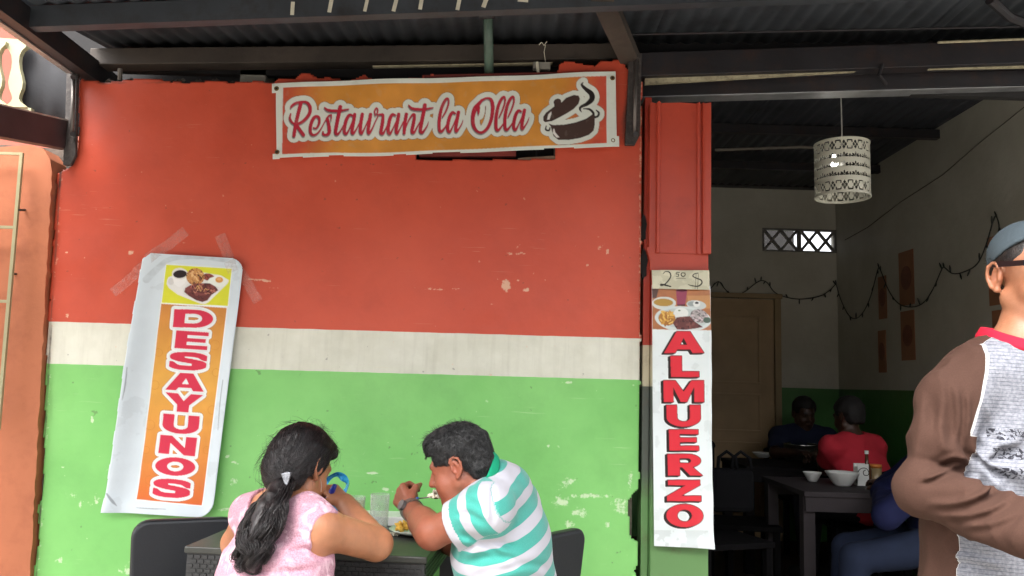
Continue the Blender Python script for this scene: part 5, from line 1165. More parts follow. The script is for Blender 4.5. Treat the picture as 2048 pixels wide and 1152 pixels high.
def nets(fn, h, lo=None, hi=None):
    if lo is None: lo, hi = fn.box()
    lo, hi = A3(lo), A3(hi); m = 6
    nb = np.ceil((hi-lo)/(h*m)).astype(int)+1; n = nb*m
    cg = np.stack(np.meshgrid(*[(np.arange(k)+.5)*m*h for k in nb], indexing='ij'), -1).reshape(-1, 3).astype(f32)+lo
    cf = fn(cg).reshape(nb); near = np.abs(cf) < m*h*1.75
    F = np.repeat(np.repeat(np.repeat(np.where(cf < 0, f32(-1), f32(1)), m, 0), m, 1), m, 2).astype(f32)
    I = np.argwhere(np.repeat(np.repeat(np.repeat(near, m, 0), m, 1), m, 2))
    out = np.empty(len(I), f32)
    for s0 in range(0, len(I), 400000):
        out[s0:s0+400000] = fn(I[s0:s0+400000].astype(f32)*f32(h)+lo)
    F[I[:, 0], I[:, 1], I[:, 2]] = out; F[0] = F[-1] = 1; F[:, 0] = F[:, -1] = 1; F[:, :, 0] = F[:, :, -1] = 1
    S = F < 0; c = n-1
    sl = lambda A, o: A[o[0]:o[0]+c[0], o[1]:o[1]+c[1], o[2]:o[2]+c[2]]
    cnr = [(i, j, k) for i in (0, 1) for j in (0, 1) for k in (0, 1)]
    anyi = np.zeros(c, bool); alli = np.ones(c, bool)
    for o in cnr: v = sl(S, o); anyi |= v; alli &= v
    act = np.argwhere(anyi & ~alli); ix = -np.ones(c, np.int32); ix[act[:, 0], act[:, 1], act[:, 2]] = np.arange(len(act))
    val = {o: F[act[:, 0]+o[0], act[:, 1]+o[1], act[:, 2]+o[2]] for o in cnr}
    acc = np.zeros((len(act), 3), np.float64); cnt = np.zeros(len(act))
    for o in cnr:
        for ax in range(3):
            if o[ax]: continue
            e = list(o); e[ax] = 1; e = tuple(e); a, b = val[o], val[e]; x = (a < 0) != (b < 0)
            t = np.where(x, a/(a-b+1e-12), 0); pt = np.tile(np.array(o, float), (len(act), 1)); pt[:, ax] += t
            acc += np.where(x[:, None], pt, 0); cnt += x
    V = (act + acc/cnt[:, None])*h + lo
    Q = []
    for ax in range(3):
        b1, b2 = [a for a in range(3) if a != ax]
        s0 = [slice(1, c[0]), slice(1, c[1]), slice(1, c[2])]; s0[ax] = slice(0, c[ax]); s1 = list(s0); s1[ax] = slice(1, c[ax]+1)
        a, b = S[tuple(s0)], S[tuple(s1)]
        for flip, mask in ((False, a & ~b), (True, ~a & b)):
            g = np.argwhere(mask)
            if not len(g): continue
            g = g + np.array([0 if d == ax else 1 for d in range(3)])
            def at(d1, d2):
                q = g.copy(); q[:, b1] -= d1; q[:, b2] -= d2; return ix[q[:, 0], q[:, 1], q[:, 2]]
            q = np.stack([at(0, 0), at(1, 0), at(1, 1), at(0, 1)], 1)
            if flip != (ax == 1): q = q[:, ::-1]
            Q.append(q)
    return V, np.concatenate(Q)
def normals(V, Q):
    n = np.cross(V[Q[:, 2]]-V[Q[:, 0]], V[Q[:, 3]]-V[Q[:, 1]]); o = np.zeros_like(V)
    for k in range(4): np.add.at(o, Q[:, k], n)
    return o/(np.linalg.norm(o, axis=1, keepdims=True)+1e-12)
def frame(f, u=(0, 0, 1)):
    """columns right, forward, up"""
    f = Vector(f).normalized(); r = f.cross(Vector(u)).normalized(); up = r.cross(f); return np.array([r, f, up]).T.astype(f32)
def strands(P0, D, length, nseg, r0, seed, wave=0.0, wfreq=3.0, gravity=0.0, curlr=0.0):
    """thin tapering three-sided hairs from roots P0 along unit directions D"""
    r = np.random.default_rng(seed); n = len(P0); D = D/np.linalg.norm(D, axis=1, keepdims=True)
    s = np.cross(D, r.normal(size=(n, 3))); s /= np.linalg.norm(s, axis=1, keepdims=True); q = np.cross(D, s); ph = r.random((n, 1))*6.28
    Ls = (length*(.6+.8*r.random((n, 1)))); C = []
    for i in range(nseg+1):
        t = i/nseg; off = D*Ls*t + s*wave*np.sin(ph+wfreq*t*6.28)*t + q*wave*.7*np.cos(ph*1.3+wfreq*t*5)*t + s*curlr*t*t
        off = off + np.array((0, 0, -gravity))*t*t; C.append(P0+off)
    return tubes(np.stack(C, 1), r0, seed)
def tubes(C, r0, seed=0):
    """C: (n, m, 3) centre lines"""
    n, m, _ = C.shape; d = np.gradient(C, axis=1); d /= np.linalg.norm(d, axis=2, keepdims=True)+1e-9
    ref = np.random.default_rng(seed).normal(size=(n, 1, 3)); a = np.cross(d, ref); a /= np.linalg.norm(a, axis=2, keepdims=True)+1e-9; b = np.cross(d, a)
    rad = (np.asarray(r0, float).reshape(-1, 1) if hasattr(r0, '__len__') else np.full((n, 1), r0))*(1-np.linspace(0, 1, m)**2*.85)[None]
    V = np.stack([C + (a*math.cos(k*2.0944)+b*math.sin(k*2.0944))*rad[..., None] for k in range(3)], 2)      # n,m,3,3
    i = np.arange(n*m*3).reshape(n, m, 3); Q = np.stack([i[:, :-1], np.roll(i, -1, 2)[:, :-1], np.roll(i, -1, 2)[:, 1:], i[:, 1:]], -1).reshape(-1, 4)
    return V.reshape(-1, 3), Q
def merge(*parts):
    V, Q, o = [], [], 0
    for v, q in parts: V.append(v); Q.append(q+o); o += len(v)
    return np.concatenate(V), np.concatenate(Q)

# ---- anatomy
def head_ops(vol, c, R, s=1.0, female=False, k=.018):
    g = lambda x, y, z: A3(c) + R @ A3((x*s, y*s, z*s))
    vol.add(el(g(0, -.012, .035), A3((.076, .094, .083))*s, R), .02).add(el(g(0, .03, -.035), A3((.062, .062, .085))*s, R), .03)
    for e in (-1, 1):
        vol.add(rc(g(.056*e, -.002, -.06), g(.010*e, .062, -.102), .02*s, .02*s), .025).add(sph(g(.036*e, .056, -.045), .028*s), .02)
    vol.add(sph(g(0, .07, -.104), .02*s), .02)
    vol.add(rc(g(-.034, .080, .018), g(.034, .080, .018), .012*s, .012*s), .014)
    vol.add(rc(g(0, .086, .008), g(0, .112, -.036), .009*s, .012*s), .010)
    for e in (-1, 1): vol.add(sph(g(.012*e, .098, -.042), .009*s), .006)
    for e in (-1, 1): vol.cut(sph(g(.032*e, .104, -.002), .014*s), .012)
    for e in (-1, 1): vol.add(sph(g(.031*e, .077, -.001), .0125*s), .003)
    vol.add(el(g(0, .090, -.069), A3((.022, .012, .006))*s, R), .006).add(el(g(0, .088, -.079), A3((.019, .012, .007))*s, R), .006)
    for e in (-1, 1):
        tilt = np.array(Matrix.Rotation(math.radians(-12), 3, 'X'), f32)
        vol.add(el(g(.079*e, -.012, -.010), A3((.009, .019, .031))*s, R @ tilt), .006)
        vol.cut(el(g(.093*e, -.007, -.008), A3((.014, .012, .020))*s, R @ tilt), .003)
        rim = [(.004, .012), (-.004, .023), (-.018, .026), (-.030, .018), (-.035, .002), (-.032, -.016), (-.022, -.032), (-.010, -.042)]
        for (ya, za), (yb, zb_) in zip(rim[:-1], rim[1:]): vol.add(rc(g((.084+.005*(ya < -.02))*e, ya, za), g((.084+.005*(yb < -.02))*e, yb, zb_), .0048*s, .0048*s), .003)
        vol.add(sph(g(.082*e, -.008, -.041), .008*s), .004).add(rc(g(.083*e, .002, -.016), g(.082*e, .000, -.004), .005*s, .004*s), .003)
        vol.add(rc(g(.084*e, -.014, .012), g(.083*e, -.022, -.012), .003*s, .003*s), .003)
    return g
def head_tone(V, g, R, skin, lips=(.55, .28, .24), s=1.0, brows=True):
    T = np.tile(np.array(skin), (len(V), 1)); d = lambda q, r: np.exp(-(((V-np.array(q))**2).sum(1))/(r*s)**2)[:, None]
    mixin = lambda w, col: T*(1-w)+np.array(col)*w
    for e in (-1, 1):
        T = mixin(.35*d(g(.045*e, .06, -.045), .03), np.array(skin)*(1.05, .72, .66)); T = mixin(.45*d(g(.082*e, -.01, -.01), .03), np.array(skin)*(1.1, .78, .72))
        T = mixin(np.clip(1.3*d(g(.031*e, .09, -.002), .0085), 0, 1), (.02, .015, .012))
        if brows:
            for q in (-.014, -.004, .006, .014): T = mixin(np.clip(1.2*d(g((.032+q)*e, .093-abs(q)*.2, .022), .0065), 0, 1), (.015, .012, .01))
    T = mixin(.4*d(g(0, .112, -.036), .018), np.array(skin)*(1.08, .75, .7)); T = mixin(np.clip(.8*d(g(0, .1, -.074), .014), 0, 1), np.array(skin)*lips*1.5)
    return T
def hand_ops(vol, w, d, n, e=1, curl=(.5, .7, .5), s=1.0, tc=.4):
    """w wrist, d towards the knuckles, n the way the palm looks, e = side of the thumb"""
    w, d, n = Vector(w), Vector(d).normalized(), Vector(n); n = (n-d*n.dot(d)).normalized(); t = d.cross(n)*e
    for i, off in enumerate((.031, .0105, -.0105, -.031)):
        kn = w+(d*(.088-abs(off-.008)*.25)+t*off)*s
        vol.add(rc(w+(d*.012+t*off*.55)*s, kn, .017*s, .0125*s), .012)
        p, a, ln = kn, 0.0, (.041, .046, .043, .033)[i]
        for j, (f_, cu) in enumerate(((1, curl[0]), (.62, curl[1]), (.48, curl[2]))):
            a += cu*(1+.06*i); dd = d*math.cos(a)+n*math.sin(a); q = p+dd*ln*f_*s
            vol.add(rc(p, q, (.0100-.0011*j)*s, (.0094-.0012*j)*s), .004); p = q
    b = w+(d*.022+t*.026)*s; q = b+(d*.5+t*.55+n*.45).normalized()*.042*s; vol.add(rc(b, q, .0155*s, .0115*s), .012)
    q2 = q+(d*.75+t*(.5-tc)+n*(.3+tc)).normalized()*.030*s; vol.add(rc(q, q2, .0108*s, .0098*s), .004); q3 = q2+(d*.7-t*.1*tc+n*(.2+tc)).normalized()*.024*s; vol.add(rc(q2, q3, .0098*s, .0075*s), .004)

m_skins = {}
def skin_mat():
    m, t, b = nodes('skin'); a = N(t, 'ShaderNodeAttribute', attribute_name='tone')
    v = ramp(t, noise(t, 45, 4), [(.3, .9), (.7, 1.06)]); v2 = ramp(t, noise(t, 10, 5, .6), [(.3, (.86, .80, .78)), (.5, (1.0, 1.0, 1.0)), (.72, (1.06, 1.0, .97))]); L(t, mixc(t, 1.0, mixc(t, 1.0, a.outputs['Color'], v, 'MULTIPLY'), v2, 'MULTIPLY'), b.inputs['Base Color'])
    b.inputs['Roughness'].default_value = .45; b.inputs['Subsurface Weight'].default_value = .12; b.inputs['Subsurface Radius'].default_value = (1, .35, .2); b.inputs['Subsurface Scale'].default_value = .006
    bump(t, b, noise(t, 170, 5, .7), .28, .003); return m
M_SKIN = skin_mat()
def hair_mat(name, c, c2, rough=.38):
    m, t, b = nodes(name); n = noise(t, 70, 3, .6); L(t, ramp(t, n, [(.4, lin(c)), (.72, lin(c2))]), b.inputs['Base Color']); b.inputs['Roughness'].default_value = rough; bump(t, b, noise(t, 160, 4, .7), .5, .004); return m
def color_attr(o, T): attr(o, 'tone', np.concatenate([T, np.ones((len(T), 1))], 1), 'FLOAT_COLOR')
def ridged(p, freq, seed, octs=2):
    return 1-2*np.abs(fbm(p, freq, seed, octs))

def surf_strands(fn, P0, Dfn, step, nseg, r0, lift, seed, jitter=.15):
    """hairs that lie along a surface: walk in direction Dfn(p), staying a little above the volume"""
    r = np.random.default_rng(seed); p = P0.astype(f32).copy(); C = [p.copy()]; jit = r.normal(size=p.shape).astype(f32)*jitter; sp = (.7+.6*r.random((len(p), 1))).astype(f32)
    for i in range(nseg):
        D = Dfn(p); D = D/(np.linalg.norm(D, axis=1, keepdims=True)+1e-9)+jit+r.normal(size=p.shape)*jitter*.5
        p = (p+D*step*sp).astype(f32); e = f32(.003)
        d0 = fn(p); g = np.stack([fn(p+A3(v))-d0 for v in ((e, 0, 0), (0, e, 0), (0, 0, e))], 1); g /= np.linalg.norm(g, axis=1, keepdims=True)+1e-9
        p = (p-g*(d0-lift*(1+i*.5))[:, None]*.9).astype(f32); C.append(p.copy())
    return tubes(np.stack(C, 1).astype(float), r0, seed)

def band(pts, ups, hw, th, closed=True, ns=8):
    """flat ribbed band swept through points; ups = direction of its width at each point"""
    P_ = np.array([tuple(p) for p in pts]); n = len(P_); Uu = np.array([tuple(Vector(u).normalized()) for u in ups]); d = np.roll(P_, -1, 0)-np.roll(P_, 1, 0); d /= np.linalg.norm(d, axis=1, keepdims=True)
    w_ = np.cross(d, Uu); w_ /= np.linalg.norm(w_, axis=1, keepdims=True)
    V = np.stack([P_+Uu*(hw*math.copysign(abs(math.cos(a))**.6, math.cos(a)))+w_*(th*math.copysign(abs(math.sin(a))**.6, math.sin(a))) for a in np.linspace(0, 2*math.pi, ns, endpoint=False)], 1)
    i = np.arange(n*ns).reshape(n, ns); j = np.roll(i, -1, 0); Q = np.stack([i, np.roll(i, -1, 1), np.roll(j, -1, 1), j], -1).reshape(-1, 4)
    return V.reshape(-1, 3), Q

def creases(lines, yc, yr=.14):
    """cloth folds: (survey polyline, depth in m, half width in px); a valley with a soft ridge below it"""
    def fn(p):
        q = to_px(p.astype(float)); out = np.zeros(len(p)); vis = np.exp(-((p[:, 1]-yc)/yr)**4)
        for pts, dep, wd in lines:
            z = spline([(*a, 0) for a in pts], 6)[:, :2]; best = np.full(len(p), 1e9); side = np.zeros(len(p)); fr = np.zeros(len(p))
            lo, hi = z.min(0)-5*wd, z.max(0)+5*wd; ii = np.where(((q > lo) & (q < hi)).all(1))[0]
            if not len(ii): continue
            Q = q[ii]; b_ = best[ii]; s_ = side[ii]; f_ = fr[ii]
            for k in range(len(z)-1):
                a, d = z[k], z[k+1]-z[k]; t = np.clip(((Q-a) @ d)/max(d @ d, 1e-9), 0, 1); v = Q-a-t[:, None]*d; r_ = np.hypot(v[:, 0], v[:, 1]); m = r_ < b_
                b_ = np.where(m, r_, b_); s_ = np.where(m, np.sign(d[0]*v[:, 1]-d[1]*v[:, 0]), s_); f_ = np.where(m, (k+t)/(len(z)-1), f_)
            x = s_*b_/wd; tap = np.clip(np.minimum(f_, 1-f_)*5, 0, 1)
            out[ii] += dep*tap*(-np.exp(-x*x)+.75*np.exp(-((x-1.7)/1.1)**2)+.35*np.exp(-((x+1.9)/1.2)**2))
        return out*vis
    return fn
# ------------------------------------------------------------------ people
def solid(name, fn, h, mat, parent=None, tone=None, **kw):
    V, Q = nets(fn, h); n = normals(V, Q); k = slice(0, len(V), max(1, len(V)//400))
    if (fn((V[k]+n[k]*h).astype(f32))-fn((V[k]-n[k]*h).astype(f32))).sum() < 0: Q = Q[:, ::-1]; n = -n
    o = obj(name, V, Q, mat, parent, smooth=True, **kw); return o, V, Q, n
def person(vol, h, label, tonefn, group=None):
    o, V, Q, n = solid('person', vol, h, M_SKIN, label=label, cat='person')
    color_attr(o, tonefn(V)); return o
def v3(*a): return Vector(a)
def legs(vol, hip, f, right, seat=True, kneez=.47, r=.085, wide=.1, footz=0.0):
    """adds legs down to the feet; returns list of (hip, knee, ankle)"""
    out = []
    for e in (-1, 1):
        h0 = hip+right*(wide*e)+v3(0, 0, -.02)
        if seat: kn = h0+f*.42+right*.04*e; kn.z = kneez+footz; an = kn+f*.04; an.z = .09+footz
        else: kn = h0+f*.02+right*.01*e; kn.z = .48+footz; an = kn-f*.02; an.z = .09+footz
        vol.add(rc(h0, kn, r, r*.68), .04).add(rc(kn, an, r*.66, r*.42), .02).add(rc(an+v3(0, 0, -.05), an+f*.15+v3(0, 0, -.06), .036, .028), .02); out.append((h0, kn, an))
    return out
def clothed_legs(parent, hip, f, right, mat, h=.011, seat=True, shoe=None, waist=None, **kw):
    vol = Vol(); vol.add(sph(hip, kw.get('hipr', .13)), .05)
    t = Vol(); L_ = []
    for e in (-1, 1):
        h0 = hip+right*(kw.get('wide', .1)*e)+v3(0, 0, -.02); fz = kw.get('footz', 0.0)
        if seat: kn = h0+f*.42+right*.04*e; kn.z = .47+fz; an = kn+f*.04; an.z = .09+fz
        else: kn = h0+f*.02+right*.01*e; kn.z = .48+fz; an = kn-f*.02; an.z = .09+fz
        vol.add(rc(h0, kn, .1, .076), .04).add(rc(kn, an, .074, .062), .02); L_.append(an)
    if waist: vol.add(waist, .04)
    o, *_ = solid('trousers', vol, h, mat, parent)
    for an in L_:
        s = Vol(); s.add(rc(an+v3(0, 0, -.045), an+f*.16+v3(0, 0, -.056), .045, .036), .02).cut(half(A3((an.x, an.y, fz_ := kw.get('footz', 0.0)+.001)), (0, 0, -1)), .002)
        solid('shoe', s, .012, shoe or m_black, parent)
    return o
def fabric(name, c, rough=.85, var=.06, wv=900, bmp=.15):
    m, t, b = nodes(name); c = lin(c); n = noise(t, 9, 4); L(t, ramp(t, n, [(.3, tuple(x*(1-var) for x in c)), (.7, tuple(min(1, x*(1+var)) for x in c))]), b.inputs['Base Color'])
    b.inputs['Roughness'].default_value = rough; b.inputs['Specular IOR Level'].default_value = .25; bump(t, b, noise(t, 320, 3), bmp, .002); return m
m_jean = fabric('blue_denim', (27, 35, 54), .9, .15); m_darkcloth = fabric('dark_trousers', (40, 40, 46), .9, .1)
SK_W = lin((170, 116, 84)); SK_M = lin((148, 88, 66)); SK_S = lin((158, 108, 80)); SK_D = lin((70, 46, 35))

# ------------------------------------------------------------------ the woman in pink
def woman():
    f = v3(.62, .78, 0).normalized(); rt = v3(f.y, -f.x, 0)
    S = P(566, 1026, 2.42); R, Lf = S+rt*.165+v3(0, 0, -.02), S-rt*.165+v3(0, 0, -.02)
    H = P(545, 1262, 2.33); H.z = .57; mid = S.lerp(H, .5)-f*.01
    hc = P(606, 930, 2.47); hf = v3(.46, .78, -.42).normalized(); HR = frame(hf)
    E, W = P(752, 1088, 2.50), P(690, 1006, 2.64); EL, WLf = P(474, 1086, 2.62), P(530, 1070, 2.86); WLf.z = .80
    body = Vol()
    body.add(ec(S+v3(0, 0, -.03), mid, rt, (.155, .082), (.165, .118)), .03).add(ec(mid, H, rt, (.165, .118), (.19, .145)), .05)
    body.add(rc(S+f*.01, hc-hf*.02-v3(0, 0, .07), .056, .052), .04)
    for j in (R, Lf): body.add(rc(S+v3(0, 0, .02), j, .05, .050), .05)
    body.add(rc(R, E, .055, .050), .03).add(rc(E, W, .048, .031), .015); body.add(rc(Lf, EL, .046, .046), .03).add(rc(EL, WLf, .048, .030), .015)
    legs(body, H, f, rt, r=.09)
    hand_ops(body, W, P(668, 985, 2.66)-W, v3(-.3, .2, -.9), 1, (1.0, 1.1, .7), .92); hand_ops(body, WLf, v3(.7, .5, -.1), v3(0, 0, -1), -1, (.3, .4, .3), .92)
    g = head_ops(body, hc, HR, .94)
    me = person(body, .0048, 'person from behind in a pink lace top with a long black wavy ponytail', lambda V: head_tone(V, g, HR, SK_W))
    # lace top
    top = Vol(); pad = .010
    top.add(ec(S+v3(0, 0, -.03), mid, rt, (.155+pad, .082+pad), (.165+pad, .118+pad)), .03).add(ec(mid, H+v3(0, 0, -.02), rt, (.165+pad, .118+pad), (.19+pad, .145+pad)), .05)
    for j in (R, Lf): top.add(rc(S+v3(0, 0, .02), j, .05+pad, .052+pad), .05)
    top.cut(rc(R+rt*.074+v3(0, 0, -.015), E+rt*.02, .066, .060), .006).cut(rc(Lf-rt*.135+v3(0, 0, -.07), EL-rt*.03, .058, .056), .006)
    nb = S+v3(0, 0, .055)-f*.01; nbA, rtA, fA = A3(nb), A3(rt), A3(f)
    def scoop(p):
        q = p-nbA; a = np.arctan2(q @ rtA, -(q @ fA)); return np.sqrt((q*A3((1, 1, .85))**1).__pow__(2).sum(1)) - (.094+.004*np.abs(np.sin(a*9)))
    top.cut(scoop, .003)
    def post(p, d):
        z = p[:, 2]
        return d - .004*ridged(p*A3((1, 1, 2.2)), 7, 12, 2)*np.clip((.95-z)/.2, 0, 1) - .0022*np.sin(p[:, 2]*70+p[:, 0]*20)*np.exp(-((z-.80)/.05)**2)
    CR = creases([([(560, 1108), (610, 1100), (660, 1118)], .006, 7), ([(480, 1135), (550, 1146), (640, 1138)], .007, 8), ([(450, 1090), (480, 1110), (500, 1140)], .005, 8)], 2.27, .16)
    top.post = lambda p, d: post(p, d)-CR(p)
    m, t, b = nodes('pink_lace'); gpos = t.nodes.new('ShaderNodeNewGeometry').outputs['Position']
    vo = N(t, 'ShaderNodeTexVoronoi', Scale=34.0, feature='SMOOTH_F1'); wp = N(t, 'ShaderNodeTexNoise', Scale=16.0); L(t, gpos, wp.inputs['Vector'])
    mv = mixc(t, .10, gpos, wp.outputs['Color']); L(t, mv, vo.inputs['Vector'])
    fl = ramp(t, vo.outputs['Distance'], [(.25, 1.0), (.42, 0.0)]); n2 = ramp(t, noise(t, 11, 3), [(.42, 0.0), (.58, 1.0)]); pat = math_(t, 'MULTIPLY', fl, n2)
    mesh_ = ramp(t, noise(t, 240, 2), [(.4, 0.0), (.6, 1.0)])
    L(t, mixc(t, pat, mixc(t, mesh_, lin((168, 122, 138)), lin((190, 146, 160))), lin((226, 190, 202))), b.inputs['Base Color']); b.inputs['Roughness'].default_value = .85
    bump(t, b, math_(t, 'ADD', pat, math_(t, 'MULTIPLY', mesh_, .25)), .55, .004)
    o, V, Q, n = solid('lace_top', top, .0048, m, me)
    clothed_legs(me, H, f, rt, m_darkcloth, waist=sph(H, .15))
    # hair: combed cap, clip and ponytail
    hg = lambda x, y, z: A3(hc)+HR @ A3((x, y, z))
    cap = Vol(); cap.add(el(hg(0, -.02, .033), (.083, .097, .085), HR), .02).add(el(hg(0, -.052, -.03), (.076, .064, .082), HR), .04).add(rc(hg(.0, -.07, -.03), P(566, 962, 2.36), .045, .022), .04).add(el(hg(0, .046, .052), (.064, .036, .050), HR), .03)
    Rl = HR
    def face_cut(p):
        q = (p-A3(hc)) @ Rl; return np.maximum(np.maximum(.030-q[:, 1], q[:, 2]-.052+.25*(q[:, 1]-.06)), -q[:, 2]-.4)
    cap.cut(face_cut, .012)
    cap.cut(lambda p: np.maximum(np.maximum(((p-A3(hc)) @ Rl)[:, 2]+.030, -.035-((p-A3(hc)) @ Rl)[:, 1]), -((p-A3(hc)) @ Rl)[:, 0]-.0), .012)
    cap.post = lambda p, d: d-.003*ridged((p-A3(hc)) @ Rl*A3((2.2, .5, 1.6)), 16, 5, 2)
    Vc, Qc = nets(cap, .005); nc = normals(Vc, Qc); kk = slice(0, len(Vc), 50)
    if (cap((Vc[kk]+nc[kk]*.004).astype(f32))-cap((Vc[kk]-nc[kk]*.004).astype(f32))).sum() < 0: Qc = Qc[:, ::-1]; nc = -nc
    clip = np.array(P(568, 962, 2.35)); r = np.random.default_rng(4)
    pick = r.choice(len(Vc), 2600); P0 = Vc[pick]+nc[pick]*.0005; D = clip-P0; D = D-nc[pick]*(D*nc[pick]).sum(1, keepdims=True); D += nc[pick]*np.linalg.norm(D, axis=1, keepdims=True)*.03
    ok = np.linalg.norm(clip-P0, axis=1) > .03
    s1 = surf_strands(cap, P0[ok], lambda p: clip-p, .010, 7, .0012, .0008, 3, .10)
    fly = r.choice(len(Vc), 320); s2 = surf_strands(cap, Vc[fly], lambda p: clip-p, .010, 8, .00045, .0055, 9, .45)
    cl = np.array([tuple(P(x, y, Y)) for x, y, Y in ((570, 958, 2.352), (552, 985, 2.315), (536, 1015, 2.275), (524, 1050, 2.245), (514, 1085, 2.225), (508, 1112, 2.215), (508, 1136, 2.215))])
    q = spline(cl, 5); rad = np.interp(np.linspace(0, 1, len(q)), [0, .1, .3, .55, .8, 1], [.018, .040, .057, .058, .046, .020])
    core = Vol()
    for i in range(0, len(q)-2, 2): core.add(rc(q[i], q[i+2], rad[i]*.40, rad[i+2]*.40), .02)
    core.post = lambda p, d: d-.005*ridged(p*A3((2.0, 1.2, .55)), 24, 3, 2)
    Vp, Qp = nets(core, .006)
    ns, m_ = 1500, 30; tt = np.linspace(0, 1, m_); qi = np.stack([np.interp(tt, np.linspace(0, 1, len(q)), q[:, k]) for k in range(3)], 1); ri = np.interp(tt, np.linspace(0, 1, len(q)), rad)
    a, rr_ = r.random((ns, 1))*6.283, np.sqrt(r.random((ns, 1)))*.62+.44; clump = r.integers(0, 16, (ns, 1)); ph = clump*1.7+r.normal(size=(ns, 1))*.35; fq = 12+6*np.random.default_rng(2).random(16)[clump]; sd = A3((.93, .0, .35)); fw = A3((.2, -1, .1))
    a = clump*.3927+r.normal(size=(ns, 1))*.28; amp = (.009+.013*r.random((ns, 1)))*(.25+tt[None])
    wx, wz = np.cos(a)*rr_*ri[None]+amp*np.sin(ph+tt[None]*fq), np.sin(a)*rr_*ri[None]*.62+amp*np.cos(ph*1.7+tt[None]*fq*.9)
    Cn = qi[None]+wx[..., None]*sd+wz[..., None]*fw
    Cn = Cn+ (np.minimum(1.0, .72+.34*r.random((ns, 1, 1)))-1)*0
    cut = .80+.28*r.random((ns, 1)); te = np.minimum(tt[None], 1)*cut
    Cn = np.stack([np.stack([np.interp(np.minimum(te[i], 1), tt, Cn[i, :, k]) for k in range(3)], 1) for i in range(ns)])
    s3 = tubes(Cn, .0014, 6)
    # loose curls along the left edge and at the tip
    lc = []
    for pts in ([(508, 1050), (494, 1056), (476, 1062), (474, 1070)], [(506, 1070), (488, 1082), (479, 1095), (474, 1085)], [(498, 1100), (480, 1112), (478, 1124), (486, 1122), (486, 1108)], [(492, 1112), (486, 1132), (494, 1146), (510, 1148), (520, 1138), (514, 1128), (506, 1136)], [(512, 1120), (522, 1130), (518, 1142), (506, 1140), (504, 1130)], [(500, 1030), (490, 1046), (484, 1070)], [(566, 1040), (556, 1062), (546, 1080)], [(520, 1000), (504, 1008), (500, 1024)]):
        for kx in range(5):
            jit = r.normal(size=2)*1.6; z = spline([tuple(P(x+jit[0], y+jit[1], 2.215)) for x, y in pts], 6); z = np.stack([np.interp(np.linspace(0, 1, 20), np.linspace(0, 1, len(z)), z[:, k]) for k in range(3)], 1); lc.append(z)
    s4 = tubes(np.stack(lc), .0013, 8)
    Vh, Qh = merge((Vc, Qc), s1, s2, (Vp, Qp), s3, s4)
    hair = obj('hair', Vh, Qh, hair_mat('black_hair', (16, 13, 14), (40, 32, 32), .36), me, smooth=True)
    # rhinestone clip: a curved plate
    cp = [(562, 948), (572, 944), (581, 945), (578, 958), (573, 976), (568, 966)]
    MB().quadbar([P(x, y, 2.305) for x, y in cp], (0, .012, 0)).build('hair_clip', M('rhinestone', (150, 152, 158), .25, .5, 260, .9, 500, metal=.5), me, bevel=.002)
    # dangling thread earring
    MB().tube([P(641, 958, 2.43), P(643, 972, 2.43), P(642, 984, 2.43)], .0012, 5).build('earring', M('silver', (220, 216, 206), .3, .05, 8, 0, metal=.9), me)
    # blue handled spoon in her fist
    sp_ = MB(); a0 = P(664, 982, 2.63); b0 = P(655, 1000, 2.66)
    sp_.tube([a0+(a0-b0)*.6, a0, b0, b0+(b0-a0)*.8], [.007, .010, .009, .004], 8).build('spoon', M('blue_plastic', (30, 50, 150), .3, .05, 8, 0), smooth=True, label='blue plastic spoon handle held in the fist of the woman in pink', cat='spoon')
woman()

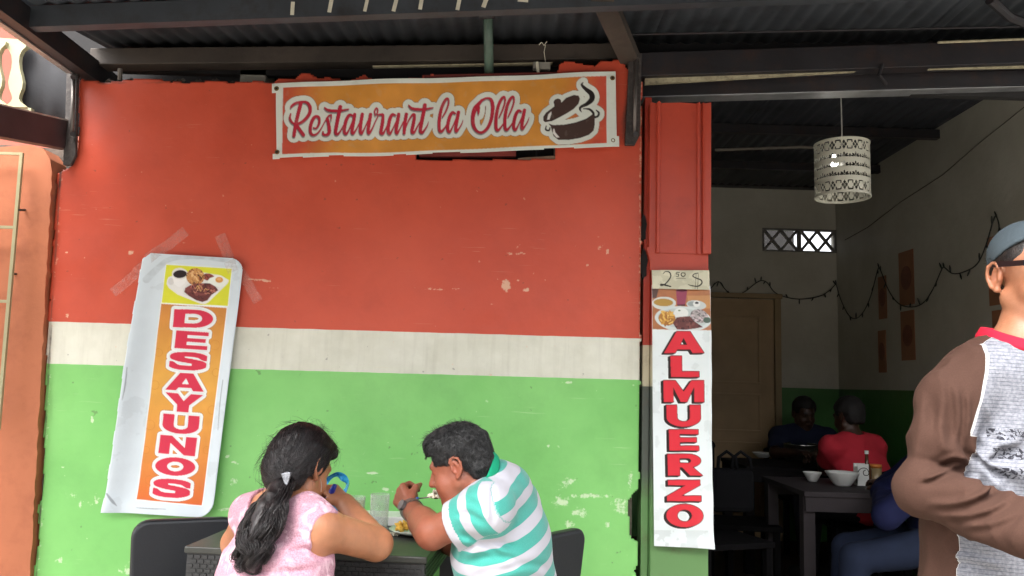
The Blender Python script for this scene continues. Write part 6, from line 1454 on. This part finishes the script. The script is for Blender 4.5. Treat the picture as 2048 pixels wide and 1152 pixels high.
# ------------------------------------------------------------------ the man in the turquoise striped polo
def diner():
    f = v3(-.93, .36, 0).normalized(); rt = v3(f.y, -f.x, 0); lf = -rt
    S = P(994, 985, 2.64); SL, SR = P(974, 1018, 2.48), S-lf*.175+v3(0, 0, -.05)
    mid = P(1003, 1085, 2.68); H = P(1034, 1222, 2.74); H.z = .53
    hc = P(917, 928, 2.60); hf = v3(-.90, .20, -.36).normalized(); HR = frame(hf); hs = .93
    E, W = P(866, 1066, 2.55), P(822, 1018, 2.74); ER, WR = P(905, 1085, 3.0), P(850, 1068, 3.08)
    body = Vol()
    body.add(ec(S+v3(0, 0, -.02), mid, lf, (.16, .092), (.185, .132)), .03).add(ec(mid, H, lf, (.185, .132), (.185, .15)), .05)
    nk = hc-hf*.03-v3(0, 0, .05)
    body.add(rc(S+v3(0, 0, .02)+f*.03, nk, .068, .062), .04)
    for j in (SL, SR): body.add(rc(S+v3(0, 0, .005), j, .055, .054), .05)
    body.add(rc(SL, E, .054, .048), .03).add(rc(E, W, .050, .033), .012).add(rc(E+v3(-.01, .02, .0), E.lerp(W, .45), .05, .045), .02); body.add(rc(SR, ER, .06, .047), .03).add(rc(ER, WR, .047, .031), .012)
    legs(body, H, f, rt, r=.09)
    hd = (P(796, 984, 2.80)-W)
    hand_ops(body, W, hd, v3(.85, .25, -.3), -1, (1.15, 1.25, .8), 1.0, .8); hand_ops(body, WR, v3(-.8, .2, 0), v3(0, 0, -1), 1, (.3, .4, .3), 1.0)
    g = head_ops(body, hc, HR, hs)
    body.add(sph(g(-.03, .05, -.065), .034), .02).add(el(g(0, .03, -.115), (.05, .05, .028), HR), .03)       # full cheeks and jowl
    me = person(body, .0044, 'person with short dark wavy hair in a white and turquoise striped polo, eating', lambda V: head_tone(V, g, HR, SK_M, s=hs))
    # polo shirt
    pad = .011; sh = Vol()
    T0 = ec(S+v3(0, 0, -.02), mid, lf, (.16+pad, .092+pad), (.185+pad, .132+pad)); T1 = ec(mid, H+v3(0, 0, -.03), lf, (.185+pad, .132+pad), (.185+pad, .15+pad))
    cuff = SL.lerp(E, .60); cuR = SR.lerp(ER, .6)
    sl = rc(SL, SL.lerp(E, .95), .055+pad, .057+pad); sr_ = rc(SR, SR.lerp(ER, .9), .06+pad, .056+pad)
    yk = [rc(S+v3(0, 0, .006), j, .055+pad, .053+pad) for j in (SL, SR)]; nkp = rc(S+v3(0, 0, .02)+f*.02, (S+v3(0, 0, .02)).lerp(nk, .30), .068+pad, .064+pad)
    torso = Vol(); torso.add(T0, .03).add(T1, .05); [torso.add(y, .05) for y in yk]; torso.add(nkp, .03)
    slv = Vol(); slv.add(sl, .02).cut(half(cuff, E-SL), .004); slr = Vol(); slr.add(sr_, .02).cut(half(cuR, ER-SR), .004)
    sh.ops = [('+', torso, 0), ('+', slv, .05), ('+', slr, .03)]; bx = [T0.box, T1.box, sl.box, sr_.box, yk[0].box, yk[1].box, nkp.box]
    sh.box = lambda: (np.min([x[0] for x in bx], 0)-.03, np.max([x[1] for x in bx], 0)+.03)
    # neck opening and hollow cuff
    ax = (nk-S).normalized(); c00 = S+v3(0, 0, .02)+ax*.056; sh.cut(rc(c00+ax*.062, c00+ax*.2, .078, .08), .004)
    sh.cut(rc(SL.lerp(E, .60), E, .056, .055), .002)
    CR = creases([([(912, 1062), (950, 1078), (1000, 1086), (1045, 1100)], .008, 8), ([(925, 1098), (965, 1092), (1005, 1108)], .006, 7), ([(986, 965), (984, 1010), (988, 1050)], .006, 6), ([(930, 1130), (985, 1112), (1050, 1122)], .006, 9), ([(1000, 1140), (1060, 1128), (1100, 1138)], .005, 8),
                  ([(1010, 925), (1040, 960), (1060, 1010)], .004, 9), ([(905, 1030), (940, 1030), (975, 1050)], .006, 7), ([(930, 1000), (955, 1010), (975, 1030)], .005, 7)], 2.5, .16)
    armp = A3(SL+v3(.03, 0, -.10))
    def post(p, d):
        q = p-armp; w_ = np.exp(-((q**2).sum(1))/.16**2)
        band = np.sin((p[:, 2]*.8+p[:, 0]*.6)*62+3*np.sin(p[:, 0]*14))
        return d-CR(p)-.0050*ridged(p*A3((1.2, 1, 1.5)), 5.5, 21, 2)*(.3+w_)-.0020*band*np.exp(-((p[:, 2]-.80)/.06)**2)*np.clip(-q[:, 0]*6+.6, 0, 1)
    sh.post = post
    m, t, b = nodes('striped_polo'); a = N(t, 'ShaderNodeAttribute', attribute_name='stripe').outputs['Fac']; gp = noise(t, 420, 2)
    fr = math_(t, 'FRACT', a); e = ramp(t, fr, [(.0, 0.0), (.01, 1.0), (.56, 1.0), (.57, 0.0)])
    teal = mixc(t, gp, lin((40, 138, 128)), lin((74, 168, 154))); cu = N(t, 'ShaderNodeAttribute', attribute_name='cuff').outputs['Fac']
    seam = N(t, 'ShaderNodeAttribute', attribute_name='seam').outputs['Fac']
    e2 = math_(t, 'MULTIPLY', e, math_(t, 'LESS_THAN', cu, .5)); col = mixc(t, e2, lin((180, 179, 188)), teal)
    L(t, col, b.inputs['Base Color']); b.inputs['Roughness'].default_value = .85; b.inputs['Sheen Weight'].default_value = .2; bump(t, b, noise(t, 520, 2), .2, .002)
    o, V, Q, n = solid('polo_shirt', sh, .0042, m, me)
    Vf = V.astype(f32); dt, ds = torso(Vf), slv(Vf); dr = slr(Vf); per = .0765
    up = np.array((S-H).normalized()); ph_t = ((V-np.array(H)) @ up)/per+.12
    axs = np.array((E-SL).normalized()); ph_s = ((V-np.array(SL)) @ axs)/per+.25; axr = np.array((ER-SR).normalized()); ph_r = ((V-np.array(SR)) @ axr)/per
    # sleeve panel begins at the armhole seam plane
    sm = ((V-np.array(SL)) @ axs) + .052; isS = (sm > 0) & (ds < dt+.004) & (((V-np.array(S)) @ np.array(lf)) > .05); isR = (dr < dt) & ~isS
    attr(o, 'stripe', np.where(isS, ph_s, np.where(isR, ph_r, ph_t))); attr(o, 'cuff', (isS & (((V-np.array(cuff)) @ axs) > -.028)).astype(float))
    attr(o, 'seam', np.where(((V-np.array(S)) @ np.array(lf)) > .05, np.abs(ds-dt-.004)+(np.abs(sm) > .1)*.1, 1.0))
    # green ribbed collar standing round the neck
    col = Vol(); c0 = S+v3(0, 0, .02)+ax*.058; ra = (lf-ax*lf.dot(ax)).normalized(); rb_ = ax.cross(ra)
    ringp = [c0+ra*(.084*math.cos(a))+rb_*(.088*math.sin(a))+ax*(.012 if math.sin(a)*rb_.dot(f) < 0 else 0.0) for a in np.linspace(0, 2*math.pi, 20, endpoint=False)]
    ringp = [Vector(q) for q in spline([tuple(p) for p in ringp+ringp[:1]], 4)[:-1]]
    obj('collar', *band(ringp, [ax*1.0+(p-c0).normalized()*.25 for p in ringp], .019, .005, ns=10), fabric('green_collar', (24, 150, 112), .85, .06), me, smooth=True)
    clothed_legs(me, H, f, rt, m_darkcloth, waist=sph(H, .155))
    # wrist watch
    wd = (W-E).normalized(); wc = W-wd*.012; m_w = M('watch_steel', (150, 148, 142), .3, .25, 90, .6, 200, metal=.8)
    s0 = wd.orthogonal().normalized(); s1 = wd.cross(s0)
    wt = MB(); k_ = 26; v = [wc+wd*l_+(s0*math.cos(a)+s1*math.sin(a))*r_ for l_, r_ in ((-.010, .0355), (-.010, .0395), (.010, .0395), (.010, .0355), (-.010, .0355)) for a in np.linspace(0, 2*math.pi, k_, endpoint=False)]
    wt.add(v, [(i*k_+j, i*k_+(j+1) % k_, (i+1)*k_+(j+1) % k_, (i+1)*k_+j) for i in range(4) for j in range(k_)]); wo_ = wt.build('wrist_watch', m_w, me, smooth=False)
    fd = (v3(-.55, -.75, .35)-wd*wd.dot(v3(-.55, -.75, .35))).normalized()
    MB().tube([wc+fd*.036, wc+fd*.048], .017, 18).build('watch_face', M('watch_dial', (120, 122, 124), .2, .1, 40, 0, metal=.6), wo_)
    # hair
    hg = lambda x, y, z: A3(hc)+HR @ A3((x*hs, y*hs, z*hs)); cap = Vol()
    cap.add(el(hg(0, -.018, .050), A3((.081, .101, .079))*hs, HR), .02).add(el(hg(0, .046, .084), A3((.058, .038, .030))*hs, HR), .03).add(el(hg(0, -.07, -.02), A3((.066, .046, .06))*hs, HR), .03)
    loc = lambda p: ((p-A3(hc)) @ HR)/hs
    def face_cut(p): q = loc(p); return np.maximum(.052-q[:, 1]+np.clip(.03-q[:, 2], 0, .05)*.55, q[:, 2]-.068)
    def ear_cut(p): q = loc(p); return np.maximum(np.maximum(q[:, 2]-.012, -.036-q[:, 1]), q[:, 1]-.022)
    def low_cut(p): q = loc(p); return np.maximum(q[:, 2]+.022, -.034-q[:, 1])
    cap.cut(face_cut, .008).cut(ear_cut, .006).cut(low_cut, .006).cut(lambda p: loc(p)[:, 2]+.068, .006)
    cap.post = lambda p, d: d-.008*ridged(loc(p)*A3((1, .7, 1)), 20, 5, 3)
    Vc, Qc = nets(cap, .0042); nc = normals(Vc, Qc); kk = slice(0, len(Vc), 50)
    if (cap((Vc[kk]+nc[kk]*.004).astype(f32))-cap((Vc[kk]-nc[kk]*.004).astype(f32))).sum() < 0: Qc = Qc[:, ::-1]; nc = -nc
    r = np.random.default_rng(14); lv = loc(Vc.astype(f32)); outer = np.where((nc*(Vc-np.array(hg(0, -.01, .02)))).sum(1) > .03)[0]
    pick = r.choice(outer, 5200); q = lv[pick]
    flow = np.stack([q[:, 0]*4, .55+0*q[:, 1], -.35-2.2*np.clip(-q[:, 1], 0, 1)], 1) @ HR.T
    flow += r.normal(size=flow.shape)*.35; D = nc[pick]*.42+flow*.6
    s1 = surf_strands(cap, Vc[pick]-nc[pick]*.002, lambda p: np.stack([loc(p)[:, 0]*3+.5*np.sin(loc(p)[:, 1]*60), .6-.9*(loc(p)[:, 1] < -.03)+.4*np.sin(loc(p)[:, 2]*55), -.25-1.2*(loc(p)[:, 1] < 0)], 1) @ HR.T, .0055, 6, .0010, .0016, 5, .48)
    topq = outer[lv[outer][:, 2] > .10]; p2 = r.choice(topq, 420); s2 = strands(Vc[p2], nc[p2]*.6+(HR @ A3((0, .7, 0)))+r.normal(size=(420, 3))*.45, .022, 8, .0005, 6, .006, 1.1, .004)
    obj('hair', *merge((Vc, Qc), s1, s2), hair_mat('dark_hair', (26, 26, 27), (74, 74, 74), .42), me, smooth=True)
    # spoon and its load of rice on the way to his mouth
    a0, b0 = P(836, 997, 2.74), P(872, 993, 2.66); d = (b0-a0)
    st = empty('spoon', a0, 'metal spoon with blue handle raised to the mouth of the eating man', 'spoon')
    MB().tube([a0-d*.55, a0-d*.1, a0], [.004, .005, .005], 8).build('handle', M('blue_handle', (36, 70, 170), .3, .05, 8, 0), st, smooth=True)
    MB().tube([a0, b0-d*.25], .0022, 6).build('neck', M('spoon_steel', (170, 170, 166), .25, .05, 8, 0, metal=.9), st, smooth=True)
    bw_ = MB(); bw_.lathe([(.0005, -.008), (.010, -.006), (.017, 0), (.016, .001), (.009, -.004), (.0005, -.006)], b0, 18); bw_.build('spoon_bowl', M('spoon_bowl_steel', (170, 170, 166), .25, .05, 8, 0, metal=.9), st, smooth=True)
    lumps('rice_mouthful', b0+v3(0, 0, -.003), .024, .020, 80, .0045, .0075, m_rice, 12, label='heaped white rice on the spoon near the man\'s mouth', cat='rice')
diner()

# ------------------------------------------------------------------ the man standing by the entrance
def stander():
    f = v3(.20, -.98, 0).normalized(); rt = v3(f.y, -f.x, 0)      # his right arm is nearest the restaurant wall
    S = P(2036, 742, 1.92); R, Lf = S+rt*.185+v3(0, 0, -.075), S-rt*.185+v3(0, 0, -.075)
    H = v3(S.x-.035, 1.96, .92); mid = S.lerp(H, .55)
    hc = P(2064, 548, 1.93); hf = v3(.02, -1.0, -.03).normalized(); HR = frame(hf)
    E, W = P(1850, 980, 1.86), P(2112, 1086, 1.60); EL = Lf+v3(.06, .02, -.28); WL_ = W+v3(.10, -.05, -.0)
    body = Vol()
    body.add(ec(S+v3(0, 0, -.03), mid, rt, (.165, .092), (.165, .110)), .03).add(ec(mid, H, rt, (.165, .110), (.165, .115)), .05)
    body.add(rc(S+v3(0, 0, .0)-f*.01, hc-hf*.005-v3(0, 0, .08), .066, .058), .035)
    for j in (R, Lf): body.add(rc(S+v3(0, 0, .032)-f*.01, j, .048, .050), .05)
    body.add(rc(R, E, .048, .034), .03).add(rc(E, W, .034, .027), .012).add(rc(Lf, EL, .050, .038), .03).add(rc(EL, WL_, .043, .029), .012)
    legs(body, H-v3(0, 0, .05), f, rt, seat=False, r=.075, wide=.075)
    hand_ops(body, W, (W-E), v3(.3, .6, -.5), 1, (.5, .7, .5)); hand_ops(body, WL_, v3(-.9, -.2, -.1), v3(.0, .9, -.3), -1, (.5, .7, .5))
    g = head_ops(body, hc, HR, 1.0)
    me = person(body, .0044, 'person standing in a grey cap, glasses and a brown-sleeved white striped shirt', lambda V: head_tone(V, g, HR, SK_S))
    pad = .014
    T0, T1 = ec(S+v3(0, 0, -.03), mid, rt, (.160+pad, .092+pad), (.176+pad, .114+pad)), ec(mid, H+v3(0, 0, -.14), rt, (.176+pad, .114+pad), (.188+pad, .125+pad))
    yk = [rc(S+v3(0, 0, .030)-f*.01, j, .050+pad, .058+pad) for j in (R, Lf)]
    u1, u2 = rc(R, E, .054+pad, .043+pad), rc(E, W-(W-E)*.04, .043+pad, .036+pad); l1, l2 = rc(Lf, EL, .058+pad, .048+pad), rc(EL, WL_, .046+pad, .036+pad)
    torso = Vol(); torso.add(T0, .03).add(T1, .05); [torso.add(y, .05) for y in yk]
    arm = Vol(); arm.add(u1, .02).add(u2, .025); arl = Vol(); arl.add(l1, .02).add(l2, .02)
    sh = Vol(); sh.ops = [('+', torso, 0), ('+', arm, .018), ('+', arl, .018)]
    bx = [q.box for q in (T0, T1, u1, u2, l1, l2, *yk)]; sh.box = lambda: (np.min([x[0] for x in bx], 0)-.03, np.max([x[1] for x in bx], 0)+.03)
    nax = (hc-v3(0, 0, .08)-S).normalized(); nring = S+v3(0, 0, .088)
    sh.cut(rc(nring-v3(0, 0, .02)+f*.02, nring+v3(0, 0, .12), .078, .085), .006).cut(half(W-(W-E)*.07, W-E), .003)
    CR = creases([([(1832, 962), (1870, 950), (1905, 934), (1930, 930)], .010, 6), ([(1850, 1008), (1910, 1006), (1960, 990), (1995, 962)], .007, 7), ([(1872, 1032), (1940, 1030), (2000, 1008), (2030, 978)], .007, 7), ([(1920, 1052), (1985, 1046), (2048, 1020)], .006, 7),
                  ([(1872, 930), (1905, 915), (1935, 920)], .006, 5), ([(1908, 760), (1918, 830), (1912, 900)], .007, 8), ([(1885, 790), (1880, 850), (1890, 905)], .005, 8), ([(1850, 780), (1838, 860), (1832, 930)], .005, 10), ([(1935, 780), (1936, 840), (1926, 900)], .008, 6),
                  ([(1950, 900), (1975, 925), (2000, 935)], .007, 5), ([(1975, 800), (1990, 860), (2020, 900)], .004, 8), ([(1955, 870), (1990, 890), (2048, 880)], .004, 7), ([(1900, 1110), (1950, 1118), (2010, 1135)], .005, 7)], 1.78, .22)
    Ea, ae, au = A3(E), A3((W-E).normalized()), A3((E-R).normalized())
    def post(p, d):
        q = p-Ea; near = np.exp(-((q**2).sum(1))/.13**2); onf = (q @ ae)
        # bunched folds radiating from the crook of the elbow, long soft folds down the sleeve and chest
        crook = A3(E+v3(.10, -.02, .06)); ang = np.arctan2((p-crook)[:, 2], (p-crook)[:, 0]); rr_ = np.sqrt(((p-crook)[:, [0, 2]]**2).sum(1))
        fold = .010*np.sin(ang*7+rr_*18+2*fbm(p, 6, 2, 1))*np.exp(-(rr_/.16)**2)*sstep(.01, .05, rr_)
        pinch = -.016*np.exp(-(((p-A3(P(1905, 936, 1.80))) @ A3((.25, 0, .97)))/.010)**2)*np.exp(-((p-A3(P(1905, 936, 1.80))) @ A3((.97, 0, -.25)))**2/.05**2)*np.exp(-((p[:, 1]-1.80)/.08)**2)
        cr = CR(p)
        long_ = -cr+.003*ridged(p*A3((2.2, 1.4, .55)), 6, 31, 2)+.004*ridged(p*A3((1.5, 1.5, .8))+fbm(p, 4, 3, 1)[:, None]*.06, 13, 41, 2)
        return d-fold-long_-.0025*ridged(p, 14, 8, 2)*near-pinch
    sh.post = post
    m, t, b = nodes('raglan_shirt'); gp = t.nodes.new('ShaderNodeNewGeometry').outputs['Position']
    at = lambda n_: N(t, 'ShaderNodeAttribute', attribute_name=n_).outputs['Fac']
    br, ln_, pu, pv = at('brown'), at('line'), at('print_u'), at('print_v')
    stripe = ramp(t, math_(t, 'FRACT', ln_), [(.0, 0.0), (.06, 1.0), (.16, 1.0), (.24, 0.0)])
    brk = ramp(t, noise(t, 30, 3), [(.3, .2), (.65, .75)])
    white = mixc(t, math_(t, 'MULTIPLY', stripe, brk), mixc(t, ramp(t, noise(t, 160, 3), [(.35, 0.0), (.65, 1.0)]), lin((108, 110, 118)), lin((134, 136, 143))), lin((52, 54, 62)))
    # broken dark block print across the chest
    cv = N(t, 'ShaderNodeCombineXYZ'); L(t, math_(t, 'MULTIPLY', pu, 1.0), cv.inputs[0]); L(t, pv, cv.inputs[1])
    gl = ramp(t, noise(t, 95, 3, .6, cv.outputs[0], 1.0), [(.5, 0.0), (.54, 1.0)])
    row = math_(t, 'LESS_THAN', math_(t, 'ABSOLUTE', math_(t, 'SUBTRACT', math_(t, 'FRACT', math_(t, 'DIVIDE', pv, .042)), .5)), .29)
    reg = math_(t, 'MULTIPLY', math_(t, 'MULTIPLY', math_(t, 'GREATER_THAN', pv, 0.0), math_(t, 'LESS_THAN', pv, .126)), math_(t, 'GREATER_THAN', pu, 0.0))
    white = mixc(t, math_(t, 'MULTIPLY', math_(t, 'MULTIPLY', gl, row), reg), white, lin((48, 48, 54)))
    brown = mixc(t, noise(t, 300, 2), lin((60, 42, 35)), lin((74, 53, 45)))
    col = mixc(t, math_(t, 'GREATER_THAN', br, 0.0), white, brown)
    pip = ramp(t, math_(t, 'ABSOLUTE', math_(t, 'ADD', br, .003)), [(.0015, 1.0), (.0028, 0.0)])
    col = mixc(t, pip, col, lin((226, 226, 220)))
    L(t, col, b.inputs['Base Color']); b.inputs['Roughness'].default_value = .92; b.inputs['Specular IOR Level'].default_value = .12; bump(t, b, noise(t, 450, 2), .3, .002)
    o, V, Q, n = solid('raglan_shirt', sh, .0044, m, me); Vf = V.astype(f32)
    fA, rA = np.array(f), np.array(rt); loc = V-np.array(S)
    da, dt_ = arm(Vf), torso(Vf); dl = arl(Vf)
    A_, Bp = np.array(P(1972, 660, 1.86)), np.array(P(1942, 872, 1.80)); nrm = np.cross(Bp-A_, np.array((.0, 1.0, 0.0))); nrm /= np.linalg.norm(nrm)
    if nrm[0] > 0: nrm = -nrm
    rag = (V-A_) @ nrm                                   # positive towards the sleeve
    lowz = V[:, 2] < Bp[2]
    rag = np.where(lowz, np.where(da < dt_-.002, .02, -.02), rag)
    rag = np.where((da < dt_-.012), .02, rag); rag = np.where((dl < dt_-.01), .02, rag)
    back = -(loc @ fA)-.0+.02*0; bk = back+.022
    rag = np.where((bk > 0) & (rag < 0), np.minimum(bk, .02)+.004, rag)
    attr(o, 'brown', rag); attr(o, 'line', V[:, 2]/.0085+.25*np.sin(V[:, 0]*22)); attr(o, 'print_u', V[:, 0]-P(1990, 900, 1.80).x); attr(o, 'print_v', V[:, 2]-P(2020, 966, 1.80).z)
    # red ribbed collar
    colr = Vol()
    pts = [(nring-v3(0, 0, .012)) + rt*(.083*math.cos(a))+f*(.088*math.sin(a)+.012) + v3(0, 0, -.030*max(0, math.sin(a))+.016*max(0, -math.sin(a))+.006*abs(math.cos(a))) for a in np.linspace(0, 2*math.pi, 26, endpoint=False)]
    pts = [Vector(q) for q in spline([tuple(p) for p in pts+pts[:1]], 4)[:-1]]
    obj('collar', *band(pts, [v3(0, 0, 1)+(nring-p).normalized()*.55 for p in pts], .0165, .005, ns=10), fabric('red_rib', (180, 24, 48), .85, .06), me, smooth=True)
    clothed_legs(me, H-v3(0, 0, .05), f, rt, m_jean, seat=False, hipr=.09, wide=.075)
    # hair under the cap, cap, glasses
    hg = lambda x, y, z: A3(hc)+HR @ A3((x, y, z)); lo_ = lambda p: (p-A3(hc)) @ HR
    hv = Vol(); hv.add(el(hg(0, -.016, .036), (.0785, .097, .085), HR), .02)
    hv.cut(lambda p: np.maximum(.055-lo_(p)[:, 1], lo_(p)[:, 2]-.09), .004).cut(lambda p: np.maximum(lo_(p)[:, 2]-.016, -.03-lo_(p)[:, 1]), .004).cut(lambda p: lo_(p)[:, 2]+.05, .004)
    Vc, Qc = nets(hv, .005); nc = normals(Vc, Qc); kk = slice(0, len(Vc), 40)
    if (hv((Vc[kk]+nc[kk]*.004).astype(f32))-hv((Vc[kk]-nc[kk]*.004).astype(f32))).sum() < 0: Qc = Qc[:, ::-1]; nc = -nc
    r = np.random.default_rng(3); pk = r.choice(len(Vc), 900); s1 = strands(Vc[pk], nc[pk]*.3+np.array((0, 0, -.8))+r.normal(size=(900, 3))*.3, .012, 4, .0007, 2, .003)
    obj('hair', *merge((Vc, Qc), s1), hair_mat('black_short_hair', (18, 15, 14), (50, 42, 38)), me, smooth=True)
    cp = Vol(); cp.add(el(hg(0, -.014, .046), (.083, .102, .088), HR), .02)
    pl = lambda p: lo_(p)[:, 2]-.024-.62*np.clip(lo_(p)[:, 1]+.03, -.06, .2)
    cp.cut(pl, .004).cut(el(hg(0, -.016, .038), (.0775, .096, .083), HR), .003)
    # stitched panels
    cp.post = lambda p, d: d+.0016*np.exp(-(np.sin(np.arctan2(lo_(p)[:, 0], lo_(p)[:, 1]+.014)*3)/.07)**2)-.0012*np.exp(-((pl(p)-.018)/.002)**2)
    o, *_ = solid('cap', cp, .0042, fabric('grey_denim', (66, 76, 82), .9, .12, bmp=.4), me)
    bl = Vol(); bl.add(el(hg(0, .13, .085), (.075, .075, .006), HR @ np.array(Matrix.Rotation(.1, 3, 'X'), f32)), .01).cut(el(hg(0, -.014, .044), (.088, .106, .09), HR), .003)
    solid('cap_bill', bl, .005, o.data.materials[0], o)
    m_fr = M('black_frame', (26, 24, 26), .3, .1, 8, 0); gl_ = MB()
    for e in (-1, 1): gl_.beam(hg(.085*e, -.020, .022), hg(.081*e, .092, .014), .005, .013)
    gl_.beam(hg(-.08, .094, .014), hg(.08, .094, .014), .008, .005)
    for e in (-1, 1):
        rim = [hg(.036*e+.026*math.cos(a), .099, -.004+.019*math.sin(a)) for a in np.linspace(0, 2*math.pi, 20)]
        gl_.tube([Vector(q) for q in rim], .0022, 6)
    gl_.build('glasses', m_fr, me)
stander()

# ------------------------------------------------------------------ guests inside
def guest(label, hcp, hY, facing, shirt_c, S_, sw, hip, arms, skin, hairc=(18, 16, 16), hs=1.0, tr=m_darkcloth, sleeve=.55, headf=None, group=None, footz=.004, h=.0075):
    f = v3(*facing).normalized(); rt = v3(f.y, -f.x, 0); S = S_; R, Lf = S+rt*sw+v3(0, 0, -.02), S-rt*sw+v3(0, 0, -.02); H = hip; mid = S.lerp(H, .5)
    hc = P(*hcp, hY); hf = v3(*(headf or (f.x, f.y, -.2))).normalized(); HR = frame(hf); body = Vol(); pad = .012
    def tors(v, q):
        v.add(ec(S+v3(0, 0, -.03), mid, rt, (sw*.92+q, .09+q), (sw*.95+q, .115+q)), .03).add(ec(mid, H, rt, (sw*.95+q, .115+q), (sw+q, .135+q)), .05)
        for j in (R, Lf): v.add(rc(S+v3(0, 0, .02), j, .052+q, .06+q), .05)
        return v
    tors(body, 0); body.add(rc(S, hc-hf*.01-v3(0, 0, .07), .062, .056), .04); legs(body, H, f, rt, footz=footz)
    shirt = tors(Vol(), pad)
    for j, (e, w_) in zip((R, Lf), arms):
        body.add(rc(j, e, .056, .045), .03).add(rc(e, w_, .045, .03), .012); d = (w_-e); hand_ops(body, w_, d, v3(0, 0, -1)+f*.1, 1 if j is R else -1, (.4, .5, .4))
        end = j.lerp(e, sleeve) if sleeve < 1 else w_
        shirt.add(rc(j, end, .06+pad, (.055 if sleeve < 1 else .046)+pad), .03)
        if sleeve >= 1: shirt.add(rc(j, e, .06+pad, .05+pad), .03).add(rc(e, w_, .048+pad, .036+pad), .02)
    g = head_ops(body, hc, HR, hs); shirt.cut(sph(S+v3(0, 0, .085), .075), .006)
    shirt.post = lambda p, d: d-.006*ridged(p*A3((1, 1, 1.6)), 7, 4, 3)
    me = person(body, h, label, lambda V: head_tone(V, g, HR, skin, s=hs))
    solid('shirt', shirt, h, fabric('guest_shirt', shirt_c), me); clothed_legs(me, H, f, rt, tr, .014, waist=sph(H, .15), footz=footz)
    hg = lambda x, y, z: A3(hc)+HR @ A3((x*hs, y*hs, z*hs)); lo_ = lambda p: ((p-A3(hc)) @ HR)/hs; cap = Vol()
    cap.add(el(hg(0, -.02, .045), A3((.088, .104, .088))*hs, HR), .02).add(el(hg(0, -.06, -.02), A3((.07, .05, .06))*hs, HR), .03)
    cap.cut(lambda p: np.maximum(.045-lo_(p)[:, 1], lo_(p)[:, 2]-.06), .008).cut(lambda p: np.maximum(lo_(p)[:, 2]-.0, -.03-lo_(p)[:, 1]), .006).cut(lambda p: lo_(p)[:, 2]+.06, .006)
    cap.post = lambda p, d: d-.005*ridged(lo_(p), 24, 5, 2)
    solid('hair', cap, .007, hair_mat('guest_hair', hairc, (30, 26, 26), .75), me)
    return me
S_ = P(1706, 888, 5.45); hp = v3(S_.x+.09, 5.36, .56)
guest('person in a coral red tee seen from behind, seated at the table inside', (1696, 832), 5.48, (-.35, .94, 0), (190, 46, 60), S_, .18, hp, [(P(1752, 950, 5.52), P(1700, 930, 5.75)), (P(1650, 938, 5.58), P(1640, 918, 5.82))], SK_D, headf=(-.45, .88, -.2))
S_ = P(1606, 868, 6.62); hp = v3(S_.x, 6.74, .56)
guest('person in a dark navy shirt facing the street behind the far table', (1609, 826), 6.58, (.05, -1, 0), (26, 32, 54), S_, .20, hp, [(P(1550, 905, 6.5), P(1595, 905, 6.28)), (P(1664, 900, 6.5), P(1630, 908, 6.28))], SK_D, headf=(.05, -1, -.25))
S_ = P(1884, 905, 4.18); hp = v3(S_.x-.02, 4.20, .58)
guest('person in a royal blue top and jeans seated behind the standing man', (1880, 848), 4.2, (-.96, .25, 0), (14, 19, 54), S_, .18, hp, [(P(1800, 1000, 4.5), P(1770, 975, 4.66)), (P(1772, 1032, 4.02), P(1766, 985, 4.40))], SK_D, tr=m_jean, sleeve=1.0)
for (x, y, lab, an) in ((S_.x+.06, 4.20, 'dark wooden chair under the person in royal blue', 75), (P(1718, 900, 5.4).x+.06, 5.32, 'dark wooden chair under the person in the coral red tee', 20), (P(1606, 868, 6.7).x, 6.82, 'dark wooden chair against the back wall under the navy shirted person', 183)):
    slat_chair((x, y, .004), math.radians(an), lab, .80)
